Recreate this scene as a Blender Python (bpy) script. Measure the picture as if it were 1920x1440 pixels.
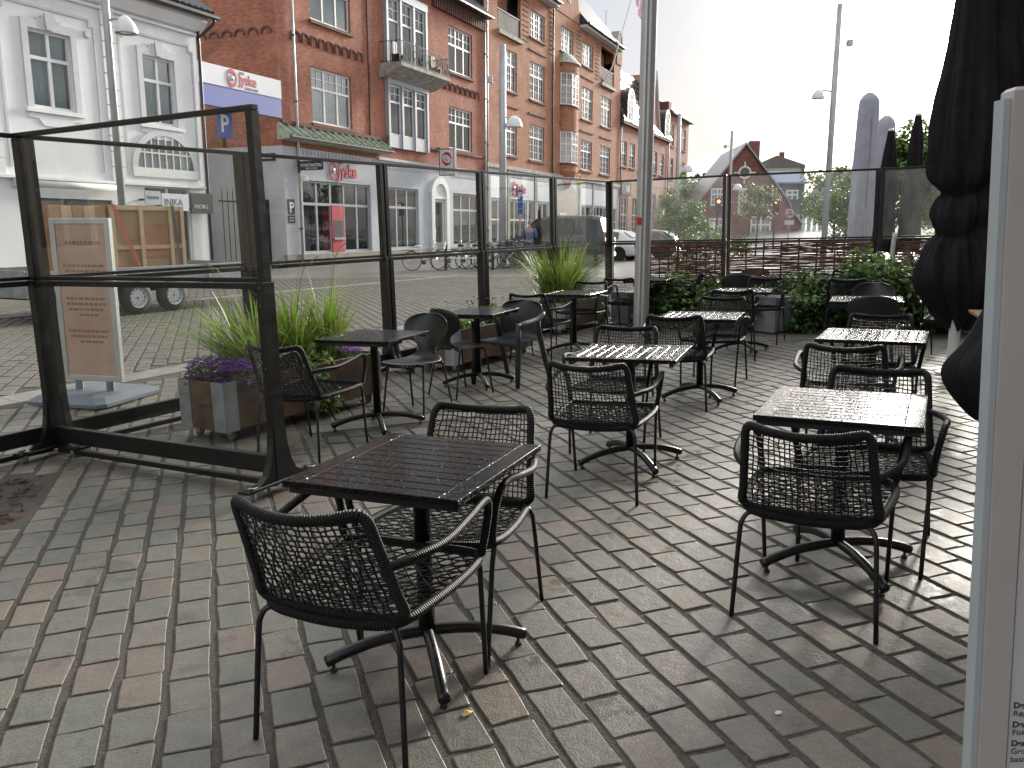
import bpy, math, random
import numpy as np
from mathutils import Matrix, Vector
from math import sin, cos, pi, radians, tan, atan2, sqrt
random.seed(11)
scene = bpy.context.scene
for o in list(bpy.data.objects): bpy.data.objects.remove(o)

# ------------------------------------------------------------------ camera
PITCH = radians(10.52); FPX = 1573.0; EYE = 1.52
cam = bpy.data.cameras.new('camera'); cam.sensor_width = 36.0; cam.lens = 36.0*FPX/1920
cam.clip_start = 0.05; cam.clip_end = 4000
camo = bpy.data.objects.new('camera', cam); scene.collection.objects.link(camo)
camo.location = (0, 0, EYE); camo.rotation_euler = (pi/2-PITCH, 0, 0)
scene.camera = camo
scene.render.resolution_x = 1024; scene.render.resolution_y = 768

# ------------------------------------------------------------------ sky and sun
SUN_AZ = radians(30.5); SUN_EL = radians(16)
SUN_DIR = Vector((sin(SUN_AZ)*cos(SUN_EL), cos(SUN_AZ)*cos(SUN_EL), sin(SUN_EL)))
world = bpy.data.worlds.new('World'); scene.world = world; world.use_nodes = True
def build_sky():
    nt = world.node_tree; N = nt.nodes; L = nt.links; N.clear()
    out = N.new('ShaderNodeOutputWorld')
    sky = N.new('ShaderNodeTexSky'); sky.sky_type = 'NISHITA'; sky.sun_disc = False
    sky.sun_elevation = SUN_EL; sky.sun_rotation = SUN_AZ; sky.dust_density = 2.0
    b1 = N.new('ShaderNodeBackground'); b1.inputs[1].default_value = 0.09
    L.new(sky.outputs[0], b1.inputs[0])
    tc = N.new('ShaderNodeTexCoord')
    sep = N.new('ShaderNodeSeparateXYZ'); L.new(tc.outputs['Generated'], sep.inputs[0])
    def math_(op, a, b=None):
        m = N.new('ShaderNodeMath'); m.operation = op
        for i, q in enumerate((a, b)):
            if q is None: continue
            if isinstance(q, (int, float)): m.inputs[i].default_value = q
            else: L.new(q, m.inputs[i])
        return m.outputs[0]
    zz = math_('ADD', math_('MAXIMUM', sep.outputs[2], 0.0), 0.32)
    cmb = N.new('ShaderNodeCombineXYZ')
    L.new(math_('DIVIDE', sep.outputs[0], zz), cmb.inputs[0])
    L.new(math_('DIVIDE', sep.outputs[1], zz), cmb.inputs[1])
    nz = N.new('ShaderNodeTexNoise'); nz.inputs['Scale'].default_value = 1.35
    nz.inputs['Detail'].default_value = 5; nz.inputs['Roughness'].default_value = 0.52
    nz.inputs['Distortion'].default_value = 0.25
    mp = N.new('ShaderNodeMapping'); mp.inputs['Location'].default_value = (6.816, -16.333, 0)
    L.new(cmb.outputs[0], mp.inputs[0]); L.new(mp.outputs[0], nz.inputs['Vector'])
    cr = N.new('ShaderNodeValToRGB'); e = cr.color_ramp.elements
    e[0].position = 0.43; e[0].color = (0.155, 0.168, 0.194, 1)
    e[1].position = 0.68; e[1].color = (1.15, 1.13, 1.10, 1)
    el = e.new(0.54); el.color = (0.42, 0.43, 0.445, 1)
    L.new(nz.outputs[0], cr.inputs[0])
    b2 = N.new('ShaderNodeBackground'); L.new(cr.outputs[0], b2.inputs[0]); b2.inputs[1].default_value = 0.95
    mix = N.new('ShaderNodeMixShader'); mix.inputs[0].default_value = 0.93
    L.new(b1.outputs[0], mix.inputs[1]); L.new(b2.outputs[0], mix.inputs[2])
    # bright veil of thin cloud round the sun
    dot = N.new('ShaderNodeVectorMath'); dot.operation = 'DOT_PRODUCT'
    L.new(tc.outputs['Generated'], dot.inputs[0]); dot.inputs[1].default_value = SUN_DIR
    d = math_('MAXIMUM', dot.outputs['Value'], 0.0)
    g = math_('ADD', math_('MULTIPLY', math_('POWER', d, 170), 14.0), math_('MULTIPLY', math_('POWER', d, 60), 0.35))
    b3 = N.new('ShaderNodeBackground'); b3.inputs[0].default_value = (1.0, 0.96, 0.90, 1); L.new(g, b3.inputs[1])
    add = N.new('ShaderNodeAddShader'); L.new(mix.outputs[0], add.inputs[0]); L.new(b3.outputs[0], add.inputs[1])
    L.new(add.outputs[0], out.inputs[0])
build_sky()
sun = bpy.data.lights.new('sun', 'SUN'); sun.energy = 1.5; sun.angle = radians(10.0); sun.color = (1.0, 0.93, 0.82)
suno = bpy.data.objects.new('sun', sun); scene.collection.objects.link(suno)
suno.rotation_euler = SUN_DIR.to_track_quat('Z', 'Y').to_euler(); suno.location = (20, 40, 30)
vs = scene.view_settings; vs.view_transform = 'Standard'; vs.look = 'None'; vs.gamma = 1; vs.exposure = 1.85
vs.use_curve_mapping = False
scene.cycles.max_bounces = 6; scene.cycles.diffuse_bounces = 3; scene.cycles.glossy_bounces = 3; scene.cycles.transparent_max_bounces = 20

# ------------------------------------------------------------------ helpers
COL = scene.collection
SLOPE = 0.025; TH = math.atan(SLOPE)
MG = Matrix.Rotation(-TH, 4, 'Y')           # the terrace falls towards the street
FA0 = (-3.28, 5.92); FAZ = radians(31.6)    # fence along the street: origin, azimuth
FAD = (sin(FAZ), cos(FAZ)); FAN = (cos(FAZ), -sin(FAZ))
def sstep(t): t = max(0.0, min(1.0, t)); return t*t*(3-2*t)
def ground(x, y):
    u = (x-FA0[0])*FAN[0]+(y-FA0[1])*FAN[1]
    v = (x-FA0[0])*FAD[0]+(y-FA0[1])*FAD[1]
    return SLOPE*max(-9, min(9, x))*sstep((u+3.0)/3.0)*(1-sstep((v-13)/8.0))

class MB:
    def __init__(s): s.v = []; s.f = []; s.t = []; s.c = []
    def add(s, vs_, fs, t=None, c=None):
        n = len(s.v); s.v += [tuple(p) for p in vs_]; s.f += [tuple(i+n for i in f) for f in fs]
        s.t += list(t) if t is not None else [0.0]*len(vs_)
        s.c += [c if c is not None else 0.0]*len(vs_)
        return s
    def box(s, x0, x1, y0, y1, z0, z1, M=None, c=None, chamfer=0):
        if chamfer:
            k = chamfer; P = []
            for z, i in ((z0, k), (z0+k, 0), (z1-k, 0), (z1, k)):
                P += [(x0+i, y0+i, z), (x1-i, y0+i, z), (x1-i, y1-i, z), (x0+i, y1-i, z)]
            F = [(3, 2, 1, 0), (12, 13, 14, 15)]
            for r in range(3):
                for j in range(4): F.append((r*4+j, r*4+(j+1) % 4, r*4+4+(j+1) % 4, r*4+4+j))
        else:
            P = [(x0, y0, z0), (x1, y0, z0), (x1, y1, z0), (x0, y1, z0), (x0, y0, z1), (x1, y0, z1), (x1, y1, z1), (x0, y1, z1)]
            F = [(3, 2, 1, 0), (4, 5, 6, 7), (0, 1, 5, 4), (1, 2, 6, 5), (2, 3, 7, 6), (3, 0, 4, 7)]
        if M is not None: P = [M @ Vector(p) for p in P]
        return s.add(P, F, c=c)
    def tube(s, path, r, n=6, closed=False, caps=True, c=None, flat=1.0):
        P = [Vector(p) for p in path]; m = len(P)
        if m < 2: return s
        rr = r if isinstance(r, (list, tuple)) else [r]*m
        T = []
        for i in range(m):
            if closed: t = P[(i+1) % m]-P[(i-1) % m]
            else: t = P[min(i+1, m-1)]-P[max(i-1, 0)]
            T.append(t.normalized() if t.length > 1e-9 else Vector((0, 0, 1)))
        up = Vector((0, 0, 1)) if abs(T[0].z) < 0.9 else Vector((1, 0, 0))
        a = T[0].cross(up).normalized(); V = []; tt = []; ln = 0
        for i in range(m):
            if i: ln += (P[i]-P[i-1]).length
            a = (a - T[i]*a.dot(T[i])); a = a.normalized() if a.length > 1e-6 else T[i].orthogonal().normalized()
            b = T[i].cross(a)
            for k in range(n):
                q = 2*pi*(k+.5)/n
                V.append(P[i]+a*(rr[i]*cos(q))+b*(rr[i]*sin(q)*flat)); tt.append(ln)
        F = []
        for i in range(m if closed else m-1):
            j = (i+1) % m
            for k in range(n):
                F.append((i*n+k, i*n+(k+1) % n, j*n+(k+1) % n, j*n+k))
        if caps and not closed:
            F.append(tuple(range(n-1, -1, -1))); F.append(tuple((m-1)*n+k for k in range(n)))
        return s.add(V, F, tt, c)
    def lathe(s, prof, n=12, M=None, caps=True, c=None):
        V = []; F = []
        for r, z in prof:
            for k in range(n): V.append((r*cos(2*pi*k/n), r*sin(2*pi*k/n), z))
        for i in range(len(prof)-1):
            for k in range(n): F.append((i*n+k, i*n+(k+1) % n, (i+1)*n+(k+1) % n, (i+1)*n+k))
        if caps: F.append(tuple(range(n-1, -1, -1))); F.append(tuple((len(prof)-1)*n+k for k in range(n)))
        if M is not None: V = [M @ Vector(p) for p in V]
        return s.add(V, F, c=c)
    def prism(s, poly, y0, y1, M=None, axis='y', c=None):
        n = len(poly)
        if axis == 'y': V = [(x, y0, z) for x, z in poly]+[(x, y1, z) for x, z in poly]
        elif axis == 'z': V = [(x, y, y0) for x, y in poly]+[(x, y, y1) for x, y in poly]
        else: V = [(y0, x, z) for x, z in poly]+[(y1, x, z) for x, z in poly]
        F = [tuple(range(n)), tuple(range(2*n-1, n-1, -1))]
        for i in range(n): F.append((i, i+n, (i+1) % n+n, (i+1) % n))
        if M is not None: V = [M @ Vector(p) for p in V]
        return s.add(V, F, c=c)
    def quad(s, a, b, c_, d, c=None): return s.add([a, b, c_, d], [(0, 1, 2, 3)], c=c)
    def mesh(s, name, material=None, smooth=False):
        me = bpy.data.meshes.new(name); me.from_pydata(s.v, [], s.f)
        if any(s.t):
            at = me.attributes.new('along', 'FLOAT', 'POINT'); at.data.foreach_set('value', s.t)
        if any(s.c):
            at = me.attributes.new('tint', 'FLOAT', 'POINT'); at.data.foreach_set('value', s.c)
        if smooth: me.polygons.foreach_set('use_smooth', [True]*len(me.polygons))
        if material is not None: me.materials.append(material)
        me.update(); return me
    def build(s, name, material=None, parent=None, smooth=False, fix=False):
        me = s.mesh(name, material, smooth)
        if fix:
            import bmesh
            b = bmesh.new(); b.from_mesh(me); bmesh.ops.recalc_face_normals(b, faces=b.faces); b.to_mesh(me); b.free()
        return link(name, me, parent)
def link(name, data, parent=None):
    o = bpy.data.objects.new(name, data); COL.objects.link(o)
    if parent is not None: o.parent = parent
    return o
def empty(name): return link(name, None)
def tag(o, label=None, cat=None, group=None, kind=None):
    if label: o['label'] = label
    if cat: o['category'] = cat
    if group: o['group'] = group
    if kind: o['kind'] = kind
    return o
def copy_tree(o, parent=None):
    c = o.copy(); COL.objects.link(c); c.parent = parent
    for ch in list(o.children): copy_tree(ch, c)
    return c
def place(o, x, y, az=0.0, z=0.0):          # on the terrace, facing azimuth az (degrees, clockwise from +Y)
    o.matrix_world = MG @ Matrix.Translation((x, y, z)) @ Matrix.Rotation(-radians(az), 4, 'Z'); return o
def put(o, x, y, az=0.0, z=None):           # on the street, upright
    o.matrix_world = Matrix.Translation((x, y, ground(x, y) if z is None else z)) @ Matrix.Rotation(-radians(az), 4, 'Z'); return o
def catmull(P, sub=4, closed=False):
    P = [Vector(p) for p in P]; n = len(P); R = []
    for i in range(n if closed else n-1):
        p0 = P[(i-1) % n] if closed or i > 0 else P[0]*2-P[1]
        p1 = P[i]; p2 = P[(i+1) % n]
        p3 = P[(i+2) % n] if closed or i < n-2 else P[-1]*2-P[-2]
        for k in range(sub):
            t = k/sub
            R.append(0.5*((2*p1)+(p2-p0)*t+(2*p0-5*p1+4*p2-p3)*t*t+(3*p1-p0-3*p2+p3)*t**3))
    if not closed: R.append(P[-1])
    return R
def rnd(a, b): return random.uniform(a, b)

# ------------------------------------------------------------------ materials
def mat(name, col, rough=0.6, metal=0.0, var=0.0, vscale=6.0, bump=0.0, bscale=60.0, spec=0.5, island=0.0,
        col2=None, rvar=0.0, coat=0.0, trans=0.0, detail=4.0):
    m = bpy.data.materials.new(name); m.use_nodes = True; nt = m.node_tree; N = nt.nodes; L = nt.links
    b = N['Principled BSDF']; c = (*col, 1)
    b.inputs['Base Color'].default_value = c; b.inputs['Roughness'].default_value = rough
    b.inputs['Metallic'].default_value = metal; b.inputs['Specular IOR Level'].default_value = spec
    if coat: b.inputs['Coat Weight'].default_value = coat; b.inputs['Coat Roughness'].default_value = 0.05
    tc = N.new('ShaderNodeTexCoord'); src = None
    if var or rvar or col2:
        nz = N.new('ShaderNodeTexNoise'); nz.inputs['Scale'].default_value = vscale; nz.inputs['Detail'].default_value = detail
        nz.inputs['Roughness'].default_value = 0.62
        L.new(tc.outputs['Object'], nz.inputs['Vector'])
        mx = N.new('ShaderNodeMix'); mx.data_type = 'RGBA'
        cr = N.new('ShaderNodeMapRange'); cr.inputs[1].default_value = 0.33; cr.inputs[2].default_value = 0.67
        L.new(nz.outputs[0], cr.inputs[0]); L.new(cr.outputs[0], mx.inputs[0])
        k = col2 if col2 else tuple(min(1, q*(1+var)) for q in col)
        d = col if col2 else tuple(q*(1-var) for q in col)
        mx.inputs[6].default_value = (*d, 1); mx.inputs[7].default_value = (*k, 1); src = mx.outputs[2]
        if rvar:
            mr = N.new('ShaderNodeMapRange'); mr.inputs[3].default_value = max(0.02, rough-rvar); mr.inputs[4].default_value = min(1, rough+rvar)
            L.new(cr.outputs[0], mr.inputs[0]); L.new(mr.outputs[0], b.inputs['Roughness'])
    if island:
        ge = N.new('ShaderNodeNewGeometry'); oi = N.new('ShaderNodeObjectInfo')
        ad = N.new('ShaderNodeMath'); ad.operation = 'ADD'; L.new(ge.outputs['Random Per Island'], ad.inputs[0]); L.new(oi.outputs['Random'], ad.inputs[1])
        fr = N.new('ShaderNodeMath'); fr.operation = 'FRACT'; L.new(ad.outputs[0], fr.inputs[0])
        mr = N.new('ShaderNodeMapRange'); mr.inputs[3].default_value = 1-island; mr.inputs[4].default_value = 1+island
        L.new(fr.outputs[0], mr.inputs[0])
        hs = N.new('ShaderNodeHueSaturation'); L.new(mr.outputs[0], hs.inputs['Value'])
        if src is None: hs.inputs['Color'].default_value = c
        else: L.new(src, hs.inputs['Color'])
        src = hs.outputs[0]
    if src is not None: L.new(src, b.inputs['Base Color'])
    if bump:
        n2 = N.new('ShaderNodeTexNoise'); n2.inputs['Scale'].default_value = bscale; n2.inputs['Detail'].default_value = 5
        L.new(tc.outputs['Object'], n2.inputs['Vector'])
        bp = N.new('ShaderNodeBump'); bp.inputs['Strength'].default_value = bump; bp.inputs['Distance'].default_value = 0.01
        L.new(n2.outputs[0], bp.inputs['Height']); L.new(bp.outputs[0], b.inputs['Normal'])
    if trans:
        tr = N.new('ShaderNodeBsdfTranslucent'); ms = N.new('ShaderNodeMixShader'); ms.inputs[0].default_value = trans
        if src is not None: L.new(src, tr.inputs[0])
        else: tr.inputs[0].default_value = c
        L.new(b.outputs[0], ms.inputs[1]); L.new(tr.outputs[0], ms.inputs[2]); L.new(ms.outputs[0], N['Material Output'].inputs[0])
    return m
def glass(name, tint=(1, 1, 1), dirt=0.05, specks=0.0, ior=1.45, refl=1.0, dirtcol=(0.8, 0.8, 0.78)):
    m = bpy.data.materials.new(name); m.use_nodes = True; nt = m.node_tree; N = nt.nodes; L = nt.links; N.clear()
    out = N.new('ShaderNodeOutputMaterial')
    tr = N.new('ShaderNodeBsdfTransparent'); tr.inputs[0].default_value = (*tint, 1)
    gl = N.new('ShaderNodeBsdfGlossy'); gl.inputs['Roughness'].default_value = 0.0
    ge0 = N.new('ShaderNodeNewGeometry'); dt = N.new('ShaderNodeVectorMath'); dt.operation = 'DOT_PRODUCT'
    L.new(ge0.outputs['Normal'], dt.inputs[0]); L.new(ge0.outputs['Incoming'], dt.inputs[1])
    def mm_(op, x, y):
        q = N.new('ShaderNodeMath'); q.operation = op
        for i, v in enumerate((x, y)):
            if v is None: continue
            if isinstance(v, (int, float)): q.inputs[i].default_value = v
            else: L.new(v, q.inputs[i])
        return q.outputs[0]
    r0 = ((ior-1)/(ior+1))**2*refl
    sch = mm_('POWER', mm_('SUBTRACT', 1.0, mm_('ABSOLUTE', dt.outputs['Value'], None)), 5.0)
    m2 = N.new('ShaderNodeMath'); m2.operation = 'MULTIPLY_ADD'; m2.inputs[1].default_value = 1-r0; m2.inputs[2].default_value = r0; m2.use_clamp = True
    L.new(sch, m2.inputs[0])
    ms = N.new('ShaderNodeMixShader'); L.new(m2.outputs[0], ms.inputs[0]); L.new(tr.outputs[0], ms.inputs[1]); L.new(gl.outputs[0], ms.inputs[2])
    last = ms.outputs[0]
    if dirt or specks:
        tc = N.new('ShaderNodeTexCoord')
        nz = N.new('ShaderNodeTexNoise'); nz.inputs['Scale'].default_value = 2.2; nz.inputs['Detail'].default_value = 6; nz.inputs['Roughness'].default_value = 0.7
        mp = N.new('ShaderNodeMapping'); mp.inputs['Scale'].default_value = (1.4, 1.4, 0.5)
        L.new(tc.outputs['Object'], mp.inputs[0]); L.new(mp.outputs[0], nz.inputs['Vector'])
        mr = N.new('ShaderNodeMapRange'); mr.inputs[1].default_value = 0.3; mr.inputs[2].default_value = 0.75
        mr.inputs[3].default_value = dirt*0.35; mr.inputs[4].default_value = dirt*1.7
        L.new(nz.outputs[0], mr.inputs[0]); fac = mr.outputs[0]
        if specks:
            vo = N.new('ShaderNodeTexVoronoi'); vo.inputs['Scale'].default_value = 55; L.new(tc.outputs['Object'], vo.inputs['Vector'])
            lt = N.new('ShaderNodeMath'); lt.operation = 'LESS_THAN'; lt.inputs[1].default_value = 0.17; L.new(vo.outputs['Distance'], lt.inputs[0])
            n3 = N.new('ShaderNodeTexNoise'); n3.inputs['Scale'].default_value = 3.0; L.new(tc.outputs['Object'], n3.inputs['Vector'])
            gt = N.new('ShaderNodeMath'); gt.operation = 'GREATER_THAN'; gt.inputs[1].default_value = 0.56; L.new(n3.outputs[0], gt.inputs[0])
            mu = N.new('ShaderNodeMath'); mu.operation = 'MULTIPLY'; L.new(lt.outputs[0], mu.inputs[0]); L.new(gt.outputs[0], mu.inputs[1])
            m3 = N.new('ShaderNodeMath'); m3.operation = 'MULTIPLY_ADD'; m3.inputs[1].default_value = specks; L.new(mu.outputs[0], m3.inputs[0]); L.new(fac, m3.inputs[2])
            fac = m3.outputs[0]
        df = N.new('ShaderNodeBsdfDiffuse'); df.inputs[0].default_value = (*dirtcol, 1)
        tl = N.new('ShaderNodeBsdfTranslucent'); tl.inputs[0].default_value = (*dirtcol, 1)
        ad = N.new('ShaderNodeMixShader'); ad.inputs[0].default_value = 0.6; L.new(df.outputs[0], ad.inputs[1]); L.new(tl.outputs[0], ad.inputs[2])
        mm = N.new('ShaderNodeMixShader'); L.new(fac, mm.inputs[0]); L.new(last, mm.inputs[1]); L.new(ad.outputs[0], mm.inputs[2]); last = mm.outputs[0]
    L.new(last, out.inputs[0]); return m
def brick_mat(name, c1, c2, mortar, dark=0.0, sx=1.0):
    m = bpy.data.materials.new(name); m.use_nodes = True; nt = m.node_tree; N = nt.nodes; L = nt.links
    b = N['Principled BSDF']; b.inputs['Roughness'].default_value = 0.85
    tc = N.new('ShaderNodeTexCoord'); mp = N.new('ShaderNodeMapping')
    sp = N.new('ShaderNodeSeparateXYZ'); L.new(tc.outputs['Object'], sp.inputs[0])
    ad = N.new('ShaderNodeMath'); ad.operation = 'ADD'; L.new(sp.outputs[0], ad.inputs[0]); L.new(sp.outputs[1], ad.inputs[1])
    cb = N.new('ShaderNodeCombineXYZ'); L.new(ad.outputs[0], cb.inputs[0]); L.new(sp.outputs[2], cb.inputs[1])
    br = N.new('ShaderNodeTexBrick'); br.inputs['Scale'].default_value = 1.0
    br.inputs['Brick Width'].default_value = 0.24; br.inputs['Row Height'].default_value = 0.067; br.inputs['Mortar Size'].default_value = 0.006
    br.inputs['Mortar Smooth'].default_value = 0.3; br.inputs['Bias'].default_value = 0.0
    br.inputs['Color1'].default_value = (*c1, 1); br.inputs['Color2'].default_value = (*c2, 1); br.inputs['Mortar'].default_value = (*mortar, 1)
    L.new(cb.outputs[0], br.inputs['Vector'])
    nz = N.new('ShaderNodeTexNoise'); nz.inputs['Scale'].default_value = 0.9; nz.inputs['Detail'].default_value = 7; nz.inputs['Roughness'].default_value = 0.7
    L.new(tc.outputs['Object'], nz.inputs['Vector'])
    mr = N.new('ShaderNodeMapRange'); mr.inputs[1].default_value = 0.3; mr.inputs[2].default_value = 0.7; mr.inputs[3].default_value = 0.68-dark; mr.inputs[4].default_value = 1.22
    L.new(nz.outputs[0], mr.inputs[0])
    n2 = N.new('ShaderNodeTexNoise'); n2.inputs['Scale'].default_value = 11; n2.inputs['Detail'].default_value = 3
    m2 = N.new('ShaderNodeMapping'); m2.inputs['Scale'].default_value = (0.35, 0.35, 1.3); L.new(tc.outputs['Object'], m2.inputs[0]); L.new(m2.outputs[0], n2.inputs['Vector'])
    mr2 = N.new('ShaderNodeMapRange'); mr2.inputs[1].default_value = 0.3; mr2.inputs[2].default_value = 0.7; mr2.inputs[3].default_value = 0.75; mr2.inputs[4].default_value = 1.25
    L.new(n2.outputs[0], mr2.inputs[0])
    mu = N.new('ShaderNodeMath'); mu.operation = 'MULTIPLY'; L.new(mr.outputs[0], mu.inputs[0]); L.new(mr2.outputs[0], mu.inputs[1])
    hs = N.new('ShaderNodeHueSaturation'); L.new(br.outputs[0], hs.inputs['Color']); L.new(mu.outputs[0], hs.inputs['Value'])
    L.new(hs.outputs[0], b.inputs['Base Color'])
    bp = N.new('ShaderNodeBump'); bp.inputs['Strength'].default_value = 0.5; bp.inputs['Distance'].default_value = 0.01
    L.new(br.outputs['Fac'], bp.inputs['Height']); bp.invert = True; L.new(bp.outputs[0], b.inputs['Normal'])
    return m
M = {}
M['black_metal'] = mat('black powder coated metal', (0.007, 0.007, 0.0075), 0.40, var=0.25, vscale=9, rvar=0.1)
M['black_tube'] = mat('black tubular steel', (0.008, 0.008, 0.0085), 0.34, var=0.2, vscale=14, rvar=0.1)
M['chrome'] = mat('chromed steel', (0.62, 0.62, 0.63), 0.18, 1.0, rvar=0.1, vscale=30)
M['rubber'] = mat('rubber', (0.02, 0.02, 0.02), 0.75, var=0.2)
M['grey_rubber'] = mat('grey wheel plastic', (0.16, 0.16, 0.17), 0.5, var=0.2)
M['zinc'] = mat('galvanised zinc', (0.36, 0.38, 0.39), 0.42, 0.55, var=0.22, vscale=7, rvar=0.12, bump=0.05, bscale=20)
M['white_paint'] = mat('white paint', (0.74, 0.73, 0.70), 0.45, var=0.05, vscale=8)
M['alu'] = mat('brushed aluminium', (0.48, 0.48, 0.48), 0.42, 0.7, var=0.08, vscale=3)
M['grey_pole'] = mat('galvanised mast', (0.40, 0.41, 0.42), 0.45, 0.4, var=0.10, vscale=4)
# ------------------------------------------------------------------ ground and paving
def paver_mat():
    m = bpy.data.materials.new('granite and sandstone setts'); m.use_nodes = True; nt = m.node_tree; N = nt.nodes; L = nt.links
    b = N['Principled BSDF']
    at = N.new('ShaderNodeAttribute'); at.attribute_name = 'tint'; oi = N.new('ShaderNodeObjectInfo')
    ad = N.new('ShaderNodeMath'); ad.operation = 'ADD'; L.new(at.outputs['Fac'], ad.inputs[0]); L.new(oi.outputs['Random'], ad.inputs[1])
    fr = N.new('ShaderNodeMath'); fr.operation = 'FRACT'; L.new(ad.outputs[0], fr.inputs[0])
    cr = N.new('ShaderNodeValToRGB'); cr.color_ramp.interpolation = 'CONSTANT'; E_ = cr.color_ramp.elements
    pal = [(0.121, 0.113, 0.092), (0.129, 0.120, 0.097), (0.110, 0.105, 0.088), (0.144, 0.117, 0.092), (0.121, 0.117, 0.094),
           (0.133, 0.123, 0.100), (0.136, 0.111, 0.088), (0.115, 0.113, 0.096), (0.125, 0.116, 0.097), (0.150, 0.128, 0.097), (0.123, 0.114, 0.093), (0.111, 0.110, 0.090), (0.136, 0.121, 0.100)]
    E_[0].position = 0; E_[0].color = (*pal[0], 1); E_[1].position = 1/len(pal); E_[1].color = (*pal[1], 1)
    for i in range(2, len(pal)): q = E_.new(i/len(pal)); q.color = (*pal[i], 1)
    L.new(fr.outputs[0], cr.inputs[0])
    ge = N.new('ShaderNodeNewGeometry')
    n1 = N.new('ShaderNodeTexNoise'); n1.inputs['Scale'].default_value = 170; n1.inputs['Detail'].default_value = 3; L.new(ge.outputs['Position'], n1.inputs['Vector'])
    n2 = N.new('ShaderNodeTexNoise'); n2.inputs['Scale'].default_value = 13; n2.inputs['Detail'].default_value = 5; n2.inputs['Roughness'].default_value = 0.65; L.new(ge.outputs['Position'], n2.inputs['Vector'])
    n3 = N.new('ShaderNodeTexNoise'); n3.inputs['Scale'].default_value = 2.3; n3.inputs['Detail'].default_value = 6; n3.inputs['Roughness'].default_value = 0.7; L.new(ge.outputs['Position'], n3.inputs['Vector'])
    def mr(src, a, b_, c, d):
        q = N.new('ShaderNodeMapRange'); q.inputs[1].default_value = a; q.inputs[2].default_value = b_; q.inputs[3].default_value = c; q.inputs[4].default_value = d
        L.new(src, q.inputs[0]); return q.outputs[0]
    v = N.new('ShaderNodeMath'); v.operation = 'MULTIPLY'; L.new(mr(n1.outputs[0], .3, .7, .72, 1.28), v.inputs[0]); L.new(mr(n2.outputs[0], .3, .7, .82, 1.16), v.inputs[1])
    wet = mr(n3.outputs[0], .575, .615, 0, 1)          # damp stains
    w2 = mr(n2.outputs[0], .60, .65, 0, 1)
    wm = N.new('ShaderNodeMath'); wm.operation = 'MAXIMUM'; L.new(wet, wm.inputs[0])
    wx = N.new('ShaderNodeMath'); wx.operation = 'MULTIPLY'; L.new(w2, wx.inputs[0]); wx.inputs[1].default_value = 0.55; L.new(wx.outputs[0], wm.inputs[1])
    dk = mr(wm.outputs[0], 0, 1, 1.0, 0.70)
    v2 = N.new('ShaderNodeMath'); v2.operation = 'MULTIPLY'; L.new(v.outputs[0], v2.inputs[0]); L.new(dk, v2.inputs[1])
    hs = N.new('ShaderNodeHueSaturation'); hs.inputs['Saturation'].default_value = 1.05; L.new(cr.outputs[0], hs.inputs['Color']); L.new(v2.outputs[0], hs.inputs['Value'])
    L.new(hs.outputs[0], b.inputs['Base Color'])
    L.new(mr(wm.outputs[0], 0, 1, 0.50, 0.28), b.inputs['Roughness'])
    bp = N.new('ShaderNodeBump'); bp.inputs['Strength'].default_value = 0.55; bp.inputs['Distance'].default_value = 0.004
    a2 = N.new('ShaderNodeMath'); a2.operation = 'MULTIPLY_ADD'; L.new(n2.outputs[0], a2.inputs[0]); a2.inputs[1].default_value = 2.5; L.new(n1.outputs[0], a2.inputs[2])
    L.new(a2.outputs[0], bp.inputs['Height']); L.new(bp.outputs[0], b.inputs['Normal'])
    return m
M['paver'] = paver_mat()
M['joint'] = mat('gritty sand joints', (0.062, 0.054, 0.043), 0.9, var=0.35, vscale=60, bump=0.6, bscale=140)
M['slab'] = mat('smooth concrete slabs', (0.20, 0.19, 0.17), 0.5, var=0.2, vscale=5, bump=0.15, bscale=80, rvar=0.12)
M['mulch'] = mat('reddish mulch', (0.055, 0.030, 0.024), 0.9, var=0.5, vscale=40, bump=0.9, bscale=60)
def far_paving():
    m = bpy.data.materials.new('distant setts'); m.use_nodes = True; nt = m.node_tree; N = nt.nodes; L = nt.links; b = N['Principled BSDF']
    ge = N.new('ShaderNodeNewGeometry'); mp = N.new('ShaderNodeMapping'); mp.inputs['Rotation'].default_value = (0, 0, radians(-70)); L.new(ge.outputs['Position'], mp.inputs[0])
    br = N.new('ShaderNodeTexBrick'); br.inputs['Scale'].default_value = 1; br.inputs['Brick Width'].default_value = 0.225; br.inputs['Row Height'].default_value = 0.155; br.inputs['Mortar Size'].default_value = 0.008
    br.inputs['Color1'].default_value = (0.19, 0.175, 0.155, 1); br.inputs['Color2'].default_value = (0.145, 0.14, 0.128, 1); br.inputs['Mortar'].default_value = (0.08, 0.07, 0.06, 1)
    L.new(mp.outputs[0], br.inputs['Vector'])
    nz = N.new('ShaderNodeTexNoise'); nz.inputs['Scale'].default_value = 0.5; nz.inputs['Detail'].default_value = 8; nz.inputs['Roughness'].default_value = .7; L.new(ge.outputs['Position'], nz.inputs['Vector'])
    hs = N.new('ShaderNodeHueSaturation'); L.new(br.outputs[0], hs.inputs['Color'])
    mr = N.new('ShaderNodeMapRange'); mr.inputs[1].default_value = .3; mr.inputs[2].default_value = .7; mr.inputs[3].default_value = .75; mr.inputs[4].default_value = 1.25; L.new(nz.outputs[0], mr.inputs[0]); L.new(mr.outputs[0], hs.inputs['Value'])
    L.new(hs.outputs[0], b.inputs['Base Color']); b.inputs['Roughness'].default_value = 0.42
    bp = N.new('ShaderNodeBump'); bp.inputs['Strength'].default_value = .5; bp.inputs['Distance'].default_value = .01; bp.invert = True
    L.new(br.outputs['Fac'], bp.inputs['Height']); L.new(bp.outputs[0], b.inputs['Normal'])
    return m
M['far_paver'] = far_paving()
PAVE_R = 27.0
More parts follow.
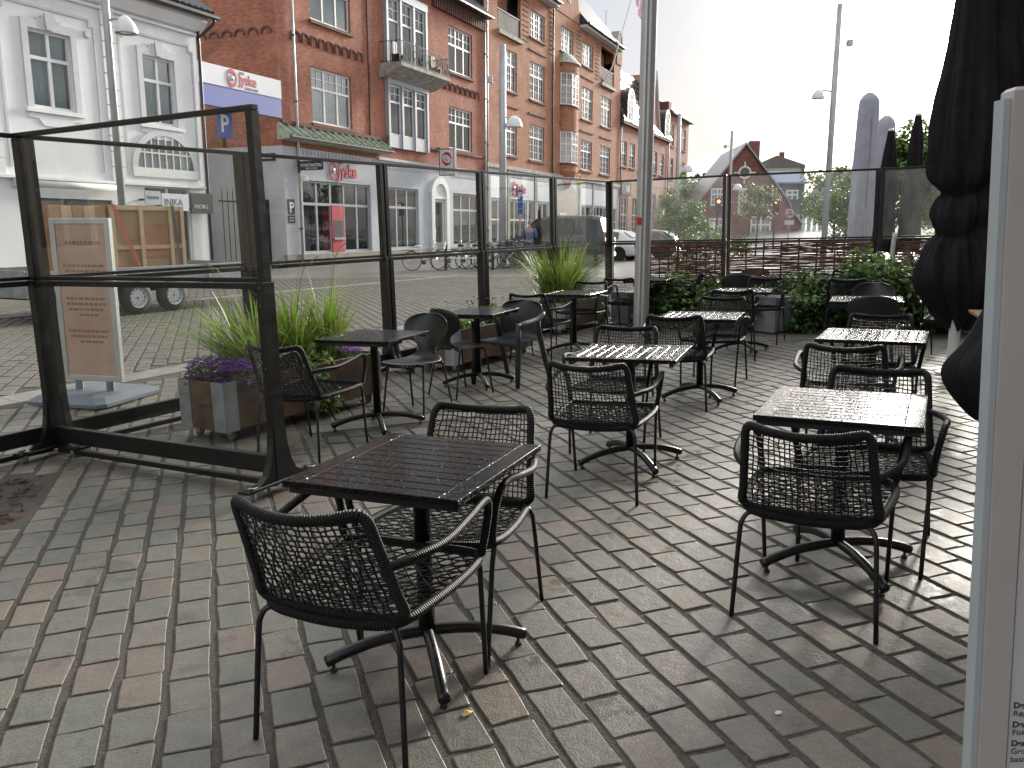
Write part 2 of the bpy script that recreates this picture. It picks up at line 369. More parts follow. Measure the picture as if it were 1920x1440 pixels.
def ground_sheets():
    # sand bed under the setts, in polar rings round the terrace
    rings = [0.0, 1.0, 2.0, 3.0, 4.0, 5.0, 6.0, 7.0, 8.0, 9.5, 11, 12.5, 14, 16, 18, 20, 22, 24, 26, 28]
    n = 96; V = [(0, 0, ground(0, 0)-0.007)]; F = []
    for r in rings[1:]:
        for k in range(n):
            x = r*sin(2*pi*k/n); y = r*cos(2*pi*k/n); V.append((x, y, ground(x, y)-0.0055))
    for k in range(n): F.append((0, 1+(k+1) % n, 1+k))
    for i in range(len(rings)-2):
        for k in range(n): F.append((1+i*n+k, 1+i*n+(k+1) % n, 1+(i+1)*n+(k+1) % n, 1+(i+1)*n+k))
    o = MB().add(V, F).build('terrace_ground', M['joint'], smooth=True, fix=True); tag(o, kind='structure'); 
    V = []; F = []; rr = [PAVE_R-0.3, 30, 35, 42, 55, 80, 130, 260, 900, 2500]
    for r in rr:
        for k in range(n):
            x = r*sin(2*pi*k/n); y = r*cos(2*pi*k/n); V.append((x, y, ground(x, y)-(0.004 if r < 60 else 0.03)))
    for i in range(len(rr)-1):
        for k in range(n): F.append((i*n+k, i*n+(k+1) % n, (i+1)*n+(k+1) % n, (i+1)*n+k))
    tag(MB().add(V, F).build('street_ground', M['far_paver'], smooth=True, fix=True), kind='structure')
    return o
bed = ground_sheets()
# bands of smooth slabs and the tree pit break the setts
BANDS = [((-6.6, 3.85), (1.2, 18.5), 0.34), ((-1.6, 6.42), (0.1, 7.07), 0.26), ((-9.6, 13.2), (-1.6, 28.0), 0.4)]
PIT = (-3.42, 4.62, 0.62, 0.5)      # centre, half sizes
ROW_AZ = radians(-19.5)
RD = Vector((sin(ROW_AZ), cos(ROW_AZ))); RN = Vector((cos(ROW_AZ), -sin(ROW_AZ)))
def in_band(x, y):
    for (a, b, w) in BANDS:
        dx, dy = b[0]-a[0], b[1]-a[1]; l = math.hypot(dx, dy); dx /= l; dy /= l
        t = (x-a[0])*dx+(y-a[1])*dy; d = abs((x-a[0])*dy-(y-a[1])*dx)
        if -0.1 < t < l+0.1 and d < w/2+0.10: return True
    return False
def in_pit(x, y):
    dx, dy = x-PIT[0], y-PIT[1]; u = dx*RN.x+dy*RN.y; v = dx*RD.x+dy*RD.y
    return abs(u) < PIT[2]+0.07 and abs(v) < PIT[3]+0.1
def paver_shape(L_, W_, rg, big=True):
    k = 0.0055
    def edge(n_, a, b):
        return [(a[0]+(b[0]-a[0])*i/n_+rg.uniform(-.0036, .0036), a[1]+(b[1]-a[1])*i/n_+rg.uniform(-.0036, .0036)) for i in range(n_)]
    c = [(-W_/2+rg.uniform(-.004, .004), -L_/2+rg.uniform(-.006, .006)), (W_/2+rg.uniform(-.004, .004), -L_/2+rg.uniform(-.006, .006)),
         (W_/2+rg.uniform(-.004, .004), L_/2+rg.uniform(-.006, .006)), (-W_/2+rg.uniform(-.004, .004), L_/2+rg.uniform(-.006, .006))]
    P = []
    for i in range(4):
        a, b = c[i], c[(i+1) % 4]
        if big:
            n_ = 3
            e = edge(n_, (a[0]+(b[0]-a[0])*.03, a[1]+(b[1]-a[1])*.03), (a[0]+(b[0]-a[0])*1.44, a[1]+(b[1]-a[1])*1.44))
            P += e
        else: P.append(a)
    n_ = len(P)
    V = [(x, y, -0.03) for x, y in P]+[(x, y, -0.0022) for x, y in P]+[(x*(1-k/W_*2*.55), y*(1-k/L_*2*.55), 0.0) for x, y in P]
    F = [tuple(2*n_+i for i in range(n_))]
    for r in range(2):
        for i in range(n_): F.append((r*n_+i, r*n_+(i+1) % n_, (r+1)*n_+(i+1) % n_, (r+1)*n_+i))
    return V, F
def lay_pavers():
    rg = random.Random(5); PL, PW, G = 0.213, 0.135, 0.016
    pitchL, pitchW = PL+0.011, PW+0.025
    cand = []
    ext = PAVE_R
    for i in range(int(-ext/pitchW)-2, int(ext/pitchW)+3):
        off = (i % 2)*0.5*pitchL+rg.uniform(-.045, .045)
        for j in range(int(-2/pitchL), int(ext/pitchL)+8):
            u = i*pitchW; v = j*pitchL+off
            x = RN.x*u+RD.x*v; y = RN.y*u+RD.y*v
            d = math.hypot(x, y)
            if d > ext or y < 1.05: continue
            az = atan2(x, y)
            if abs(az) > radians(35) and d > 3: continue
            if abs(x) > 0.72*y+0.5: continue
            if in_band(x, y) or in_pit(x, y): continue
            cand.append((d, x, y))
    cand.sort()
    inview = [c for c in cand if c[2] > 1.93 and abs(c[1]) < 0.615*(c[2]*0.983+0.28)]
    ids = set((c[1], c[2]) for c in inview[:300])
    variants = []
    for k in range(14):
        V, F = paver_shape(PL+rg.uniform(-.008, .004), PW+rg.uniform(-.006, .003), rg)
        variants.append(MB().add(V, F).mesh('paver', M['paver']))
    near = MB(); rotz = -ROW_AZ
    for d, x, y in cand:
        z = ground(x, y)+rg.uniform(-.002, .002)
        if (x, y) in ids:
            o = link('paver', rg.choice(variants), bed)
            o.matrix_world = Matrix.Translation((x, y, z)) @ Matrix.Rotation(-TH, 4, 'Y') @ Matrix.Rotation(rotz+rg.uniform(-.02, .02)+(pi if rg.random() < .5 else 0), 4, 'Z')
        else:
            V, F = paver_shape(PL+rg.uniform(-.010, .003), PW+rg.uniform(-.008, .003), rg, d < 9)
            a = rotz+rg.uniform(-.02, .02); ca, sa = cos(a), sin(a); sl = (ground(x+.1, y)-ground(x-.1, y))/.2; sy = (ground(x, y+.1)-ground(x, y-.1))/.2
            tx = rg.uniform(-.007, .007); ty = rg.uniform(-.007, .007)
            near.add([(x+px*ca-py*sa, y+px*sa+py*ca, z+pz+(px*ca-py*sa)*(sl+tx)+(px*sa+py*ca)*(sy+ty)) for px, py, pz in V], F, c=rg.random())
    o = near.build('paver_field', M['paver'], bed); tag(o, kind='stuff')
lay_pavers()
def slab_bands():
    for (a, b, w) in BANDS:
        dx, dy = b[0]-a[0], b[1]-a[1]; l = math.hypot(dx, dy); dx /= l; dy /= l; px, py = dy, -dx
        t = 0; root = None; n = 0
        while t < l-0.05:
            e = min(l, t+0.6)-0.008; m = MB(); P = []
            for tt, ss in ((t, -1), (t, 1), (e, 1), (e, -1)):
                x = a[0]+dx*tt+px*ss*w/2; y = a[1]+dy*tt+py*ss*w/2; P.append((x, y, ground(x, y)))
            c = sum((Vector(q) for q in P), Vector())/4
            V = [(q[0], q[1], q[2]-0.03) for q in P]+[(q[0], q[1], q[2]+0.001) for q in P]
            m.add(V, [(4, 5, 6, 7), (0, 1, 5, 4), (1, 2, 6, 5), (2, 3, 7, 6), (3, 0, 4, 7)]).build('slab', M['slab'], bed, fix=True)
            t += 0.6
slab_bands()
def tree_pit():
    m = MB(); rg = random.Random(2); V = []; F = []; n = 14
    for i in range(n+1):
        for j in range(n+1):
            u = PIT[2]*(2*i/n-1); v = PIT[3]*(2*j/n-1); x = PIT[0]+RN.x*u+RD.x*v; y = PIT[1]+RN.y*u+RD.y*v
            e = 0 if i in (0, n) or j in (0, n) else rg.uniform(-.012, .02); V.append((x, y, ground(x, y)-0.008+e))
    for i in range(n):
        for j in range(n): F.append((i*(n+1)+j, (i+1)*(n+1)+j, (i+1)*(n+1)+j+1, i*(n+1)+j+1))
    tag(m.add(V, F).build('tree_pit', M['mulch'], fix=True), kind='structure')
    c = MB()
    for k in range(260):
        u = PIT[2]*rg.uniform(-.95, .95); v = PIT[3]*rg.uniform(-.95, .95); x = PIT[0]+RN.x*u+RD.x*v; y = PIT[1]+RN.y*u+RD.y*v
        a = rg.uniform(0, pi); l = rg.uniform(.01, .03); w = rg.uniform(.004, .01)
        Mx = Matrix.Translation((x, y, ground(x, y)+.012)) @ Matrix.Rotation(a, 4, 'Z') @ Matrix.Rotation(rg.uniform(-.5, .5), 4, 'X')
        c.box(-l, l, -w, w, -.003, .003, Mx)
    tag(c.build('bark_chips', M['mulch']), 'dark red bark chips in the tree pit beside the glass fence', 'bark', kind='stuff')
tree_pit()
# scraps on the paving
def scrap(name, label, x, y, col, r, seed):
    rg = random.Random(seed); n = 9; V = [(0, 0, .012)]
    for k in range(n): q = r*rg.uniform(.5, 1.1); V.append((q*cos(2*pi*k/n), q*.8*sin(2*pi*k/n), rg.uniform(.0, .008)))
    V += [(v[0]*.8, v[1]*.8, 0) for v in V[1:]]
    F = [(0, 1+k, 1+(k+1) % n) for k in range(n)]+[(1+k, 1+n+k, 1+n+(k+1) % n, 1+(k+1) % n) for k in range(n)]
    o = MB().add(V, F).build(name, mat(name+' surface', col, .7, var=.2, vscale=60), fix=True); place(o, x, y, 0, .001); tag(o, label, 'litter')
scrap('bread_crumb', 'crumpled yellow bread scrap beside the table foot', -0.142, 2.438, (.62, .47, .16), .024, 1)
scrap('cigarette_scrap', 'tiny white paper scrap lying between setts', 0.835, 2.40, (.7, .68, .63), .012, 2)
scrap('blue_wrapper', 'small blue wrapper pressed into the setts', -2.44, 3.62, (.03, .03, .16), .03, 3)
# ------------------------------------------------------------------ terrace furniture
def wicker_mat():
    m = mat('black woven cord', (0.008, 0.008, 0.0083), 0.6, var=0.3, vscale=20, spec=0.3); nt = m.node_tree; N = nt.nodes; L = nt.links
    at = N.new('ShaderNodeAttribute'); at.attribute_name = 'along'
    mu = N.new('ShaderNodeMath'); mu.operation = 'MULTIPLY'; mu.inputs[1].default_value = 2*pi/0.0085; L.new(at.outputs['Fac'], mu.inputs[0])
    si = N.new('ShaderNodeMath'); si.operation = 'SINE'; L.new(mu.outputs[0], si.inputs[0])
    bp = N.new('ShaderNodeBump'); bp.inputs['Strength'].default_value = 0.9; bp.inputs['Distance'].default_value = 0.003
    L.new(si.outputs[0], bp.inputs['Height']); L.new(bp.outputs[0], N['Principled BSDF'].inputs['Normal'])
    return m
M['wrap'] = wicker_mat()
M['cord'] = mat('black polyester cord', (0.008, 0.008, 0.008), 0.6, var=0.3, vscale=40, spec=0.3)
def wet_slat():
    m = bpy.data.materials.new('wet black table slat'); m.use_nodes = True; nt = m.node_tree; N = nt.nodes; L = nt.links; b = N['Principled BSDF']
    b.inputs['Base Color'].default_value = (0.006, 0.0062, 0.007, 1)
    ge = N.new('ShaderNodeNewGeometry')
    vo = N.new('ShaderNodeTexVoronoi'); vo.inputs['Scale'].default_value = 115; L.new(ge.outputs['Position'], vo.inputs['Vector'])
    v2 = N.new('ShaderNodeTexVoronoi'); v2.inputs['Scale'].default_value = 52; L.new(ge.outputs['Position'], v2.inputs['Vector'])
    n3 = N.new('ShaderNodeTexNoise'); n3.inputs['Scale'].default_value = 30; n3.inputs['Detail'].default_value = 4; L.new(ge.outputs['Position'], n3.inputs['Vector'])
    def mr(src, a, b_, c, d):
        q = N.new('ShaderNodeMapRange'); q.inputs[1].default_value = a; q.inputs[2].default_value = b_; q.inputs[3].default_value = c; q.inputs[4].default_value = d
        L.new(src, q.inputs[0]); return q.outputs[0]
    d1 = mr(vo.outputs['Distance'], 0.10, 0.34, 1, 0); d2 = mr(v2.outputs['Distance'], 0.12, 0.33, 1, 0)
    sel = mr(n3.outputs[0], 0.46, 0.52, 0, 1)
    a = N.new('ShaderNodeMath'); a.operation = 'MULTIPLY'; L.new(d2, a.inputs[0]); L.new(sel, a.inputs[1])
    mx = N.new('ShaderNodeMath'); mx.operation = 'MAXIMUM'; L.new(d1, mx.inputs[0]); L.new(a.outputs[0], mx.inputs[1])
    bp = N.new('ShaderNodeBump'); bp.inputs['Strength'].default_value = 1.0; bp.inputs['Distance'].default_value = 0.0013
    L.new(mx.outputs[0], bp.inputs['Height']); L.new(bp.outputs[0], b.inputs['Normal'])
    L.new(mr(mx.outputs[0], 0, .6, 0.14, 0.03), b.inputs['Roughness']); b.inputs['Specular IOR Level'].default_value = 0.27
    return m
M['slat'] = wet_slat()
M['drop'] = mat('water drop on black', (0.008, 0.0085, 0.010), 0.03, var=.1, spec=.55)
def chair_mesh_parts():
    """Woven armchair, facing +y, feet on z=0."""
    P = {}
    ring = lambda pts, r, n=8, cl=False, sub=4: MB().tube(catmull(pts, sub, cl), r, n, cl)
    # seat ring
    seat = [(-.215, -.235, .425), (-.08, -.262, .415), (.08, -.262, .415), (.215, -.235, .425), (.255, -.10, .432), (.275, .10, .440),
            (.262, .235, .447), (.20, .275, .445), (.0, .29, .438), (-.20, .275, .445), (-.262, .235, .447), (-.275, .10, .440), (-.255, -.10, .432)]
    P['seat_frame'] = ring(seat, .0158, 8, True, 5)
    def back_pt(u, v):                  # u -1..1, v 0..1 up
        w = .246-.034*v
        x = u*w; dip = .055*(1-u*u)
        y = -.225-.135*v-dip*(.45+.55*v); z = .435+.360*v-.024*v*v*(1-u*u)
        return Vector((x, y, z))
    loop = []
    for k in range(9): loop.append(back_pt(-1+2*k/8*1, 0) if 0 < k < 8 else back_pt(-1+2*k/8, .06))
    for v in (.25, .5, .75, .9): loop.append(back_pt(1, v))
    loop.append(back_pt(.96, .97))
    for k in range(1, 8): loop.append(back_pt(.88-1.76*(k-1)/6, 1.0))
    loop.append(back_pt(-.96, .97))
    for v in (.9, .75, .5, .25): loop.append(back_pt(-1, v))
    P['back_frame'] = MB().tube(catmull(loop, 4, True), .0168, 8, True)
    P['armrest'] = []
    for s in (-1, 1):
        a = [back_pt(s*1, .50), (s*.275, -.20, .622), (s*.305, -.08, .626), (s*.312, .07, .648), (s*.308, .18, .662), (s*.300, .238, .642), (s*.286, .258, .57), (s*.268, .245, .455)]
        P['armrest'].append(ring(a, .0140, 8, False, 5))
    P['leg'] = []
    for s in (-1, 1):
        P['leg'].append(ring([(s*.20, -.235, .418), (s*.222, -.252, .412), (s*.238, -.262, .385), (s*.245, -.27, .33), (s*.262, -.302, .0)], .0095, 7, False, 3))
        P['leg'].append(ring([(s*.262, .205, .436), (s*.266, .225, .428), (s*.266, .235, .40), (s*.262, .245, .33), (s*.252, .285, .0)], .0095, 7, False, 3))
    rg = random.Random(3); w = MB(); r = .0031
    nv, nh = 22, 16
    for i in range(nv):
        u = -.94+1.88*i/(nv-1); path = []; ph = rg.uniform(0, 6)
        for k in range(9):
            v = .02+.955*k/8; q = back_pt(u+.008*sin(ph+k*1.9)+rg.uniform(-.006, .006), v); q.y += .004*(-1)**(i+k); path.append(q)
        w.tube(path, r, 4, caps=False)
    for j in range(nh):
        v = .05+.90*j/(nh-1); path = []; ph = rg.uniform(0, 6)
        for k in range(15):
            u = -1+2*k/14; q = back_pt(u, v+.007*sin(ph+k*1.4)+rg.uniform(-.005, .005)); q.y += .004*(-1)**(j+k+1); path.append(q)
        w.tube(path, r, 4, caps=False)
    P['back_webbing'] = w
    w = MB()
    def seat_pt(u, v):
        hw = .222+.045*v-.0*v; y = -.243+.515*v
        return Vector((u*hw, y-.012*(1-u*u)*(1-v)*1.2+.012*(1-u*u)*v, .425+.02*v-.020*(1-u*u)*(1-(2*v-1)**2)))
    n1 = 20
    for i in range(n1):
        v0 = -.9+1.9*i/(n1-1)
        for sg in (1, -1):
            path = []
            for k in range(11):
                u = -1+2*k/10; v = v0+.5*(u*sg+1)*.95
                if -.0 <= v <= 1.0: path.append(seat_pt(u, v)+Vector((0, 0, .003*(-1)**(k+i))))
            if len(path) > 1: w.tube(path, r, 4, caps=False)
    for i in range(12):
        v = .04+.92*i/11; w.tube([seat_pt(-1+2*k/8, v)+Vector((0, 0, rg.uniform(-.002, .002))) for k in range(9)], r*.9, 4, caps=False)
    P['seat_webbing'] = w
    return P
def make_chair():
    P = chair_mesh_parts(); t = empty('woven_armchair')
    P['seat_frame'].build('seat_frame', M['wrap'], t, True); P['back_frame'].build('back_frame', M['wrap'], t, True)
    for a in P['armrest']: a.build('armrest', M['wrap'], t, True)
    for a in P['leg']: a.build('leg', M['black_tube'], t, True)
    P['seat_webbing'].build('seat_webbing', M['cord'], t); P['back_webbing'].build('back_webbing', M['cord'], t)
    return t
def make_shell_chair():
    t = empty('shell_chair')
    rows = [(.235, .440, .17), (.225, .452, .20), (.12, .447, .212), (.0, .437, .212), (-.10, .436, .20), (-.155, .448, .165), (-.182, .478, .098), (-.198, .525, .072),
            (-.212, .575, .100), (-.226, .63, .205), (-.240, .68, .230), (-.255, .735, .228), (-.268, .785, .200), (-.275, .815, .13), (-.277, .823, .06)]
    V = []; F = []; n = 11
    for (y, z, w) in rows:
        back = max(0, min(1, (z-.46)/.12))
        for k in range(n):
            u = -1+2*k/(n-1)
            V.append((w*u, y+back*.075*u*u*min(1, w/.2)-(0), z+(1-back)*(.012*u*u)))
    for i in range(len(rows)-1):
        for k in range(n-1): F.append((i*n+k, i*n+k+1, (i+1)*n+k+1, (i+1)*n+k))
    o = MB().add(V, F).build('shell', M['shell'], t, True)
    q = o.modifiers.new('thickness', 'SOLIDIFY'); q.thickness = .009; q.offset = 0
    q = o.modifiers.new('smooth', 'SUBSURF'); q.levels = 1; q.render_levels = 1
    for s in (-1, 1):
        MB().tube(catmull([(s*.03, -.09, .425), (s*.15, -.13, .422), (s*.175, -.155, .39), (s*.21, -.235, .0)], 4), .009, 7).build('leg', M['black_tube'], t, True)
        MB().tube(catmull([(s*.03, .10, .425), (s*.155, .13, .425), (s*.178, .15, .39), (s*.205, .21, .0)], 4), .009, 7).build('leg', M['black_tube'], t, True)
    return t
def make_plastic_armchair():
    t = empty('plastic_armchair')
    rows = [(.27, .40, .235), (.255, .425, .245), (.12, .425, .245), (-.05, .412, .235), (-.16, .42, .225), (-.215, .47, .23), (-.25, .56, .25), (-.28, .66, .262), (-.305, .74, .255), (-.318, .785, .21), (-.322, .795, .12)]
    V = []; F = []; n = 13
    for (y, z, w) in rows:
        b = max(0, min(1, (z-.43)/.15))
        for k in range(n):
            u = -1+2*k/(n-1); V.append((w*u, y+b*.10*u*u, z+(1-b)*.01*u*u))
    for i in range(len(rows)-1):
        for k in range(n-1): F.append((i*n+k, i*n+k+1, (i+1)*n+k+1, (i+1)*n+k))
    o = MB().add(V, F).build('shell', M['plastic'], t, True)
    q = o.modifiers.new('thickness', 'SOLIDIFY'); q.thickness = .012; q.offset = 0
    q = o.modifiers.new('smooth', 'SUBSURF'); q.levels = 1; q.render_levels = 1
    for s in (-1, 1):
        m = MB(); A = []
        for (y, z, wd) in [(-.20, .70, .035), (-.10, .655, .045), (.05, .64, .05), (.18, .635, .05), (.26, .61, .045)]:
            A.append((y, z, wd))
        V = []; F = []
        for (y, z, wd) in A:
            for k in range(5):
                u = -1+.5*k; V.append((s*(.265+wd*.5*(u+.6)), y, z-.03*max(0, u)**2-.012*u*u))
        for i in range(len(A)-1):
            for k in range(4): F.append((i*5+k, i*5+k+1, (i+1)*5+k+1, (i+1)*5+k))
        a = m.add(V, F).build('armrest', M['plastic'], t, True); q = a.modifiers.new('thickness', 'SOLIDIFY'); q.thickness = .014; q.offset = 0
        q = a.modifiers.new('smooth', 'SUBSURF'); q.levels = 1; q.render_levels = 1
        MB().tube([(s*.268, .255, .62), (s*.262, .25, .45), (s*.262, .262, .25), (s*.268, .285, .0)], [.030, .038, .038, .030], 8, flat=.7).build('leg', M['plastic'], t, True)
        MB().tube([(s*.262, -.10, .645), (s*.245, -.14, .50), (s*.25, -.22, .25), (s*.262, -.30, .0)], [.022, .036, .036, .028], 8, flat=.7).build('leg', M['plastic'], t, True)
    return t
M['shell'] = mat('matt black moulded plastic', (0.016, 0.016, 0.017), 0.42, var=0.15, vscale=12, rvar=.08)
M['plastic'] = mat('dark grey resin', (0.030, 0.031, 0.036), 0.45, var=0.15, vscale=10, rvar=.08)
M['wood_top'] = mat('oiled wood', (0.30, 0.19, 0.11), 0.5, var=0.25, vscale=12)
def make_table(sx=.64, sy=.675, top=None):
    """Slatted bistro table: slats run along x between two end boards."""
    t = empty('slatted_table'); mtop = top or M['slat']; e = .068; z1 = .735; z0 = .712
    for s in (-1, 1):
        MB().box(s*sx/2 if s < 0 else sx/2-e, -sx/2+e if s < 0 else sx/2, -sy/2, sy/2, z0, z1, chamfer=.002).build('end_board', mtop, t)
    n = 11; pw = sy/n
    me = None
    for i in range(n):
        y = -sy/2+pw*i
        if me is None:
            o = MB().box(-sx/2+e+.0015, sx/2-e-.0015, .0032, pw-.0032, z0+.002, z1-.001, chamfer=.002).build('slat', mtop, t); me = o.data
        else: o = link('slat', me, t)
        o.location = (0, y, 0)
    m = MB()
    for s in (-1, 1): m.box(-sx/2+.012, sx/2-.012, s*(sy/2-.03)-.012, s*(sy/2-.03)+.012, .69, .712)
    m.box(-.012, .012, -sy/2+.03, sy/2-.03, .69, .7115); m.box(-sx/2+.02, sx/2-.02, -.11, -.09, .69, .7118); m.box(-sx/2+.02, sx/2-.02, .09, .11, .69, .7118)
    m.build('under_frame', M['black_metal'], t)
    rg = random.Random(8); dm = MB()
    for i in range(1500 if top is None else 0):
        r = .0013+.0030*rg.random()**2.2; x = rg.uniform(-sx/2+.006, sx/2-.006); y = rg.uniform(-sy/2+.006, sy/2-.006); V = []
        for k in range(6): a = k*pi/3; V.append((x+r*cos(a), y+r*sin(a)*.9, z1-.0012))
        for k in range(6): a = k*pi/3; V.append((x+r*.66*cos(a), y+r*.6*sin(a), z1-.001+r*.42))
        V.append((x, y, z1-.001+r*.55))
        dm.add(V, [(k, (k+1) % 6, 6+(k+1) % 6, 6+k) for k in range(6)]+[(6+k, 6+(k+1) % 6, 12) for k in range(6)])
    if top is None: tag(dm.build('rain_drops', M['drop'], t, True), kind='stuff')
    c = MB(); c.lathe([(.030, .10), (.030, .68), (.055, .69), (.055, .6985)], 14); c.build('column', M['black_tube'], t, True)
    for k in range(4):
        a = radians(45+90*k+8)
        pts = [(0, .02), (.12, .10), (.12+.10, .088), (.30, .066), (.355, .040)]
        p3 = [(r*sin(a), r*cos(a), z) for r, z in [(.012, .108), (.10, .104), (.20, .090), (.29, .066), (.36, .040)]]
        lg = MB().tube(catmull(p3, 4), [.021]*17, 10).build('base_leg', M['black_tube'], t, True)
        MB().lathe([(.013, .0), (.013, .012), (.006, .013), (.006, .036)], 8, Matrix.Translation((.335*sin(a), .335*cos(a), 0))).build('foot', M['rubber'], lg)
    return t
T0 = make_table()
tables = [  # x, y, az of the slats' normal, label
    (-.302, 2.803, 23, 'wet black slatted table between two woven armchairs, bread scrap by its foot'),
    (1.455, 3.55, 27, 'wet black slatted table brightly mirroring the sky, nearest the white menu stand'),
    (.77, 5.26, 110, 'wet black slatted table between two woven armchairs, behind the bread scrap table'),
    (1.66, 7.28, 112, 'wet black slatted table in front of the aluminium mast, woven chairs on both sides'),
    (2.74, 9.95, 113, 'wet black slatted table between the aluminium mast and the leafy hedge'),
    (2.51, 5.75, 118, 'wet black slatted table mirroring the sky near the folded black parasol on its white pole'),
    (3.57, 8.42, 113, 'wet black slatted table between two moulded shell chairs by the hedge'),
    (4.6, 11.3, 113, 'wet black slatted table tucked deep into the leafy hedge'),
    (-1.055, 6.45, 21, 'wet black slatted table beside the long planter with purple flowers'),
    (-.33, 8.2, 22, 'wet black slatted table with a dark grey resin armchair at it'),
    (.77, 10.22, 23, 'wet black slatted table in front of the tall ornamental grass'),
    (2.05, 12.45, 23, 'wet black slatted table in the corner of the glass fence behind the mast'),
    (3.62, 12.5, 113, 'wet black slatted table beside the woven willow hurdles with shell chairs'),
]
for i, (x, y, a, lab) in enumerate(tables):
    o = T0 if i == 0 else copy_tree(T0)
    place(o, x, y, a); tag(o, lab, 'table', 'slatted terrace tables')
# a wooden table half hidden behind the menu stand
tw = make_table(.7, .7, M['wood_top']); tw.name = 'wooden_table'
place(tw, 4.15, 6.75, 20); tag(tw, 'light wooden table behind the white menu stand and the folded parasol', 'table')
C0 = make_chair()
chairs = [
    (-.43, 2.515, 22, 'woven black armchair turning its back, pulled up to the table with the bread scrap'),
    (-.225, 3.07, 200, 'woven black armchair facing its twin across the table with the bread scrap'),
    (1.235, 3.22, 28, 'woven black armchair turning its back, at the brightly mirroring table near the menu stand'),
    (1.655, 3.74, 208, 'woven black armchair facing its twin across the brightly mirroring table near the menu stand'),
    (2.13, 5.22, 25, 'woven black armchair turning its back, at the table near the folded black parasol'),
    (2.70, 6.10, 205, 'woven black armchair facing the table near the folded black parasol from its far side'),
    (.545, 4.79, 20, 'woven black armchair turning its back, pulled under the table behind the bread scrap table'),
    (.73, 5.73, 200, 'woven black armchair on the far side of the table behind the bread scrap table'),
    (1.43, 7.08, 17, 'woven black armchair turning its back, at the table in front of the aluminium mast'),
    (1.95, 7.98, 205, 'woven black armchair on the mast side of the table in front of the mast'),
    (2.50, 9.54, 12, 'woven black armchair turning its back, at the table between mast and hedge'),
    (3.2, 10.75, 206, 'woven black armchair on the hedge side of the table between mast and hedge'),
    (-1.41, 5.83, 24, 'woven black armchair beside the long planter with purple flowers'),
    (.35, 9.70, 27, 'woven black armchair turning its back, in front of the tall ornamental grass'),
    (.92, 10.86, 205, 'woven black armchair right against the tall ornamental grass'),
    (1.70, 12.15, 30, 'woven black armchair in the fence corner half hidden by the aluminium mast'),
    (2.47, 12.62, 285, 'woven black armchair seen side on in the corner by the hedge'),
    (4.35, 10.82, 25, 'woven black armchair turning its back, at the table deep in the hedge'),
    (4.76, 11.92, 205, 'woven black armchair swallowed by hedge leaves at the deepest table'),
    (4.75, 9.0, 40, 'woven black armchair behind the folded black parasol by the hedge'),
]
for i, (x, y, a, lab) in enumerate(chairs):
    o = C0 if i == 0 else copy_tree(C0)
    place(o, x, y, a); tag(o, lab, 'chair', 'woven terrace armchairs')
S0 = make_shell_chair()
shells = [
    (-.80, 6.95, 208, 'black moulded shell chair at the table beside the long planter'),
    (-.47, 7.78, 48, 'black moulded shell chair facing the grey resin armchair'),
    (3.45, 7.98, 22, 'black moulded shell chair turning its back, at the table by the hedge'),
    (3.98, 9.2, 202, 'black moulded shell chair on the hedge side of the table by the hedge'),
    (3.22, 11.85, 22, 'black moulded shell chair turning its back, near the willow hurdles'),
    (3.70, 12.86, 202, 'black moulded shell chair backed against the willow hurdles'),
]
for i, (x, y, a, lab) in enumerate(shells):
    o = S0 if i == 0 else copy_tree(S0)
    place(o, x, y, a); tag(o, lab, 'chair', 'moulded shell chairs')
A0 = make_plastic_armchair(); place(A0, .0, 8.33, 215); tag(A0, 'dark grey resin armchair with thick legs at the second table along the planters', 'chair')

# the mast
def mast():
    t = empty('aluminium_mast'); m = MB(); n = 24; prof = []
    for k in range(n):
        a = 2*pi*k/n; r = .086 if k % 6 else .072
        prof.append((r*cos(a), r*sin(a)))
    m.prism(prof, 0, 7.5, axis='z'); m.build('shaft', M['alu'], t)
    MB().lathe([(.16, 0), (.16, .02), (.10, .03), (.10, .06)], 20).build('base_plate', M['alu'], t)
    a = radians(205)
    st = MB().box(-.03, .03, -.002, .002, 1.52, 1.60, Matrix.Rotation(radians(-35), 4, 'Z') @ Matrix.Translation((0, -.0885, 0))); st.build('sticker', mat('red sticker', (.5, .03, .03), .4, var=.1), t)
    put(t, 1.44, 9.35, 8); tag(t, 'thick grooved aluminium mast rising through the terrace', 'mast')
mast()
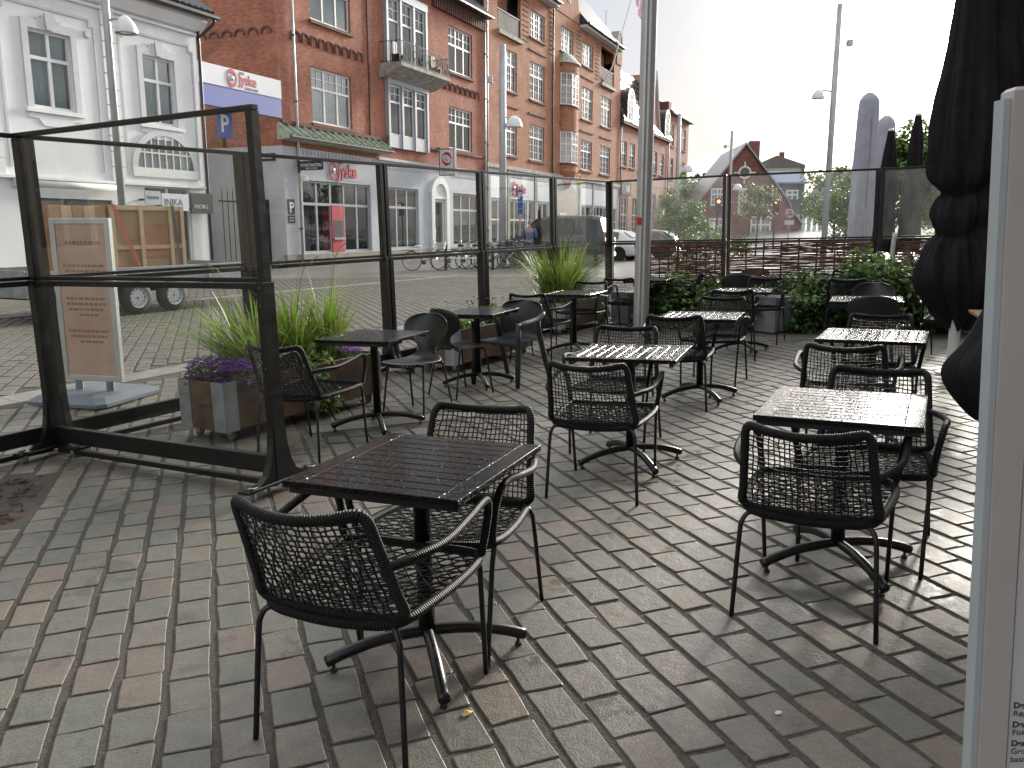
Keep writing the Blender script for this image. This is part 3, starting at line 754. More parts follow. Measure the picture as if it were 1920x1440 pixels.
# ------------------------------------------------------------------ folded parasols
M['canopy'] = mat('black parasol canvas', (0.014, 0.014, 0.016), 0.85, var=0.3, vscale=4, spec=.2)
M['cover'] = mat('pale grey parasol cover', (0.36, 0.37, 0.43), 0.7, var=0.10, vscale=5, bump=.3, bscale=6)
def folded(prof, folds, depth, seed, n=96, corners=0.0, drift=.0, tilt=0.0):
    """A furled canopy: profile of (z, radius); creased pleats hang down it and shift where it is tied."""
    rg = random.Random(seed); ph = rg.uniform(0, 6); V = []; F = []
    amp = [rg.uniform(.5, 1.3) for _ in range(folds)]; jit = [rg.uniform(-.25, .25) for _ in range(folds)]
    P = catmull([(r, 0, z) for z, r in prof], 5); m = len(P); zlo, zhi = prof[0][0], prof[-1][0]
    for i, q in enumerate(P):
        t = (q.z-zlo)/(zhi-zlo)
        ox = drift*sin(2.1*q.z+ph); oy = drift*cos(1.7*q.z+ph)
        for k in range(n):
            a = 2*pi*k/n; s_ = (a/(2*pi)*folds+.25*sin(1.3*q.z+ph)+.12*sin(3.1*q.z+a)) % folds; f_ = int(s_) % folds; u = s_-int(s_)
            crease = (abs(2*u-1+jit[f_]*.4)**.75)             # round lobes, sharp creases
            w = 1-depth*amp[f_]*(1-min(1, abs(crease)))*0 + depth*amp[f_]*(.5-abs(crease)**1.6)
            w += .35*depth*sin(a*folds*2.7+5*q.z)*(.3+.7*(1-t))
            hem = corners*(1-t)**8*(.5+.5*cos(a*4+ph))
            tl = tilt*min(1, 6*t*(1-t))*(sin(a+ph)+.6*sin(2*a+ph*2))
            V.append((q.x*w*cos(a)*1.06+ox, q.x*w*sin(a)*.95+oy, q.z-hem+tl))
    for i in range(m-1):
        for k in range(n): F.append((i*n+k, i*n+(k+1) % n, (i+1)*n+(k+1) % n, (i+1)*n+k))
    F.append(tuple(range(n-1, -1, -1))); F.append(tuple((m-1)*n+k for k in range(n)))
    return MB().add(V, F)
def parasol_black():
    t = empty('folded_parasol')
    folded([(.56, .08), (.60, .13), (.72, .23), (.92, .345), (1.05, .35), (1.20, .31), (1.32, .26), (1.40, .205), (1.48, .235), (1.58, .265), (1.70, .235), (1.77, .19), (1.82, .22), (1.90, .29), (2.05, .325), (2.46, .345), (2.75, .32), (3.0, .285), (3.46, .24), (3.9, .19), (4.4, .12), (4.9, .05)], 8, .24, 4, corners=.14, drift=.028, tilt=.055).build('canopy', M['canopy'], t, True)
    MB().tube([(.19, 0, 1.40), (0, .19, 1.39), (-.19, 0, 1.40), (0, -.19, 1.41)], .012, 6, True).build('tie_strap', M['canopy'], t)
    m = MB()
    m.prism([(.052*cos(2*pi*k/12), .052*sin(2*pi*k/12)) for k in range(12)], .012, 1.2, axis='z'); m.build('pole', M['white_paint'], t)
    MB().lathe([(.145, 0), (.14, .012), (.055, .022), (.055, .03)], 20).build('base_plate', M['white_paint'], t)
    MB().box(.05, .10, -.03, .03, .60, .64, chamfer=.006).build('crank_bracket', M['white_paint'], t)
    put(t, 4.35, 8.2, 0, ground(4.35, 8.2)); tag(t, 'tall furled black parasol tied in the middle on a white pole', 'parasol')
    t = empty('folded_parasol')
    folded([(.50, .22), (.54, .34), (.74, .45), (.95, .36), (1.3, .27), (1.8, .25), (2.3, .21), (2.6, .175), (3.0, .10), (3.3, .05)], 7, .22, 9, corners=.1, tilt=.03).build('canopy', M['canopy'], t, True)
    MB().tube([(0, 0, .02), (0, 0, 1.0)], .04, 10).build('pole', M['white_paint'], t)
    MB().lathe([(.2, 0), (.2, .03), (.06, .04)], 16).build('base_plate', M['black_metal'], t)
    put(t, 2.82, 4.25, 0); tag(t, 'furled black parasol with wide hem behind the white menu stand', 'parasol')
parasol_black()
def parasol_grey(x, y, top, lab):
    t = empty('covered_parasol')
    folded([(.9, .17), (.93, .20), (1.5, .215), (2.4, .205), (3.2, .19), (top-.22, .175), (top-.08, .13), (top, .05)], 6, .10, int(top*10)).build('cover', M['cover'], t, True)
    MB().tube([(.16, 0, top-.48), (0, .16, top-.5), (-.16, 0, top-.48), (0, -.17, top-.5)], .014, 6, True).build('drawstring', M['cover'], t)
    MB().tube([(0, -.205, .95), (0, -.2, 2.6), (0, -.185, top-.5)], .008, 5).build('zip', M['grey_rubber'], t)
    MB().tube([(0, 0, 0), (0, 0, .95)], .04, 10).build('pole', M['grey_pole'], t)
    MB().lathe([(.35, 0), (.35, .05), (.06, .06)], 16).build('base_plate', M['zinc'], t)
    put(t, x, y, 0); tag(t, lab, 'parasol', 'parasols in pale grey covers')
parasol_grey(6.93, 17.0, 3.95, 'furled parasol in a pale grey zipped cover behind the willow fence, the taller of two')
parasol_grey(7.85, 18.3, 3.72, 'furled parasol in a pale grey zipped cover behind the willow fence, the shorter of two')
def parasol_small(x, y, top, lab):
    t = empty('furled_parasol')
    folded([(1.0, .10), (1.05, .17), (1.5, .15), (2.2, .13), (top-.5, .105), (top-.1, .055), (top-.02, .05)], 7, .20, int(x*10), corners=.08).build('canopy', M['canopy'], t, True)
    MB().lathe([(.055, top-.03), (.055, top), (.03, top+.012)], 12).build('cap', M['white_paint'], t)
    MB().tube([(0, 0, 0), (0, 0, 1.1)], .03, 8).build('pole', M['grey_pole'], t)
    MB().lathe([(.3, 0), (.3, .05), (.05, .06)], 14).build('base_plate', M['zinc'], t)
    put(t, x, y, 0); tag(t, lab, 'parasol', 'small furled black parasols')
parasol_small(6.62, 15.2, 3.05, 'small furled black parasol with a white cap beside the grey covers, shorter of two')
parasol_small(6.98, 15.0, 3.27, 'small furled black parasol with a white cap in front of the tree, taller of two')
# ------------------------------------------------------------------ menu stand
def menu_stand():
    t = empty('menu_stand'); W, H_, f = .60, 1.664, .034
    M['stand'] = mat('off white lacquered frame', (0.50, 0.46, 0.44), 0.5, var=.05, vscale=6)
    M['paper'] = mat('white poster paper', (0.62, 0.61, 0.62), .7, var=.03)
    M['ink'] = mat('dark print', (0.06, 0.06, 0.07), .7, var=.05)
    for nm, a in (('frame_stile', (0, f, 0, .030, 0, H_)), ('frame_stile', (W-f, W, 0, .030, 0, H_)), ('frame_rail', (f, W-f, .001, .029, H_-f, H_-.001)), ('frame_rail', (f, W-f, .001, .029, .001, f))):
        MB().box(*a, chamfer=.004).build(nm, M['stand'], t)
    MB().box(-.008, -.0005, .006, .029, .002, H_-.012).build('edge_strip', mat('pale blue grey trim', (.42, .46, .48), .4, var=.05), t)
    MB().box(f, W-f, .012, .022, f, H_-f).build('backing', M['stand'], t)
    MB().box(f+.006, W-f-.004, .0085, .0115, f+.02, H_-f-.022).build('poster', M['paper'], t)
    def line(txt, x, z, size, bold=0):
        c = bpy.data.curves.new('txt', 'FONT'); c.body = txt; c.size = size; c.extrude = .0004; c.offset = bold
        ob = bpy.data.objects.new('tmp', c); me = bpy.data.meshes.new_from_object(ob); bpy.data.objects.remove(ob); bpy.data.curves.remove(c)
        me.materials.append(M['ink']); o = link('menu_text', me, t); o.rotation_euler = (pi/2, 0, 0); o.location = (x, .0080, z)
    z = .882
    for a, b in (('Den', 'Røget'), ('Den', 'Fiske'), ('Den m', 'Grov')):
        line(a, f+.010, z, .0115, .0004); line(b, f+.010, z-.0115, .0115)
        z -= .0275
    line('basilik', f+.010, z+.004, .0115)
    return t
ms = menu_stand()

ms.matrix_world = Matrix.Translation((.662, 1.0, .017)) @ Matrix.Rotation(radians(-3.1), 4, 'Y') @ Matrix.Rotation(radians(-3), 4, 'Z')
tag(ms, 'white framed menu stand with printed poster at the edge of the terrace', 'menu stand')
# ------------------------------------------------------------------ glass wind screens round the terrace
M['fence_glass'] = glass('rain spotted glass', (0.975, 0.985, 0.978), dirt=0.003, specks=0.06, refl=.75)
M['fence_glass_hazy'] = glass('dusty backlit glass', (0.97, 0.98, 0.975), dirt=0.026, specks=0.09, refl=.8)
M['screen_metal'] = mat('black anodised profile', (0.006, 0.006, 0.0065), 0.38, var=0.2, vscale=11, rvar=.08)
HF = 2.2; HM = 1.245
def caster(t, x, y, name='caster'):
    m = MB(); m.lathe([(.016, .078), (.016, .084), (.030, .0845), (.030, .090)], 10, Matrix.Translation((x, y, 0)))
    for s in (-1, 1): m.box(x-.022, x+.022, y+s*.017-.002, y+s*.017+.002, .03, .09)
    m.box(x+.01, x+.05, y-.016, y+.016, .085, .095, chamfer=.002)
    o = m.build(name, M['chrome'], t)
    R_ = Matrix.Translation((x, y, .04)) @ Matrix.Rotation(pi/2, 4, 'X')
    MB().lathe([(.026, -.014), (.038, -.012), (.038, .012), (.026, .014)], 16, R_).build('wheel', M['grey_rubber'], o, True)
def screen(p, q, label, hazy=False, gap=.010, low_glass=True, feet=True):
    """One free-standing screen from p to q: local x runs along it."""
    L_ = math.hypot(q[0]-p[0], q[1]-p[1])-2*gap; az = math.degrees(atan2(q[0]-p[0], q[1]-p[1]))-90
    t = empty('glass_screen'); g = M['fence_glass_hazy'] if hazy else M['fence_glass']
    h = L_/2
    pw = .056
    for s in (-1, 1):
        post = MB(); x0, x1 = (s*h-(pw if s > 0 else 0)), (s*h+(pw if s < 0 else 0))
        post.box(x0, x1, -.045, .045, .055, HM+.005, chamfer=.003)
        post.box(x0+.004, x1-.004, -.026, .030, HM+.005, HF, chamfer=.002)
        po = post.build('post', M['screen_metal'], t)
        sc = MB()
        for z in (.30, .75, 1.12, 1.22): sc.lathe([(.0045, 0), (.0045, .002)], 6, Matrix.Translation(((x0+x1)/2, -.0452, z)) @ Matrix.Rotation(pi/2, 4, 'X'))
        tag(sc.build('screws', M['chrome'], po), kind='stuff')
        ft = MB(); xc = (x0+x1)/2
        ft.box(xc-.04, xc+.04, -.30, .30, .058, .078, chamfer=.004)
        for sd in (-1, 1):     # curved bracket from foot to post
            poly = [(sd*.046, .078), (sd*.19, .079), (sd*.12, .12), (sd*.085, .19), (sd*.062, .29), (sd*.052, .40), (sd*.046, .40)]
            ft.prism(poly if sd > 0 else poly[::-1], xc-.024, xc+.024, axis='x')
        fo = ft.build('foot', M['screen_metal'], t, fix=True)
        for sd in (-1, 1): caster(t, xc, sd*.25)
    MB().box(-h+pw+.001, h-pw-.001, -.024, .024, .105, .215, chamfer=.003).build('bottom_rail', M['screen_metal'], t)
    MB().box(-h+pw+.001, h-pw-.001, -.018, .018, .024, .060, chamfer=.003).build('floor_rail', M['screen_metal'], t)
    MB().box(-h+pw+.001, h-pw-.001, -.030, .030, HM-.035, HM, chamfer=.003).build('middle_rail', M['screen_metal'], t)
    MB().box(-h+pw-.002, h-pw+.002, -.014, .016, HM+.006, HM+.030, chamfer=.002).build('sash_rail', M['screen_metal'], t)
    MB().box(-h+.0005, h-.0005, -.022, .024, HF+.0005, HF+.030, chamfer=.003).build('top_rail', M['screen_metal'], t)
    if low_glass: MB().box(-h+pw-.001, h-pw+.001, -.004, .004, .213, HM-.034).build('lower_pane', g, t)
    MB().box(-h+pw-.003, h-pw+.003, -.003, .005, HM+.028, HF+.001).build('upper_pane', g, t)
    place(t, (p[0]+q[0])/2, (p[1]+q[1])/2, az); tag(t, label, 'glass screen', 'black framed glass wind screens')
    return t
def fa(s): return (FA0[0]+FAD[0]*s, FA0[1]+FAD[1]*s)
A_lab = ['beyond the corner with the tree pit', 'with the long planter of purple flowers in front', 'behind the table by the long planter',
         'behind the low green planter', 'behind the grey resin armchair and parked bicycles', 'behind the tall ornamental grass']
for k, lab in enumerate(A_lab):
    s0 = -1.87+1.87*k
    screen(fa(s0), fa(s0+1.87), 'black framed glass wind screen '+lab)
CN = fa(9.35)
screen((-3.30, 5.86), (-1.36, 4.84), 'black framed glass wind screen standing across the terrace end beside the front table', gap=.01)
B = [CN, (3.30, 12.98), (5.30, 12.28), (7.2, 11.55)]
for k, lab in enumerate(['above the willow hurdle next to the fence corner', 'above the willow hurdle in front of the gabled house', 'above the willow hurdle in front of the covered parasols']):
    screen(B[k], B[k+1], 'black framed dusty glass wind screen '+lab, True, low_glass=False)
# ------------------------------------------------------------------ willow hurdles
M['willow'] = mat('reddish brown willow', (0.105, 0.046, 0.030), 0.7, var=0.40, vscale=9, island=.45)
def hurdle(p, q, label, seed):
    L_ = math.hypot(q[0]-p[0], q[1]-p[1]); az = math.degrees(atan2(q[0]-p[0], q[1]-p[1]))-90; rg = random.Random(seed)
    t = empty('willow_hurdle'); h = L_/2; n = 9; H_ = 1.24
    for i in range(n):
        x = -h+L_*i/(n-1); MB().tube([(x+rg.uniform(-.01, .01), 0, .02), (x, 0, H_+rg.uniform(-.01, .04))], .012, 6).build('stake', M['willow'], t)
    w = MB(); z = .06; row = 0
    while z < H_-.02:
        pts = []; off = row % 2; m = (n-1)*2
        a = -h-rg.uniform(0, .03); b = h+rg.uniform(0, .03)
        if rg.random() < .35: a += rg.uniform(0, L_*.5)
        elif rg.random() < .3: b -= rg.uniform(0, L_*.5)
        wob = rg.uniform(0, 6)
        for k in range(m+1):
            x = -h+L_*k/m
            if x < a or x > b: continue
            pts.append((x, .020*(1 if (k//2+off) % 2 else -1) if k % 2 == 0 else 0.0, z+.006*sin(wob+k*.9)+rg.uniform(-.003, .003)))
        if len(pts) > 2: w.tube(pts, rg.uniform(.0050, .0090), 5, caps=False)
        z += rg.uniform(.006, .0135); row += 1
    tag(w.build('woven_rods', M['willow'], t), kind='stuff')
    place(t, (p[0]+q[0])/2, (p[1]+q[1])/2, az); tag(t, label, 'hurdle', 'woven willow hurdles')
bn = Vector((-(B[3][1]-B[0][1]), B[3][0]-B[0][0])).normalized()*-.09
def ob(k): return (B[k][0]+bn.x, B[k][1]+bn.y)
def lerp2(a, b, t): return (a[0]+(b[0]-a[0])*t, a[1]+(b[1]-a[1])*t)
hurdle(lerp2(ob(0), ob(1), .38), ob(1), 'woven reddish willow hurdle beside the fence corner', 1)
hurdle(lerp2(ob(1), ob(2), .03), lerp2(ob(1), ob(2), .97), 'woven reddish willow hurdle in front of the gabled house', 2)
hurdle(lerp2(ob(2), ob(3), .12), ob(3), 'woven reddish willow hurdle below the covered parasols', 3)
MB_birch = MB().tube(catmull([(0, 0, 0), (.02, .01, .5), (-.01, 0, 1.0), (.015, 0, 1.32)], 4), .032, 9)
o = MB_birch.build('birch_post', mat('white birch bark', (.55, .53, .48), .7, var=.3, vscale=9), smooth=True)
p_ = lerp2(ob(2), ob(3), .06); place(o, p_[0]+.05, p_[1]-.12, 0); tag(o, 'pale birch pole standing between two willow hurdles', 'post')

# ------------------------------------------------------------------ planters and plants
M['planter_wood'] = mat('weathered larch board', (0.115, 0.070, 0.040), 0.7, var=0.4, vscale=5, bump=.3, bscale=25, island=.25)
M['soil'] = mat('potting soil', (0.03, 0.022, 0.016), .95, var=.4, vscale=40, bump=.8, bscale=80)
M['blade'] = mat('grass blade', (0.190, 0.290, 0.045), 0.45, var=0.25, vscale=3, island=.35, trans=.45)
M['leaf'] = mat('green leaf', (0.110, 0.190, 0.038), 0.45, island=.40, var=.2, vscale=3, trans=.35)
M['leaf_dark'] = mat('dark glossy leaf', (0.085, 0.150, 0.034), 0.40, island=.45, var=.25, vscale=2, trans=.30)
M['leaf_bright'] = mat('bright young leaf', (0.115, 0.195, 0.030), 0.45, island=.35, var=.2, vscale=3, trans=.4)
M['leaf_yellow'] = mat('yellowish leaf', (0.150, 0.150, 0.025), 0.45, island=.40, var=.2, vscale=3, trans=.35)
M['dry'] = mat('dry straw blade', (.30, .24, .10), .6, island=.3, trans=.3)
M['purple'] = mat('purple blossom', (0.330, 0.095, 0.500), .6, island=.45, trans=.3)
M['stem'] = mat('brown stem', (0.06, 0.045, 0.025), .8, var=.3)
def leaf(m, p, d, size, rg, w=.62):
    """A folded pointed leaf of two quads."""
    d = d.normalized(); s = d.cross(Vector((rg.uniform(-.4, .4), rg.uniform(-.4, .4), 1))); s = s.normalized() if s.length > .01 else Vector((1, 0, 0))
    n = s.cross(d); a = p; b = p+d*size*.5+n*size*.06; c = p+d*size-n*size*.12
    k = size*w*.5
    m.add([a, b+s*k-n*size*.07, c, b-s*k-n*size*.07, b], [(0, 4, 1), (4, 2, 1), (0, 3, 4), (3, 2, 4)])
def leafy(name, label, cat, mat_, n, box, size, seed, base=(0, 0, 0), group=None, stems=8, shape=None, w=.62, droop=.3):
    """Leaves spread through an uneven volume, with a few stems inside."""
    rg = random.Random(seed); t = empty(name); m = MB(); hx, hy, h = box
    cl = [(rg.uniform(-.8, .8)*hx, rg.uniform(-.8, .8)*hy, rg.uniform(.15, .9)*h, rg.uniform(.35, .6)) for _ in range(max(5, n//140))]
    for i in range(n):
        cx_, cy_, cz_, cr_ = rg.choice(cl)
        v = Vector((rg.gauss(0, 1), rg.gauss(0, 1), rg.gauss(0, 1))); v = v.normalized()*rg.random()**.4*cr_
        p = Vector((cx_+v.x*hx*.9, cy_+v.y*hy*.9, max(.02, cz_+v.z*h*.55)))
        if shape and not shape(p): continue
        d = Vector((v.x+rg.uniform(-.5, .5), v.y+rg.uniform(-.5, .5), v.z*.5+rg.uniform(-.6, .5)-droop*.3))
        leaf(m, p, d, size*rg.uniform(.55, 1.25), rg, w)
    m.build('foliage', mat_, t)
    s = MB()
    for k in range(stems):
        c = rg.choice(cl); s.tube(catmull([(c[0]*.3+rg.uniform(-.03, .03), c[1]*.3, 0), (c[0]*.6, c[1]*.7, c[2]*.5), (c[0], c[1], c[2])], 3), [.006]*7, 5)
    s.build('stems', M['stem'], t)
    tag(t, label, cat, group); return t
def grass(name, label, n, h, spread, seed, group='ornamental grasses in the planters', wid=.007, lean=(0, 0)):
    rg = random.Random(seed); m = MB(); dr = MB(); st = MB(); t = empty(name)
    for i in range(n):
        a = rg.uniform(0, 2*pi); r0 = rg.random()**.5*spread*.32; L_ = h*rg.uniform(.55, 1.15); out = rg.uniform(.12, .75); bend = rg.uniform(0, .5) if rg.random() < .45 else 0
        d = Vector((cos(a)+lean[0], sin(a)+lean[1], 0)); p0 = Vector((cos(a)*r0, sin(a)*r0, 0)); wv = wid*rg.uniform(.7, 1.4)
        s = Vector((-sin(a), cos(a), 0)); tw = rg.uniform(-.6, .6); V = []; F = []; K = 6
        for k in range(K+1):
            q = k/K; rad = out*spread*(q**1.7)*1.25; z = L_*(q-(.42*out+bend)*q**3)
            p = p0+d*rad+Vector((0, 0, z)); ww = wv*(1-q**2.2)*(.55+.45*min(1, q*4)); ss = (s*cos(tw*q)+Vector((0, 0, 1))*sin(tw*q)*.4)
            V += [p-ss*ww, p+ss*ww]
        for k in range(K): F.append((2*k, 2*k+1, 2*k+3, 2*k+2))
        (dr if rg.random() < .10 else m).add(V, F)
    for i in range(max(2, n//60)):           # thin seed heads
        a = rg.uniform(0, 6.28); pts = [(0, 0, 0), (cos(a)*.05, sin(a)*.05, h*.6), (cos(a)*spread*.35, sin(a)*spread*.35, h*1.15), (cos(a)*spread*.7, sin(a)*spread*.7, h*1.3)]
        st.tube(catmull(pts, 4), .0016, 4, caps=False)
        for k in range(14):
            p = Vector(pts[2]).lerp(Vector(pts[3]), k/14); leaf(st, p, Vector((rg.uniform(-1, 1), rg.uniform(-1, 1), rg.uniform(-.2, 1))), .02, rg, .25)
    m.build('blades', M['blade'], t); dr.build('dry_blades', M['dry'], t); st.build('seed_heads', M['leaf_yellow'], t)
    tag(t, label, 'grass', group); return t
def flowers(name, label, n, hx, hy, h, seed, group='purple bellflowers in the planters'):
    rg = random.Random(seed); t = empty(name); g = MB(); m = MB()
    for i in range(n):
        a = rg.uniform(0, 6.28); r = rg.random()**.5; x = cos(a)*r*hx; y = sin(a)*r*hy; z = h*(.45+.55*sqrt(max(0, 1-r*r)))*rg.uniform(.75, 1.1)-(.06 if r > .85 else 0)
        for k in range(5):
            b = k*1.2566+a; d = Vector((cos(b), sin(b), .35)); leaf(m, Vector((x, y, z)), d, .016*rg.uniform(.7, 1.2), rg, .8)
        if i % 2 == 0:
            for k in range(3): leaf(g, Vector((x+rg.uniform(-.02, .02), y+rg.uniform(-.02, .02), z*rg.uniform(.3, .85))), Vector((rg.uniform(-1, 1), rg.uniform(-1, 1), rg.uniform(-.2, .6))), .03, rg, .7)
    m.build('blossoms', M['purple'], t); g.build('foliage', M['leaf'], t); tag(t, label, 'flowers', group); return t
def planter(x, y, az, L_, W_, label):
    """Wooden trough with zinc corners on castors; local y along its length."""
    t = empty('planter_box'); z0, z1 = .085, .455
    hw, hl = W_/2, L_/2; zw = .125; hb = (z1-z0)/2
    for s in (-1, 1):
        for k in range(2):
            a, b = z0+k*hb+.002, z0+(k+1)*hb-.002
            MB().box(s*hw-(.022 if s > 0 else 0), s*hw+(.022 if s < 0 else 0), -hl+.03, hl-.03, a, b, chamfer=.002).build('board', M['planter_wood'], t)
            MB().box(-hw+.03, hw-.03, s*hl-(.022 if s > 0 else 0), s*hl+(.022 if s < 0 else 0), a, b, chamfer=.002).build('board', M['planter_wood'], t)
    for sx in (-1, 1):
        for sy in (-1, 1):
            m = MB(); e = .004
            m.box(*sorted((sx*(hw+e), sx*(hw+.001))), *sorted((sy*(hl+e), sy*(hl-zw))), z0-.003, z1+.003)
            m.box(*sorted((sx*(hw+.001), sx*(hw-zw))), *sorted((sy*(hl+e), sy*(hl+.001))), z0-.003, z1+.003)
            m.build('zinc_corner', M['zinc'], t)
            caster(t, sx*(hw-.07), sy*(hl-.10))
    MB().box(-hw+.023, hw-.023, -hl+.023, hl-.023, z1-.06, z1-.045).build('soil', M['soil'], t)
    MB().box(-hw+.023, hw-.023, -hl+.023, hl-.023, z0+.002, z0+.02).build('floor_board', M['planter_wood'], t)
    place(t, x, y, az); tag(t, label, 'planter', 'wooden planters along the glass fence'); return t
fz = 31.6
def along(c, s, n=0): return (c[0]+FAD[0]*s+FAN[0]*n, c[1]+FAD[1]*s+FAN[1]*n)
PC1, PC2, PC3 = (-1.86, 6.90), (-.39, 9.72), (.92, 12.72)
planter(*PC1, fz, 1.75, .50, 'long larch planter with zinc corners holding purple flowers and tall grass')
planter(*PC2, fz, 1.65, .50, 'larch planter with zinc corners holding low bright green plants')
planter(*PC3, fz, 1.65, .50, 'larch planter with zinc corners holding the tallest ornamental grass')
def pl(o, c, s, n, z=.40): place(o, *along(c, s, n), 0, z)
pl(flowers('flower_clump', 'purple bellflowers spilling over the near end of the long planter, fence side', 620, .19, .17, .20, 1), PC1, -.70, -.11)
pl(flowers('flower_clump', 'purple bellflowers on the near corner of the long planter, terrace side', 560, .18, .17, .18, 2), PC1, -.62, .14)
pl(flowers('flower_clump', 'purple bellflowers at the far end of the long planter under the table', 260, .15, .15, .12, 3), PC1, .66, .08)
pl(grass('grass_clump', 'arching green grass hanging over the near purple flowers', 330, .72, .66, 4, lean=(-.35, -.2), wid=.009), PC1, -.30, -.05)
pl(grass('grass_clump', 'upright bright green grass in the middle of the long planter', 260, .72, .42, 5, wid=.008), PC1, .10, -.02)
pl(grass('grass_clump', 'feathery upright grass at the far end of the long planter', 190, .80, .40, 6, wid=.008), PC1, .55, -.06)
pl(leafy('trailing_plant', 'leafy plant trailing down over the side of the long planter', 'plant', M['leaf'], 520, (.20, .22, .26), .065, 7, group=None), PC1, .12, .20, .30)
pl(leafy('trailing_plant', 'leafy tail trailing to the ground beside the long planter', 'plant', M['leaf'], 260, (.10, .16, .36), .055, 8), PC1, .16, .33, .02)
pl(leafy('herb_clump', 'dark seeding plant between the grasses of the long planter', 'plant', M['leaf_dark'], 260, (.20, .20, .32), .05, 9), PC1, .38, -.10)
pl(leafy('herb_clump', 'low bright green succulent clump in the second planter', 'plant', M['leaf_bright'], 620, (.22, .36, .17), .045, 10), PC2, -.30, -.02)
pl(leafy('herb_clump', 'low bright green clump with dark flower heads in the second planter', 'plant', M['leaf_bright'], 620, (.22, .36, .20), .045, 11), PC2, .38, -.02)
def seedheads(c, s, n_, seed, lab):
    rg = random.Random(seed); m = MB(); h = MB(); t = empty('seed_heads')
    for k in range(26):
        x, y = rg.uniform(-.25, .25), rg.uniform(-.55, .55); z = rg.uniform(.22, .34)
        m.tube([(x*.8, y*.8, 0), (x, y, z)], .0012, 4, caps=False); h.lathe([(.002, z), (.011, z+.006), (.007, z+.016)], 6, Matrix.Translation((x, y, 0)))
    m.build('stalks', M['stem'], t); h.build('heads', mat('dried purple heads', (.06, .03, .045), .8, var=.3), t)
    place(t, *along(c, s, n_), fz, .40); tag(t, lab, 'plant')
seedheads(PC2, .05, 0, 3, 'thin stalks with dark dried flower heads above the second planter')
pl(grass('grass_clump', 'tallest bushy green grass in the far planter by the parked van', 620, 1.02, .95, 12, wid=.008), PC3, -.35, -.02)
pl(leafy('herb_clump', 'small leafy filler plant beside the tallest grass', 'plant', M['leaf_bright'], 300, (.22, .30, .26), .05, 13), PC3, .35, .0)
pl(flowers('flower_clump', 'purple flowers at the near end of the far planter', 180, .14, .12, .12, 14), PC3, -.74, .0)
pl(leafy('trailing_plant', 'bright green leafy plant trailing from the far planter', 'plant', M['leaf_bright'], 240, (.12, .22, .34), .06, 15), PC3, .2, .34, .03)
# hedge of climbers along the willow hurdles
def hedge_row():
    d = Vector((B[3][0]-B[0][0], B[3][1]-B[0][1])).normalized(); nn = Vector((d.y, -d.x)) if d.y < 0 else Vector((-d.y, d.x))
    nn = Vector((-abs(d.y), -abs(d.x)))
    specs = [(1.05, .42, .85, 'leaf', 'yellow green climber at the first willow hurdle', 900),
             (1.75, .5, .95, 'leaf_dark', 'dark leafy climber at the first willow hurdle', 1000),
             (2.55, .55, .88, 'leaf_yellow', 'bush with yellowish tips at the second willow hurdle', 700),
             (3.35, .6, .98, 'leaf_dark', 'broad dark climber below the gabled house', 1100),
             (4.1, .6, 1.22, 'leaf', 'tall climber reaching up the second willow hurdle', 1300),
             (4.85, .62, 1.02, 'leaf_dark', 'dense dark climber below the covered parasols', 1400),
             (5.6, .6, .98, 'leaf', 'leafy climber by the birch pole', 1300),
             (6.3, .6, 1.0, 'leaf_dark', 'dark climber behind the furled black parasol', 1200)]
    for i, (s, w, h, mm, lab, n) in enumerate(specs):
        x = B[0][0]+d.x*s+nn.x*.55; y = B[0][1]+d.y*s+nn.y*.55
        o = leafy('climbing_plant', lab, 'climber', M[mm], int(n*2.6), (w*1.15, .42, h*.80), .085, 40+i, group='climbers along the willow hurdles', stems=10, w=.85)
        place(o, x, y, -31)
        x = B[0][0]+d.x*(s+.15)+nn.x*.95; y = B[0][1]+d.y*(s+.15)+nn.y*.95
        o = leafy('low_ivy', 'low ivy skirt in front of the '+lab.split(' at ')[0].split(' below ')[0].split(' by ')[0].split(' behind ')[0], 'ivy', M['leaf_dark'], 1300, (w*1.15, .36, .55), .075, 60+i, group='ivy along the foot of the hedge', stems=5, w=.85)
        place(o, x, y, -31)
hedge_row()
def zinc_box(x, y, az, lab):
    t = empty('zinc_trough'); MB().box(-.3, .3, -.2, .2, .03, .5, chamfer=.004).build('box', M['zinc'], t)
    for s in (-1, 1): MB().box(s*.301-.012, s*.301+.012, -.21, .21, .02, .505).build('corner_strip', M['zinc'], t)
    MB().box(-.25, .25, -.15, .15, 0, .03).build('plinth', M['rubber'], t)
    place(t, x, y, az); tag(t, lab, 'trough', 'zinc troughs in the hedge')
zinc_box(3.75, 11.75, -31, 'zinc plant trough peeping out of the hedge behind the woven chairs')
zinc_box(1.95, 13.25, -31, 'zinc plant trough in the fence corner')
# ------------------------------------------------------------------ buildings across the street
BAZ = radians(23.0); BD = Vector((sin(BAZ), cos(BAZ), 0)); BN = Vector((cos(BAZ), -sin(BAZ), 0)); BP = Vector((-8.42, 33.55, 0))
MBLD = Matrix.Translation(BP) @ Matrix.Rotation(pi/2-BAZ, 4, 'Z')     # local x along the street, y into the house
M['brick'] = brick_mat('dark red brick', (.42, .150, .084), (.32, .108, .066), (.28, .185, .13))
M['brick2'] = brick_mat('orange red brick', (.43, .178, .090), (.34, .130, .070), (.31, .21, .145))
M['brick3'] = brick_mat('bright red brick', (.42, .17, .115), (.35, .14, .095), (.30, .21, .16))
M['trim_brick'] = mat('moulded dark brick', (.125, .052, .038), .8, var=.3, vscale=5)
M['grey_wall'] = mat('grey painted render', (.46, .465, .49), .7, var=.08, vscale=2, bump=.05)
M['granite'] = mat('sandy granite plinth', (.27, .23, .18), .7, var=.2, vscale=3, bump=.1)
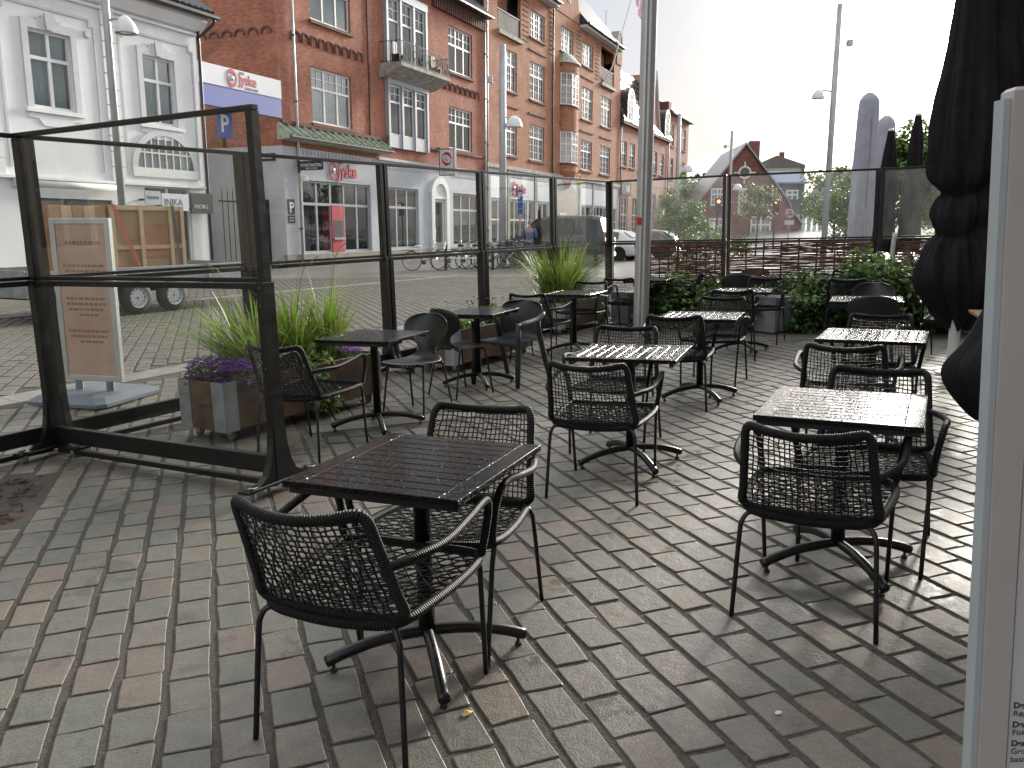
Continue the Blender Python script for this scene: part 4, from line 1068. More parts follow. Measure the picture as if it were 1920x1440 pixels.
M['white_wall'] = mat('white rendered wall', (.80, .795, .80), .75, var=.05, vscale=1.5, bump=.06, bscale=30)
M['white_trim'] = mat('pale grey stucco', (.60, .60, .61), .7, var=.06, vscale=4)
M['win_white'] = mat('white window paint', (.70, .70, .69), .4, var=.05)
M['grey_wood'] = mat('grey painted joinery', (.33, .345, .38), .5, var=.08)
M['win_glass'] = glass('window glass', (.80, .83, .83), dirt=.01, refl=3.0)
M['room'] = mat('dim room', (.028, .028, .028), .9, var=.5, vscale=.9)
M['curtain'] = mat('teal curtain', (.19, .25, .25), .8, var=.15, vscale=6)
M['copper'] = mat('green copper', (.31, .36, .27), .55, var=.35, vscale=6)
M['lead'] = mat('dark metal gutter', (.055, .05, .05), .45, .3, var=.2)
M['tile_dark'] = mat('dark glazed roof tile', (.040, .042, .048), .35, var=.35, vscale=6, bump=.4, bscale=9)
M['concrete'] = mat('stained concrete', (.33, .31, .27), .8, var=.35, vscale=4, bump=.2)
M['iron'] = mat('rusting black iron', (.02, .018, .017), .6, var=.3)
M['sign_white'] = mat('white sign face', (.66, .67, .70), .4, var=.03)
M['sign_blue'] = mat('lavender blue sign face', (.115, .145, .40), .4, var=.05, vscale=1)
M['red'] = mat('signal red lettering', (.46, .012, .03), .4, var=.05)
M['black_sign'] = mat('black sign plate', (.012, .012, .014), .4, var=.1)
M['text_white'] = mat('white lettering', (.72, .72, .72), .5, var=.02)
M['text_grey'] = mat('grey lettering', (.11, .11, .12), .5, var=.02)
M['silver'] = mat('silver ball', (.5, .52, .55), .25, .6, var=.05)
def house(name, label, cat='building', off=0.0):
    t = empty(name); t.matrix_world = MBLD @ Matrix.Translation((0, -off, 0)); tag(t, label, cat); return t
def wall(par, x0, x1, z0, z1, holes, material, y=0.0, depth=.22, name='wall'):
    xs = sorted(set([x0, x1]+[v for h in holes for v in (h[0], h[1]) if x0 < v < x1])); zs = sorted(set([z0, z1]+[v for h in holes for v in (h[2], h[3]) if z0 < v < z1]))
    m = MB()
    for a, b in zip(xs, xs[1:]):
        for c, d in zip(zs, zs[1:]):
            mx, mz = (a+b)/2, (c+d)/2
            if any(h[0] < mx < h[1] and h[2] < mz < h[3] for h in holes): continue
            m.quad((a, y, c), (b, y, c), (b, y, d), (a, y, d))
    for h in holes:
        a, b, c, d = h[:4]
        m.quad((a, y, c), (a, y, d), (a, y+depth, d), (a, y+depth, c)); m.quad((b, y, d), (b, y, c), (b, y+depth, c), (b, y+depth, d))
        m.quad((a, y, d), (b, y, d), (b, y+depth, d), (a, y+depth, d)); m.quad((b, y, c), (a, y, c), (a, y+depth, c), (b, y+depth, c))
    return m.build(name, material, par)
def pane_mesh(m, a, b, c, d, y): m.quad((a, y, c), (b, y, c), (b, y, d), (a, y, d)); return m
def window(par, x0, x1, z0, z1, lights=3, tf=.38, top=(2, 2), bot=(1, 1), frame='win_white', y=.10, sill='trim_brick', curtain=None, fw=.075, mw=.03, glassm='win_glass', name='window'):
    m = MB(); y1 = y+.07
    m.box(x0, x0+fw, y, y1, z0, z1); m.box(x1-fw, x1, y, y1, z0, z1); m.box(x0+fw, x1-fw, y, y1, z1-fw, z1); m.box(x0+fw, x1-fw, y, y1, z0, z0+fw)
    w = (x1-x0-fw)/lights; zt = z1-(z1-z0)*tf if tf else None
    cells = []
    for i in range(lights):
        a = x0+fw/2+w*i+fw/2; b = x0+fw/2+w*(i+1)-fw/2
        if i: m.box(a-fw-.008, a+.008, y-.012, y1-.002, z0+fw, z1-fw)
        if zt: cells += [(a, b, z0+fw, zt-fw/2, bot), (a, b, zt+fw/2, z1-fw, top)]
        else: cells.append((a, b, z0+fw, z1-fw, bot))
    if zt: m.box(x0+fw, x1-fw, y-.02, y1-.004, zt-fw*.6, zt+fw*.6)
    for a, b, c, d, g in cells:
        for k in range(1, g[0]): xx = a+(b-a)*k/g[0]; m.box(xx-mw/2, xx+mw/2, y+.004, y+.045, c, d)
        for k in range(1, g[1]): zz = c+(d-c)*k/g[1]; m.box(a, b, y+.005, y+.044, zz-mw/2, zz+mw/2)
    wo = m.build(name, M[frame], par)
    for a, b, c, d, g in cells: pane_mesh(MB(), a, b, c, d, y+.03).build('pane', M[glassm], wo)
    if sill: MB().prism([(-.10, z0-.16), (-.10, z0-.05), (.09, z0-.002), (.09, z0-.16)], x0-.10, x1+.10, axis='x').build('sill', M[sill], wo, fix=True)
    if curtain:
        cm = MB(); n = 40; V = []
        for k in range(n+1):
            xx = x0+fw+(x1-x0-2*fw)*k/n; V += [(xx, y+.16+.035*sin(k*1.9), z0+.02), (xx, y+.16+.035*sin(k*1.9), (zt or z1)-.02 if curtain == 'half' else z1-.02)]
        cm.add(V, [(2*k, 2*k+2, 2*k+3, 2*k+1) for k in range(n)]).build('curtain', M['curtain'], wo, True)
    return wo
def text(txt, size, material, extrude=.01, bold=0.0, align='LEFT'):
    c = bpy.data.curves.new('txt', 'FONT'); c.body = txt; c.size = size; c.extrude = extrude; c.offset = bold; c.align_x = align
    ob = bpy.data.objects.new('tmp', c); me = bpy.data.meshes.new_from_object(ob); bpy.data.objects.remove(ob); bpy.data.curves.remove(c)
    me.materials.append(material); return me
def put_text(par, txt, size, material, x, y, z, extrude=.01, bold=0.0, rot=(pi/2, 0, 0), sx=1.0):
    o = link('lettering', text(txt, size, material, extrude, bold), par); o.location = (x, y, z); o.rotation_euler = rot; o.scale = (sx, 1, 1); return o
def logo(par, x, y, z, R_, Mx=None, depth=.02):
    """Two red crescents swirling round a silver ball, in the local xz plane."""
    for sg in (1, -1):
        n = 16; o = []; i_ = []
        for k in range(n+1):
            a = radians(-15+190*k/n); o.append((R_*cos(a)*.80, R_*sin(a)))
        for k in range(n+1):
            a = radians(-15+190*(n-k)/n); q = .34*sin(pi*((n-k)/n)**.8)+.01; i_.append((R_*(cos(a)*(.80-q*.75)), R_*(sin(a)*(1-q*1.25))))
        P = [(px*sg, pz*sg) for px, pz in o+i_]
        m = MB(); nn = n+1
        V = [(px, -depth, pz) for px, pz in P]+[(px, 0, pz) for px, pz in P]; F = []
        for k in range(n): F += [(k, k+1, 2*nn-2-k, 2*nn-1-k), (k, 2*nn+k, 2*nn+k+1, k+1)]
        for k in range(n): F.append((nn+k, nn+k+1, 2*nn+nn+k+1, 2*nn+nn+k))
        m.add(V, F); ob = m.build('emblem_swirl', M['red'], par); ob.location = (x, y, z)
        if Mx is not None: ob.matrix_local = Mx @ Matrix.Translation((x, y, z))
    b = MB().lathe([(.02*R_, -.34*R_), (.2*R_, -.27*R_), (.32*R_, -.1*R_), (.34*R_, 0), (.32*R_, .1*R_), (.2*R_, .27*R_), (.02*R_, .34*R_)], 14)
    ob = b.build('emblem_ball', M['silver'], par, True); ob.location = (x, y-.01, z); ob.scale = (1, .5, 1)
    if Mx is not None: ob.matrix_local = Mx @ Matrix.Translation((x, y-.01, z)) @ Matrix.Diagonal((1, .5, 1, 1))
def downpipe(par, x, z0, z1, r=.055, y=-.10, m='grey_pole'):
    o = MB().tube([(x, y, z0), (x, y, z1)], r, 8).build('downpipe', M[m], par, True)
    for z in np.arange(z0+1.2, z1, 2.4): MB().lathe([(r+.02, -.03), (r+.02, .03)], 8, Matrix.Translation((x, y, float(z)))).build('pipe_bracket', M['lead'], o)
def dentils(par, x0, x1, z, n, m='grey_wall', h=.16):
    w = (x1-x0)/n
    for k in range(n): MB().box(x0+w*(k+.2), x0+w*(k+.8), -.07, .0, z, z+h).build('dentil', M[m], par)
def arch(par, xc, z, r, m='trim_brick', y=0):
    pts = [(xc+r*cos(radians(a)), y-.01, z+r*sin(radians(a))) for a in range(0, 181, 20)]
    pts = [(xc+r, y-.01, z-.16)]+pts+[(xc-r, y-.01, z-.16)]
    MB().tube(pts, .055, 5, flat=1).build('arch_moulding', M[m], par)

# ---- corner house
def corner_house():
    t = house('corner_bank_building', 'dark red brick corner building with grey ground floor, oriel and iron balcony', 'building')
    X0, X1, ZT = -.75, 17.5, 12.9
    W1 = [(1.27, 4.08, 5.67, 7.8), (13.12, 15.9, 5.66, 7.8), (1.37, 4.18, 9.58, 11.75), (13.17, 16.0, 9.57, 11.8)]
    oriel = [(6.8, 10.6, 5.2, 8.33), (6.8, 10.6, 8.75, 12.1)]
    shops = [(.37, 5.3, .52, 3.4, 5), (6.65, 9.67, .56, 3.4, 3), (13.42, 16.74, .6, 3.38, 3)]
    door = (11.15, 12.45, .12, 3.0)
    wall(t, X0, X1, 4.6, ZT, W1+oriel, M['brick'], 0, .2)
    wall(t, X0, X1, .5, 4.6, [s[:4] for s in shops]+[door], M['grey_wall'], -.03, .25, 'ground_floor_wall')
    MB().box(X0-.05, 11.1, -.07, .1, -.1, .5).build('plinth', M['granite'], t); MB().box(12.5, X1, -.07, .1, -.1, .5).build('plinth', M['granite'], t)
    MB().box(11.1, 12.5, -.25, .2, -.1, .12).build('doorstep', M['granite'], t)
    MB().box(X0+.05, X1-.05, .95, 9, 0, ZT).build('rooms', M['room'], t)
    # alley side
    side = [(4.2, 6.4, 9.7, 11.9), (3.5, 5.6, 6.9, 7.8)]
    m = MB()
    holes = side; ys = sorted(set([0, 12]+[v for h in holes for v in h[:2]])); zs = sorted(set([4.6, ZT]+[v for h in holes for v in h[2:]]))
    for a, b in zip(ys, ys[1:]):
        for c, d in zip(zs, zs[1:]):
            if any(h[0] < (a+b)/2 < h[1] and h[2] < (c+d)/2 < h[3] for h in holes): continue
            m.quad((X0, b, c), (X0, a, c), (X0, a, d), (X0, b, d))
    m.build('side_wall', M['brick'], t); MB().quad((X0, 12, 0), (X0, -.03, 0), (X0, -.03, 4.6), (X0, 12, 4.6)).build('side_ground_floor_wall', M['grey_wall'], t)
    for (a, b, c, d) in side:
        f = MB()
        for q in (a, (a+b)/2-.035, b-.07): f.box(X0+.08, X0+.15, q, q+.07, c, d)
        f.box(X0+.082, X0+.148, a+.07, b-.07, c, c+.07); f.box(X0+.082, X0+.148, a+.07, b-.07, d-.07, d); wo = f.build('window', M['win_white'], t)
        MB().quad((X0+.11, b, c), (X0+.11, a, c), (X0+.11, a, d), (X0+.11, b, d)).build('pane', M['win_glass'], wo)
        MB().box(X0-.1, X0+.08, a-.1, b+.1, c-.3, c-.02).build('sill', M['trim_brick'], wo)
    for k in range(12):
        yc = .45+k*.62; pts = [(X0-.01, yc+.22*cos(radians(a)), 8.66+.22*sin(radians(a))) for a in range(0, 181, 20)]
        MB().tube(pts, .055, 5).build('arch_moulding', M['trim_brick'], t)
    for k in range(9): arch(t, .42+k*.545, 8.72, .20)
    for k in range(9): arch(t, 11.75+k*.60, 8.72, .22)
    MB().box(5.42, 5.52, -.06, 0, 5.5, ZT).build('pilaster', M['trim_brick'], t)
    MB().box(X0, 17.5, -.09, 0, 5.42, 5.55).build('brick_band', M['trim_brick'], t)
    for h in W1: window(t, *h, lights=3, tf=.37 if h[2] < 9 else .40, top=(2, 2), curtain='full' if h[0] < 5 else None)
    # shop fronts
    for (a, b, c, d, n) in shops:
        window(t, a, b, c, d, lights=n, tf=.32, top=(1, 1), frame='grey_wood', y=.08, sill=None, fw=.09)
    # panel of vertical blinds behind the big windows, red cash machine
    for (a, b) in ((.5, 1.6), (1.7, 2.2), (3.6, 5.2), (7.9, 9.6), (13.5, 15.0)):
        m = MB(); n = int((b-a)/.11)
        for k in range(n): xx = a+(b-a)*k/n; m.quad((xx, .55, .6), (xx+.09, .60, .6), (xx+.09, .60, 3.35), (xx, .55, 3.35))
        m.build('blind', mat('pale blind', (.22, .22, .21), .8, var=.15), t)
    atm = MB().box(2.36, 3.26, .02, .5, .54, 2.46).build('cash_machine', M['red'], t)
    MB().box(2.46, 3.16, .012, .02, 1.15, 1.85).build('screen_panel', M['black_sign'], atm); MB().box(2.40, 3.22, -.06, .02, 1.05, 1.13).build('shelf', M['silver'], atm)
    # arched door
    ds = MB(); n = 16
    for s in (-1, 1): ds.box(*sorted((11.8+s*.98, 11.8+s*.66)), -.16, .05, .12, 3.15)
    P = [(.98*cos(pi*k/n), .95*sin(pi*k/n)) for k in range(n+1)]; Q = [(.66*cos(pi*k/n), .62*sin(pi*k/n)) for k in range(n+1)]
    for k in range(n):
        v = [(11.8+P[k][0], 3.15+P[k][1]), (11.8+P[k+1][0], 3.15+P[k+1][1]), (11.8+Q[k+1][0], 3.15+Q[k+1][1]), (11.8+Q[k][0], 3.15+Q[k][1])]
        ds.prism(v, -.16, .05)
    ds.build('door_surround', M['white_paint'], t, fix=True)
    MB().prism([(11.8+q[0], 3.15+q[1]) for q in Q], -.05, .02).build('tympanum', M['white_paint'], t, fix=True)
    MB().box(11.12, 12.48, -.10, .06, 3.0, 3.14).build('lintel', M['white_paint'], t)
    f = MB(); f.box(11.15, 11.27, .03, .1, .12, 3.0); f.box(12.33, 12.45, .03, .1, .12, 3.0); f.box(11.27, 12.33, .03, .1, 2.86, 3.0); f.box(11.27, 12.33, .03, .1, .12, .3)
    d = f.build('door', M['win_white'], t); MB().quad((11.27, .06, .3), (12.33, .06, .3), (12.33, .06, 2.86), (11.27, .06, 2.86)).build('pane', M['win_glass'], d)
    MB().tube(catmull([(11.36, .03, .95), (11.36, -.05, 1.0), (11.36, -.05, 1.5), (11.36, .03, 1.55)], 3), .02, 6).build('handle', M['chrome'], d)
    # cornices
    MB().box(5.9, X1, -.16, -.03, 4.56, 4.68).build('cornice', M['grey_wall'], t)
    pr = MB().prism([(0, 5.36), (-.62, 4.92), (-.62, 4.84), (0, 4.80)], -1.0, 6.35, axis='x').build('copper_canopy', M['copper'], t, fix=True)
    for k in range(15):
        xx = -.9+k*.51; MB().tube([(xx, .0, 5.40), (xx, -.62, 4.97)], .07, 6).build('roll_tile', M['copper'], pr)
    MB().tube([(-1.05, -.66, 4.90), (6.4, -.66, 4.90)], .05, 6).build('gutter', M['lead'], pr)
    dentils(t, .2, 5.6, 4.36, 22, h=.14); dentils(t, 6.7, 10.0, 4.22, 14, h=.14); dentils(t, 13.3, 17.0, 4.22, 15, h=.14)
    # oriel
    for (a, b, c, d) in oriel:
        m = MB(); m.box(a, b, -.14, .2, c, c+.55 if c < 8 else c+.12); m.box(a-.04, b+.04, -.20, .18, d-.34, d)
        for k in range(4):
            xx = a+(b-a-.16)*k/3; m.box(xx, xx+.16, -.19, .15, c-.02, d-.33)
        m.build('oriel_frame', M['grey_wood'], t)
        for k in range(3):
            xa = a+.16+(b-a-.16)*k/3; xb = a+(b-a-.16)*(k+1)/3
            window(t, xa, xb, c+.56 if c < 8 else c+.13, d-.35, 1, .34, (2, 2), (1, 1), 'win_white', -.08, None, fw=.07)
    # balcony
    bz = 8.62; bal = MB().prism([(-1.15, bz-.02), (-1.15, bz+.14), (0, bz+.16), (0, bz-.45), (-.25, bz-.42)], 6.35, 11.15, axis='x').build('balcony_slab', M['concrete'], t, fix=True)
    rail = MB()
    for z in (bz+.2, bz+1.05): rail.tube([(6.4, 0, z), (6.4, -1.1, z), (11.1, -1.1, z), (11.1, 0, z)], .018, 5)
    for k in range(43):
        xx = 6.4+4.7*k/42; rail.tube([(xx, -1.1, bz+.14), (xx, -1.1, bz+1.05+(.12 if k % 3 == 0 else 0))], .011, 4)
    for k in range(9):
        for xx in (6.4, 11.1): rail.tube([(xx, -1.1*k/9, bz+.14), (xx, -1.1*k/9, bz+1.05)], .011, 4)
    for k in range(9):
        xc = 6.75+k*.5; rail.tube([(xc+.17*cos(a*.52), -1.12, bz+.6+.22*sin(a*.52)) for a in range(12)], .012, 4, True)
    tag(rail.build('railing', M['iron'], bal), kind='stuff')
    for xx in (6.9, 10.5):
        ch = MB(); ch.box(xx, xx+.4, -.75, -.35, bz+.55, bz+.6); ch.box(xx, xx+.4, -.4, -.35, bz+.6, bz+1.15); ch.box(xx+.02, xx+.06, -.74, -.36, bz+.15, bz+.55); ch.box(xx+.34, xx+.38, -.74, -.36, bz+.15, bz+.55)
        ch.build('balcony_chair', M['black_metal'], bal)
    # eaves and roof
    rf = MB().prism([(-.55, ZT), (-.55, ZT+.12), (5.5, ZT+6.5), (5.5, ZT)], X0-.4, X1, axis='x').build('roof', M['tile_dark'], t, fix=True)
    MB().tube([(X0-.45, -.62, ZT+.05), (X1, -.62, ZT+.05)], .08, 6).build('gutter', M['lead'], rf)
    for k in range(26): MB().box(11.4+k*.235, 11.53+k*.235, -.18, 0, ZT-.62, ZT-.12).build('corbel', M['trim_brick'], t)
    MB().box(11.3, X1, -.22, 0, ZT-.12, ZT).build('eave_band', M['trim_brick'], t)
    downpipe(t, .12, .3, 12.9); downpipe(t, 17.42, .3, 12.8)
    MB().lathe([(.10, -.12), (.12, -.05), (.12, .06), (.05, .1)], 10, Matrix.Translation((.30, -.25, 3.45)) ).build('wall_camera', M['white_paint'], t)
    # signs
    s = empty('shop_sign'); s.matrix_world = MBLD; tag(s, 'red bank lettering and swirl emblem on the grey shop fascia', 'sign')
    logo(s, 2.45, -.06, 3.88, .36); put_text(s, 'Jyske', .74, M['red'], 2.78, -.07, 3.66, .03, .012, sx=.92); put_text(s, 'DEN', .16, M['text_grey'], 2.80, -.07, 4.16, .01)
    MB().box(2.1, 4.7, -.045, -.032, 3.5, 4.28).build('backing_plate', M['grey_wall'], s)
    s = empty('street_name_sign'); s.matrix_world = MBLD; tag(s, 'small black street name sign on the grey wall at the alley', 'sign')
    MB().box(X0-.05, X0-.01, .3, 1.45, 4.05, 4.33).build('plate', M['black_sign'], s); put_text(s, 'Sparrehatstræde', .16, M['text_white'], X0-.055, 1.40, 4.13, .003, rot=(pi/2, 0, -pi/2), sx=.9)
    s = empty('hanging_sign'); s.matrix_world = MBLD; tag(s, 'black projecting cash sign with bracket on the corner downpipe', 'sign')
    MB().box(-.02, .02, -1.32, -.22, 3.72, 4.06).build('plate', M['black_sign'], s); MB().box(-.03, .03, -.24, -.14, 3.62, 4.14).build('bracket', M['iron'], s)
    put_text(s, 'KONTANTEN', .17, M['text_white'], -.025, -.28, 3.85, .003, rot=(pi/2, 0, -pi/2), sx=.92); put_text(s, 'ÅBENT 24 TIMER', .075, M['text_white'], -.025, -.5, 3.76, .003, rot=(pi/2, 0, -pi/2))
    s = empty('parking_plate'); s.matrix_world = MBLD; tag(s, 'black wall plate with a white letter P beside the iron gate', 'sign')
    MB().box(-.62, -.22, -.06, -.035, 2.05, 2.62).build('plate', M['black_sign'], s); MB().box(-.62, -.22, -.06, -.035, 1.72, 2.0).build('lower_plate', M['black_sign'], s)
    put_text(s, 'P', .55, M['text_white'], -.55, -.065, 2.13, .004, .008); put_text(s, 'KUN FOR', .07, M['text_white'], -.58, -.065, 1.89, .003); put_text(s, 'KUNDER', .07, M['text_white'], -.58, -.065, 1.79, .003)
    s = empty('hanging_sign'); s.matrix_world = MBLD; tag(s, 'white illuminated box sign with red swirl hanging above the arched door', 'sign')
    MB().box(11.55, 11.75, -1.05, -.25, 4.2, 5.45).build('box', M['sign_white'], s)
    f = MB()
    for (a, b, c, d) in ((-1.09, -1.05, 4.16, 5.49), (-.25, -.21, 4.16, 5.49), (-1.05, -.25, 5.45, 5.49), (-1.05, -.25, 4.16, 4.2)): f.box(11.53, 11.77, a, b, c, d)
    f.build('frame', M['lead'], s); MB().box(11.62, 11.68, -.22, .0, 5.5, 5.56).build('bracket', M['iron'], s)
    logo(s, 0, 0, 0, .34, Matrix.Translation((11.545, -.65, 4.98)) @ Matrix.Rotation(-pi/2, 4, 'Z'), .01)
    put_text(s, 'Jyske', .26, M['red'], 11.545, -.38, 4.36, .003, .004, rot=(pi/2, 0, -pi/2), sx=.9)
    # sign bridge over the alley
    s = empty('alley_sign'); s.matrix_world = MBLD; tag(s, 'long white and blue bank sign spanning the alley between two buildings', 'sign')
    MB().box(-5.0, -.78, -.12, .12, 6.27, 6.92).build('white_board', M['sign_white'], s); MB().box(-5.0, -.78, -.10, .10, 5.58, 6.265).build('blue_board', M['sign_blue'], s)
    logo(s, -3.45, -.125, 6.60, .30); put_text(s, 'Jyske', .50, M['red'], -3.10, -.125, 6.47, .005, .010, sx=.92); put_text(s, 'DEN', .13, M['text_grey'], -3.06, -.125, 6.79, .003); put_text(s, 'SPAREKASSE', .13, M['text_grey'], -2.8, -.125, 6.31, .003)
corner_house()
def alley():
    t = empty('iron_gate'); t.matrix_world = MBLD; tag(t, 'black iron gate with spear tips closing the alley', 'gate')
    for k in range(9):
        x = -1.0-k*.28
        MB().tube([(x, .8, .05), (x, .8, 2.75), (x, .8, 2.95)], [.018, .018, .002], 5).build('bar', M['iron'], t)
    for z in (.25, 2.45): MB().box(-3.4, -.85, .77, .83, z, z+.06).build('rail', M['iron'], t)
    MB().box(-.95, -.72, .72, .88, 0, 2.6).build('gate_post', M['iron'], t)
    t = empty('alley_house'); t.matrix_world = MBLD; tag(t, 'cream rendered house deep in the alley under the bank sign', 'building')
    holes = [(-4.2, -3.2, 2.2, 3.6), (-2.4, -1.4, 2.2, 3.6)]
    wall(t, -7.5, -.8, 0, 5.6, holes, mat('cream render', (.50, .44, .30), .8, var=.1), 8.0, .15)
    for h in holes: window(t, *h, lights=2, tf=.3, top=(1, 1), y=8.08, sill=None)
    MB().box(-7.5, -.8, 8.7, 12, 0, 5.6).build('rooms', M['room'], t); MB().prism([(7.7, 5.6), (7.7, 5.75), (11, 8.5), (11, 5.6)], -7.6, -.8, axis='x').build('roof', M['tile_dark'], t, fix=True)
    t = empty('parking_sign'); t.matrix_world = MBLD; tag(t, 'blue square parking sign with a white letter P on the alley wall', 'sign')
    MB().box(-3.0, -2.25, 1.0, 1.05, 4.75, 5.75).build('plate', mat('parking blue', (.05, .10, .38), .4, var=.05), t); put_text(t, 'P', .85, M['text_white'], -2.88, .99, 4.94, .005, .015); MB().box(-2.7, -2.55, 1.06, 1.10, 4.4, 5.9).build('bracket', M['iron'], t)
alley()
# ---- white stucco house
def white_house():
    t = house('white_stucco_house', 'white stucco house with moulded window frames and dark tiled eaves', 'building', 1.87)
    X0, X1, ZT = -22.0, -6.95, 7.62
    wins = [(-16.05, -14.87, 4.42, 6.26), (-12.57, -11.38, 4.42, 6.26), (-9.1, -7.93, 4.42, 6.26)]
    shop = (-13.2, -10.48, .62, 2.26); shop0 = (-17.2, -14.5, .62, 2.26); dr = (-9.35, -7.6, .1, 2.72)
    wall(t, X0, X1, 0, ZT, wins+[shop, shop0, dr], M['white_wall'], 0, .16)
    MB().box(X0, X1-.02, .9, 9, 0, ZT).build('rooms', M['room'], t)
    MB().quad((X1, 0, 0), (X1, 9, 0), (X1, 9, ZT), (X1, 0, ZT)).build('side_wall', M['white_wall'], t)
    for (a, b, c, d) in wins:
        window(t, a, b, c, d, 2, .36, (1, 1), (1, 1), 'win_white', .06, None, 'full', fw=.07)
        f = MB(); k = .17
        f.box(a-k, a, -.05, .0, c-.02, d+.20); f.box(b, b+k, -.05, .0, c-.02, d+.20); f.box(a, b, -.05, .0, d, d+.20)
        xc = (a+b)/2
        f.box(xc-.34, xc+.34, -.052, 0, d+.2, d+.27); f.box(xc-.20, xc+.20, -.054, 0, d+.27, d+.33); f.prism([(xc-.09, d+.02), (xc+.09, d+.02), (xc+.13, d+.40), (xc-.13, d+.40)], -.09, -.051)
        f.build('window_surround', M['white_trim'], t, fix=True)
        MB().box(a-k-.06, b+k+.06, -.09, .05, c-.12, c-.02).build('window_sill', M['white_wall'], t)
        ap = MB(); ap.prism([(a-k, c-.13), (a-k, c-.24), (xc-.5, c-.26), (xc-.36, c-.42), (xc+.36, c-.42), (xc+.5, c-.26), (b+k, c-.24), (b+k, c-.13)], -.03, 0); ap.build('apron', M['white_wall'], t, fix=True)
        # moulded field round the window
        p = [(a-.75, 3.0), (a-.75, d+.36), (a-.6, d+.36), (a-.6, d+.52), (b+.6, d+.52), (b+.6, d+.36), (b+.75, d+.36), (b+.75, 3.0)]
        m = MB()
        for q, r in zip(p, p[1:]):
            if abs(q[0]-r[0]) < .01: m.box(q[0]-.03, q[0]+.03, -.035, 0, min(q[1], r[1])-.028, max(q[1], r[1])+.028)
            else: m.box(min(q[0], r[0])-.029, max(q[0], r[0])+.029, -.033, 0, q[1]-.03, q[1]+.03)
        m.build('field_moulding', M['white_trim'], t)
    for xq in (-10.42, -13.95):
        for k in range(12):
            MB().box(xq, xq+.44, -.06, 0, 2.75+k*.40, 2.75+k*.40+.375, chamfer=.012).build('rusticated_block', M['white_wall'], t)
    for z in (2.70, 7.12): MB().box(X0, X1, -.09, 0, z, z+.07).build('string_course', M['white_wall'], t)
    MB().prism([(0, 7.2), (-.14, 7.26), (-.34, 7.5), (-.34, 7.62), (0, 7.62)], X0, X1+.15, axis='x').build('eave_cornice', M['white_wall'], t, fix=True)
    rf = MB().prism([(-.5, 7.62), (-.5, 7.72), (4.5, 11), (4.5, 7.62)], X0, X1+.35, axis='x').build('roof', M['tile_dark'], t, fix=True)
    for k in range(20): MB().tube([(-6.75-k*.24, -.5, 7.76), (-6.75-k*.24, 3, 10.05)], .09, 6).build('roll_tile', M['tile_dark'], rf)
    MB().tube([(X0, -.56, 7.66), (X1+.4, -.56, 7.66)], .07, 6).build('gutter', M['lead'], rf)
    MB().tube(catmull([(X1+.22, -.55, 7.6), (X1+.2, -.5, 7.45), (X1+.02, -.14, 7.1), (X1, -.1, 6.9), (X1, -.1, .2)], 3), .05, 8).build('downpipe', M['lead'], t, True)
    MB().lathe([(.10, 0), (.10, .05), (.08, .07)], 14, Matrix.Translation((-10.86, 0, 6.42)) @ Matrix.Rotation(pi/2, 4, 'X')).build('vent_cap', M['white_trim'], t)
    window(t, *shop, lights=2, tf=None, frame='lead', y=.05, sill=None, fw=.06); window(t, *shop0, lights=2, tf=None, frame='lead', y=.05, sill=None, fw=.06)
    # arched fanlight doorway
    n = 18; P = [(-8.48+1.06*cos(pi*k/n), 3.2+.92*sin(pi*k/n)) for k in range(n+1)]
    MB().prism(P, -.02, .0).build('fanlight', M['win_glass'], t, fix=True)
    f = MB()
    for k in range(n):
        a = pi*k/n; b = pi*(k+1)/n
        f.prism([(-8.48+r*cos(q), 3.2+s_*sin(q)) for r, s_, q in ((1.25, 1.1, a), (1.25, 1.1, b), (1.06, .92, b), (1.06, .92, a))], -.06, .0)
    f.build('arch_surround', M['white_trim'], t, fix=True)
    f = MB()
    for k in range(1, 8): x = -8.48-1.06+k*.265; f.box(x-.018, x+.018, -.05, -.02, 3.2, 3.2+.92*sqrt(max(0, 1-((x+8.48)/1.06)**2)))
    f.box(-9.5, -7.46, -.05, -.02, 3.6, 3.64); f.box(-9.72, -7.24, -.06, 0, 2.95, 3.2); f.build('glazing_bars', M['white_paint'], t)
    window(t, *dr, lights=2, tf=.2, top=(1, 1), frame='white_paint', y=.06, sill=None, name='shop_door')
    aw = MB().tube([(-13.14, -.18, 2.58), (-10.30, -.18, 2.58)], .085, 12).build('awning_roll', M['white_paint'], t, True); MB().box(-13.35, -13.1, -.27, 0, 2.5, 2.72).build('awning_bracket', M['white_trim'], t)
    for (nm, lab, x0, x1, z0, z1, mm, tx, tm, sz) in (('shop_board', 'white shop board with thin dark lettering in front of the white house', -9.02, -8.0, 2.02, 2.5, 'sign_white', 'INIKA', 'text_grey', .27),
            ('shop_board', 'pale grey shop board beside the white lettered board', -9.62, -9.06, 2.18, 2.55, 'grey_wall', 'kasten', 'text_grey', .16), ('shop_board', 'dark green shop board at the end of the white house', -7.9, -7.0, 1.95, 2.55, 'black_sign', 'VIBORG', 'text_grey', .17)):
        s = empty(nm); s.matrix_world = MBLD @ Matrix.Translation((0, -1.87, 0)); tag(s, lab, 'sign')
        MB().box(x0, x1, -.30, -.26, z0, z1).build('board', M[mm], s); MB().box(x0+.05, x0+.1, -.26, 0, z0+.1, z0+.15).build('bracket', M['iron'], s)
        put_text(s, tx, sz, M[tm] if mm != 'black_sign' else M['white_trim'], x0+.08, -.305, z0+.15, .003)
white_house()
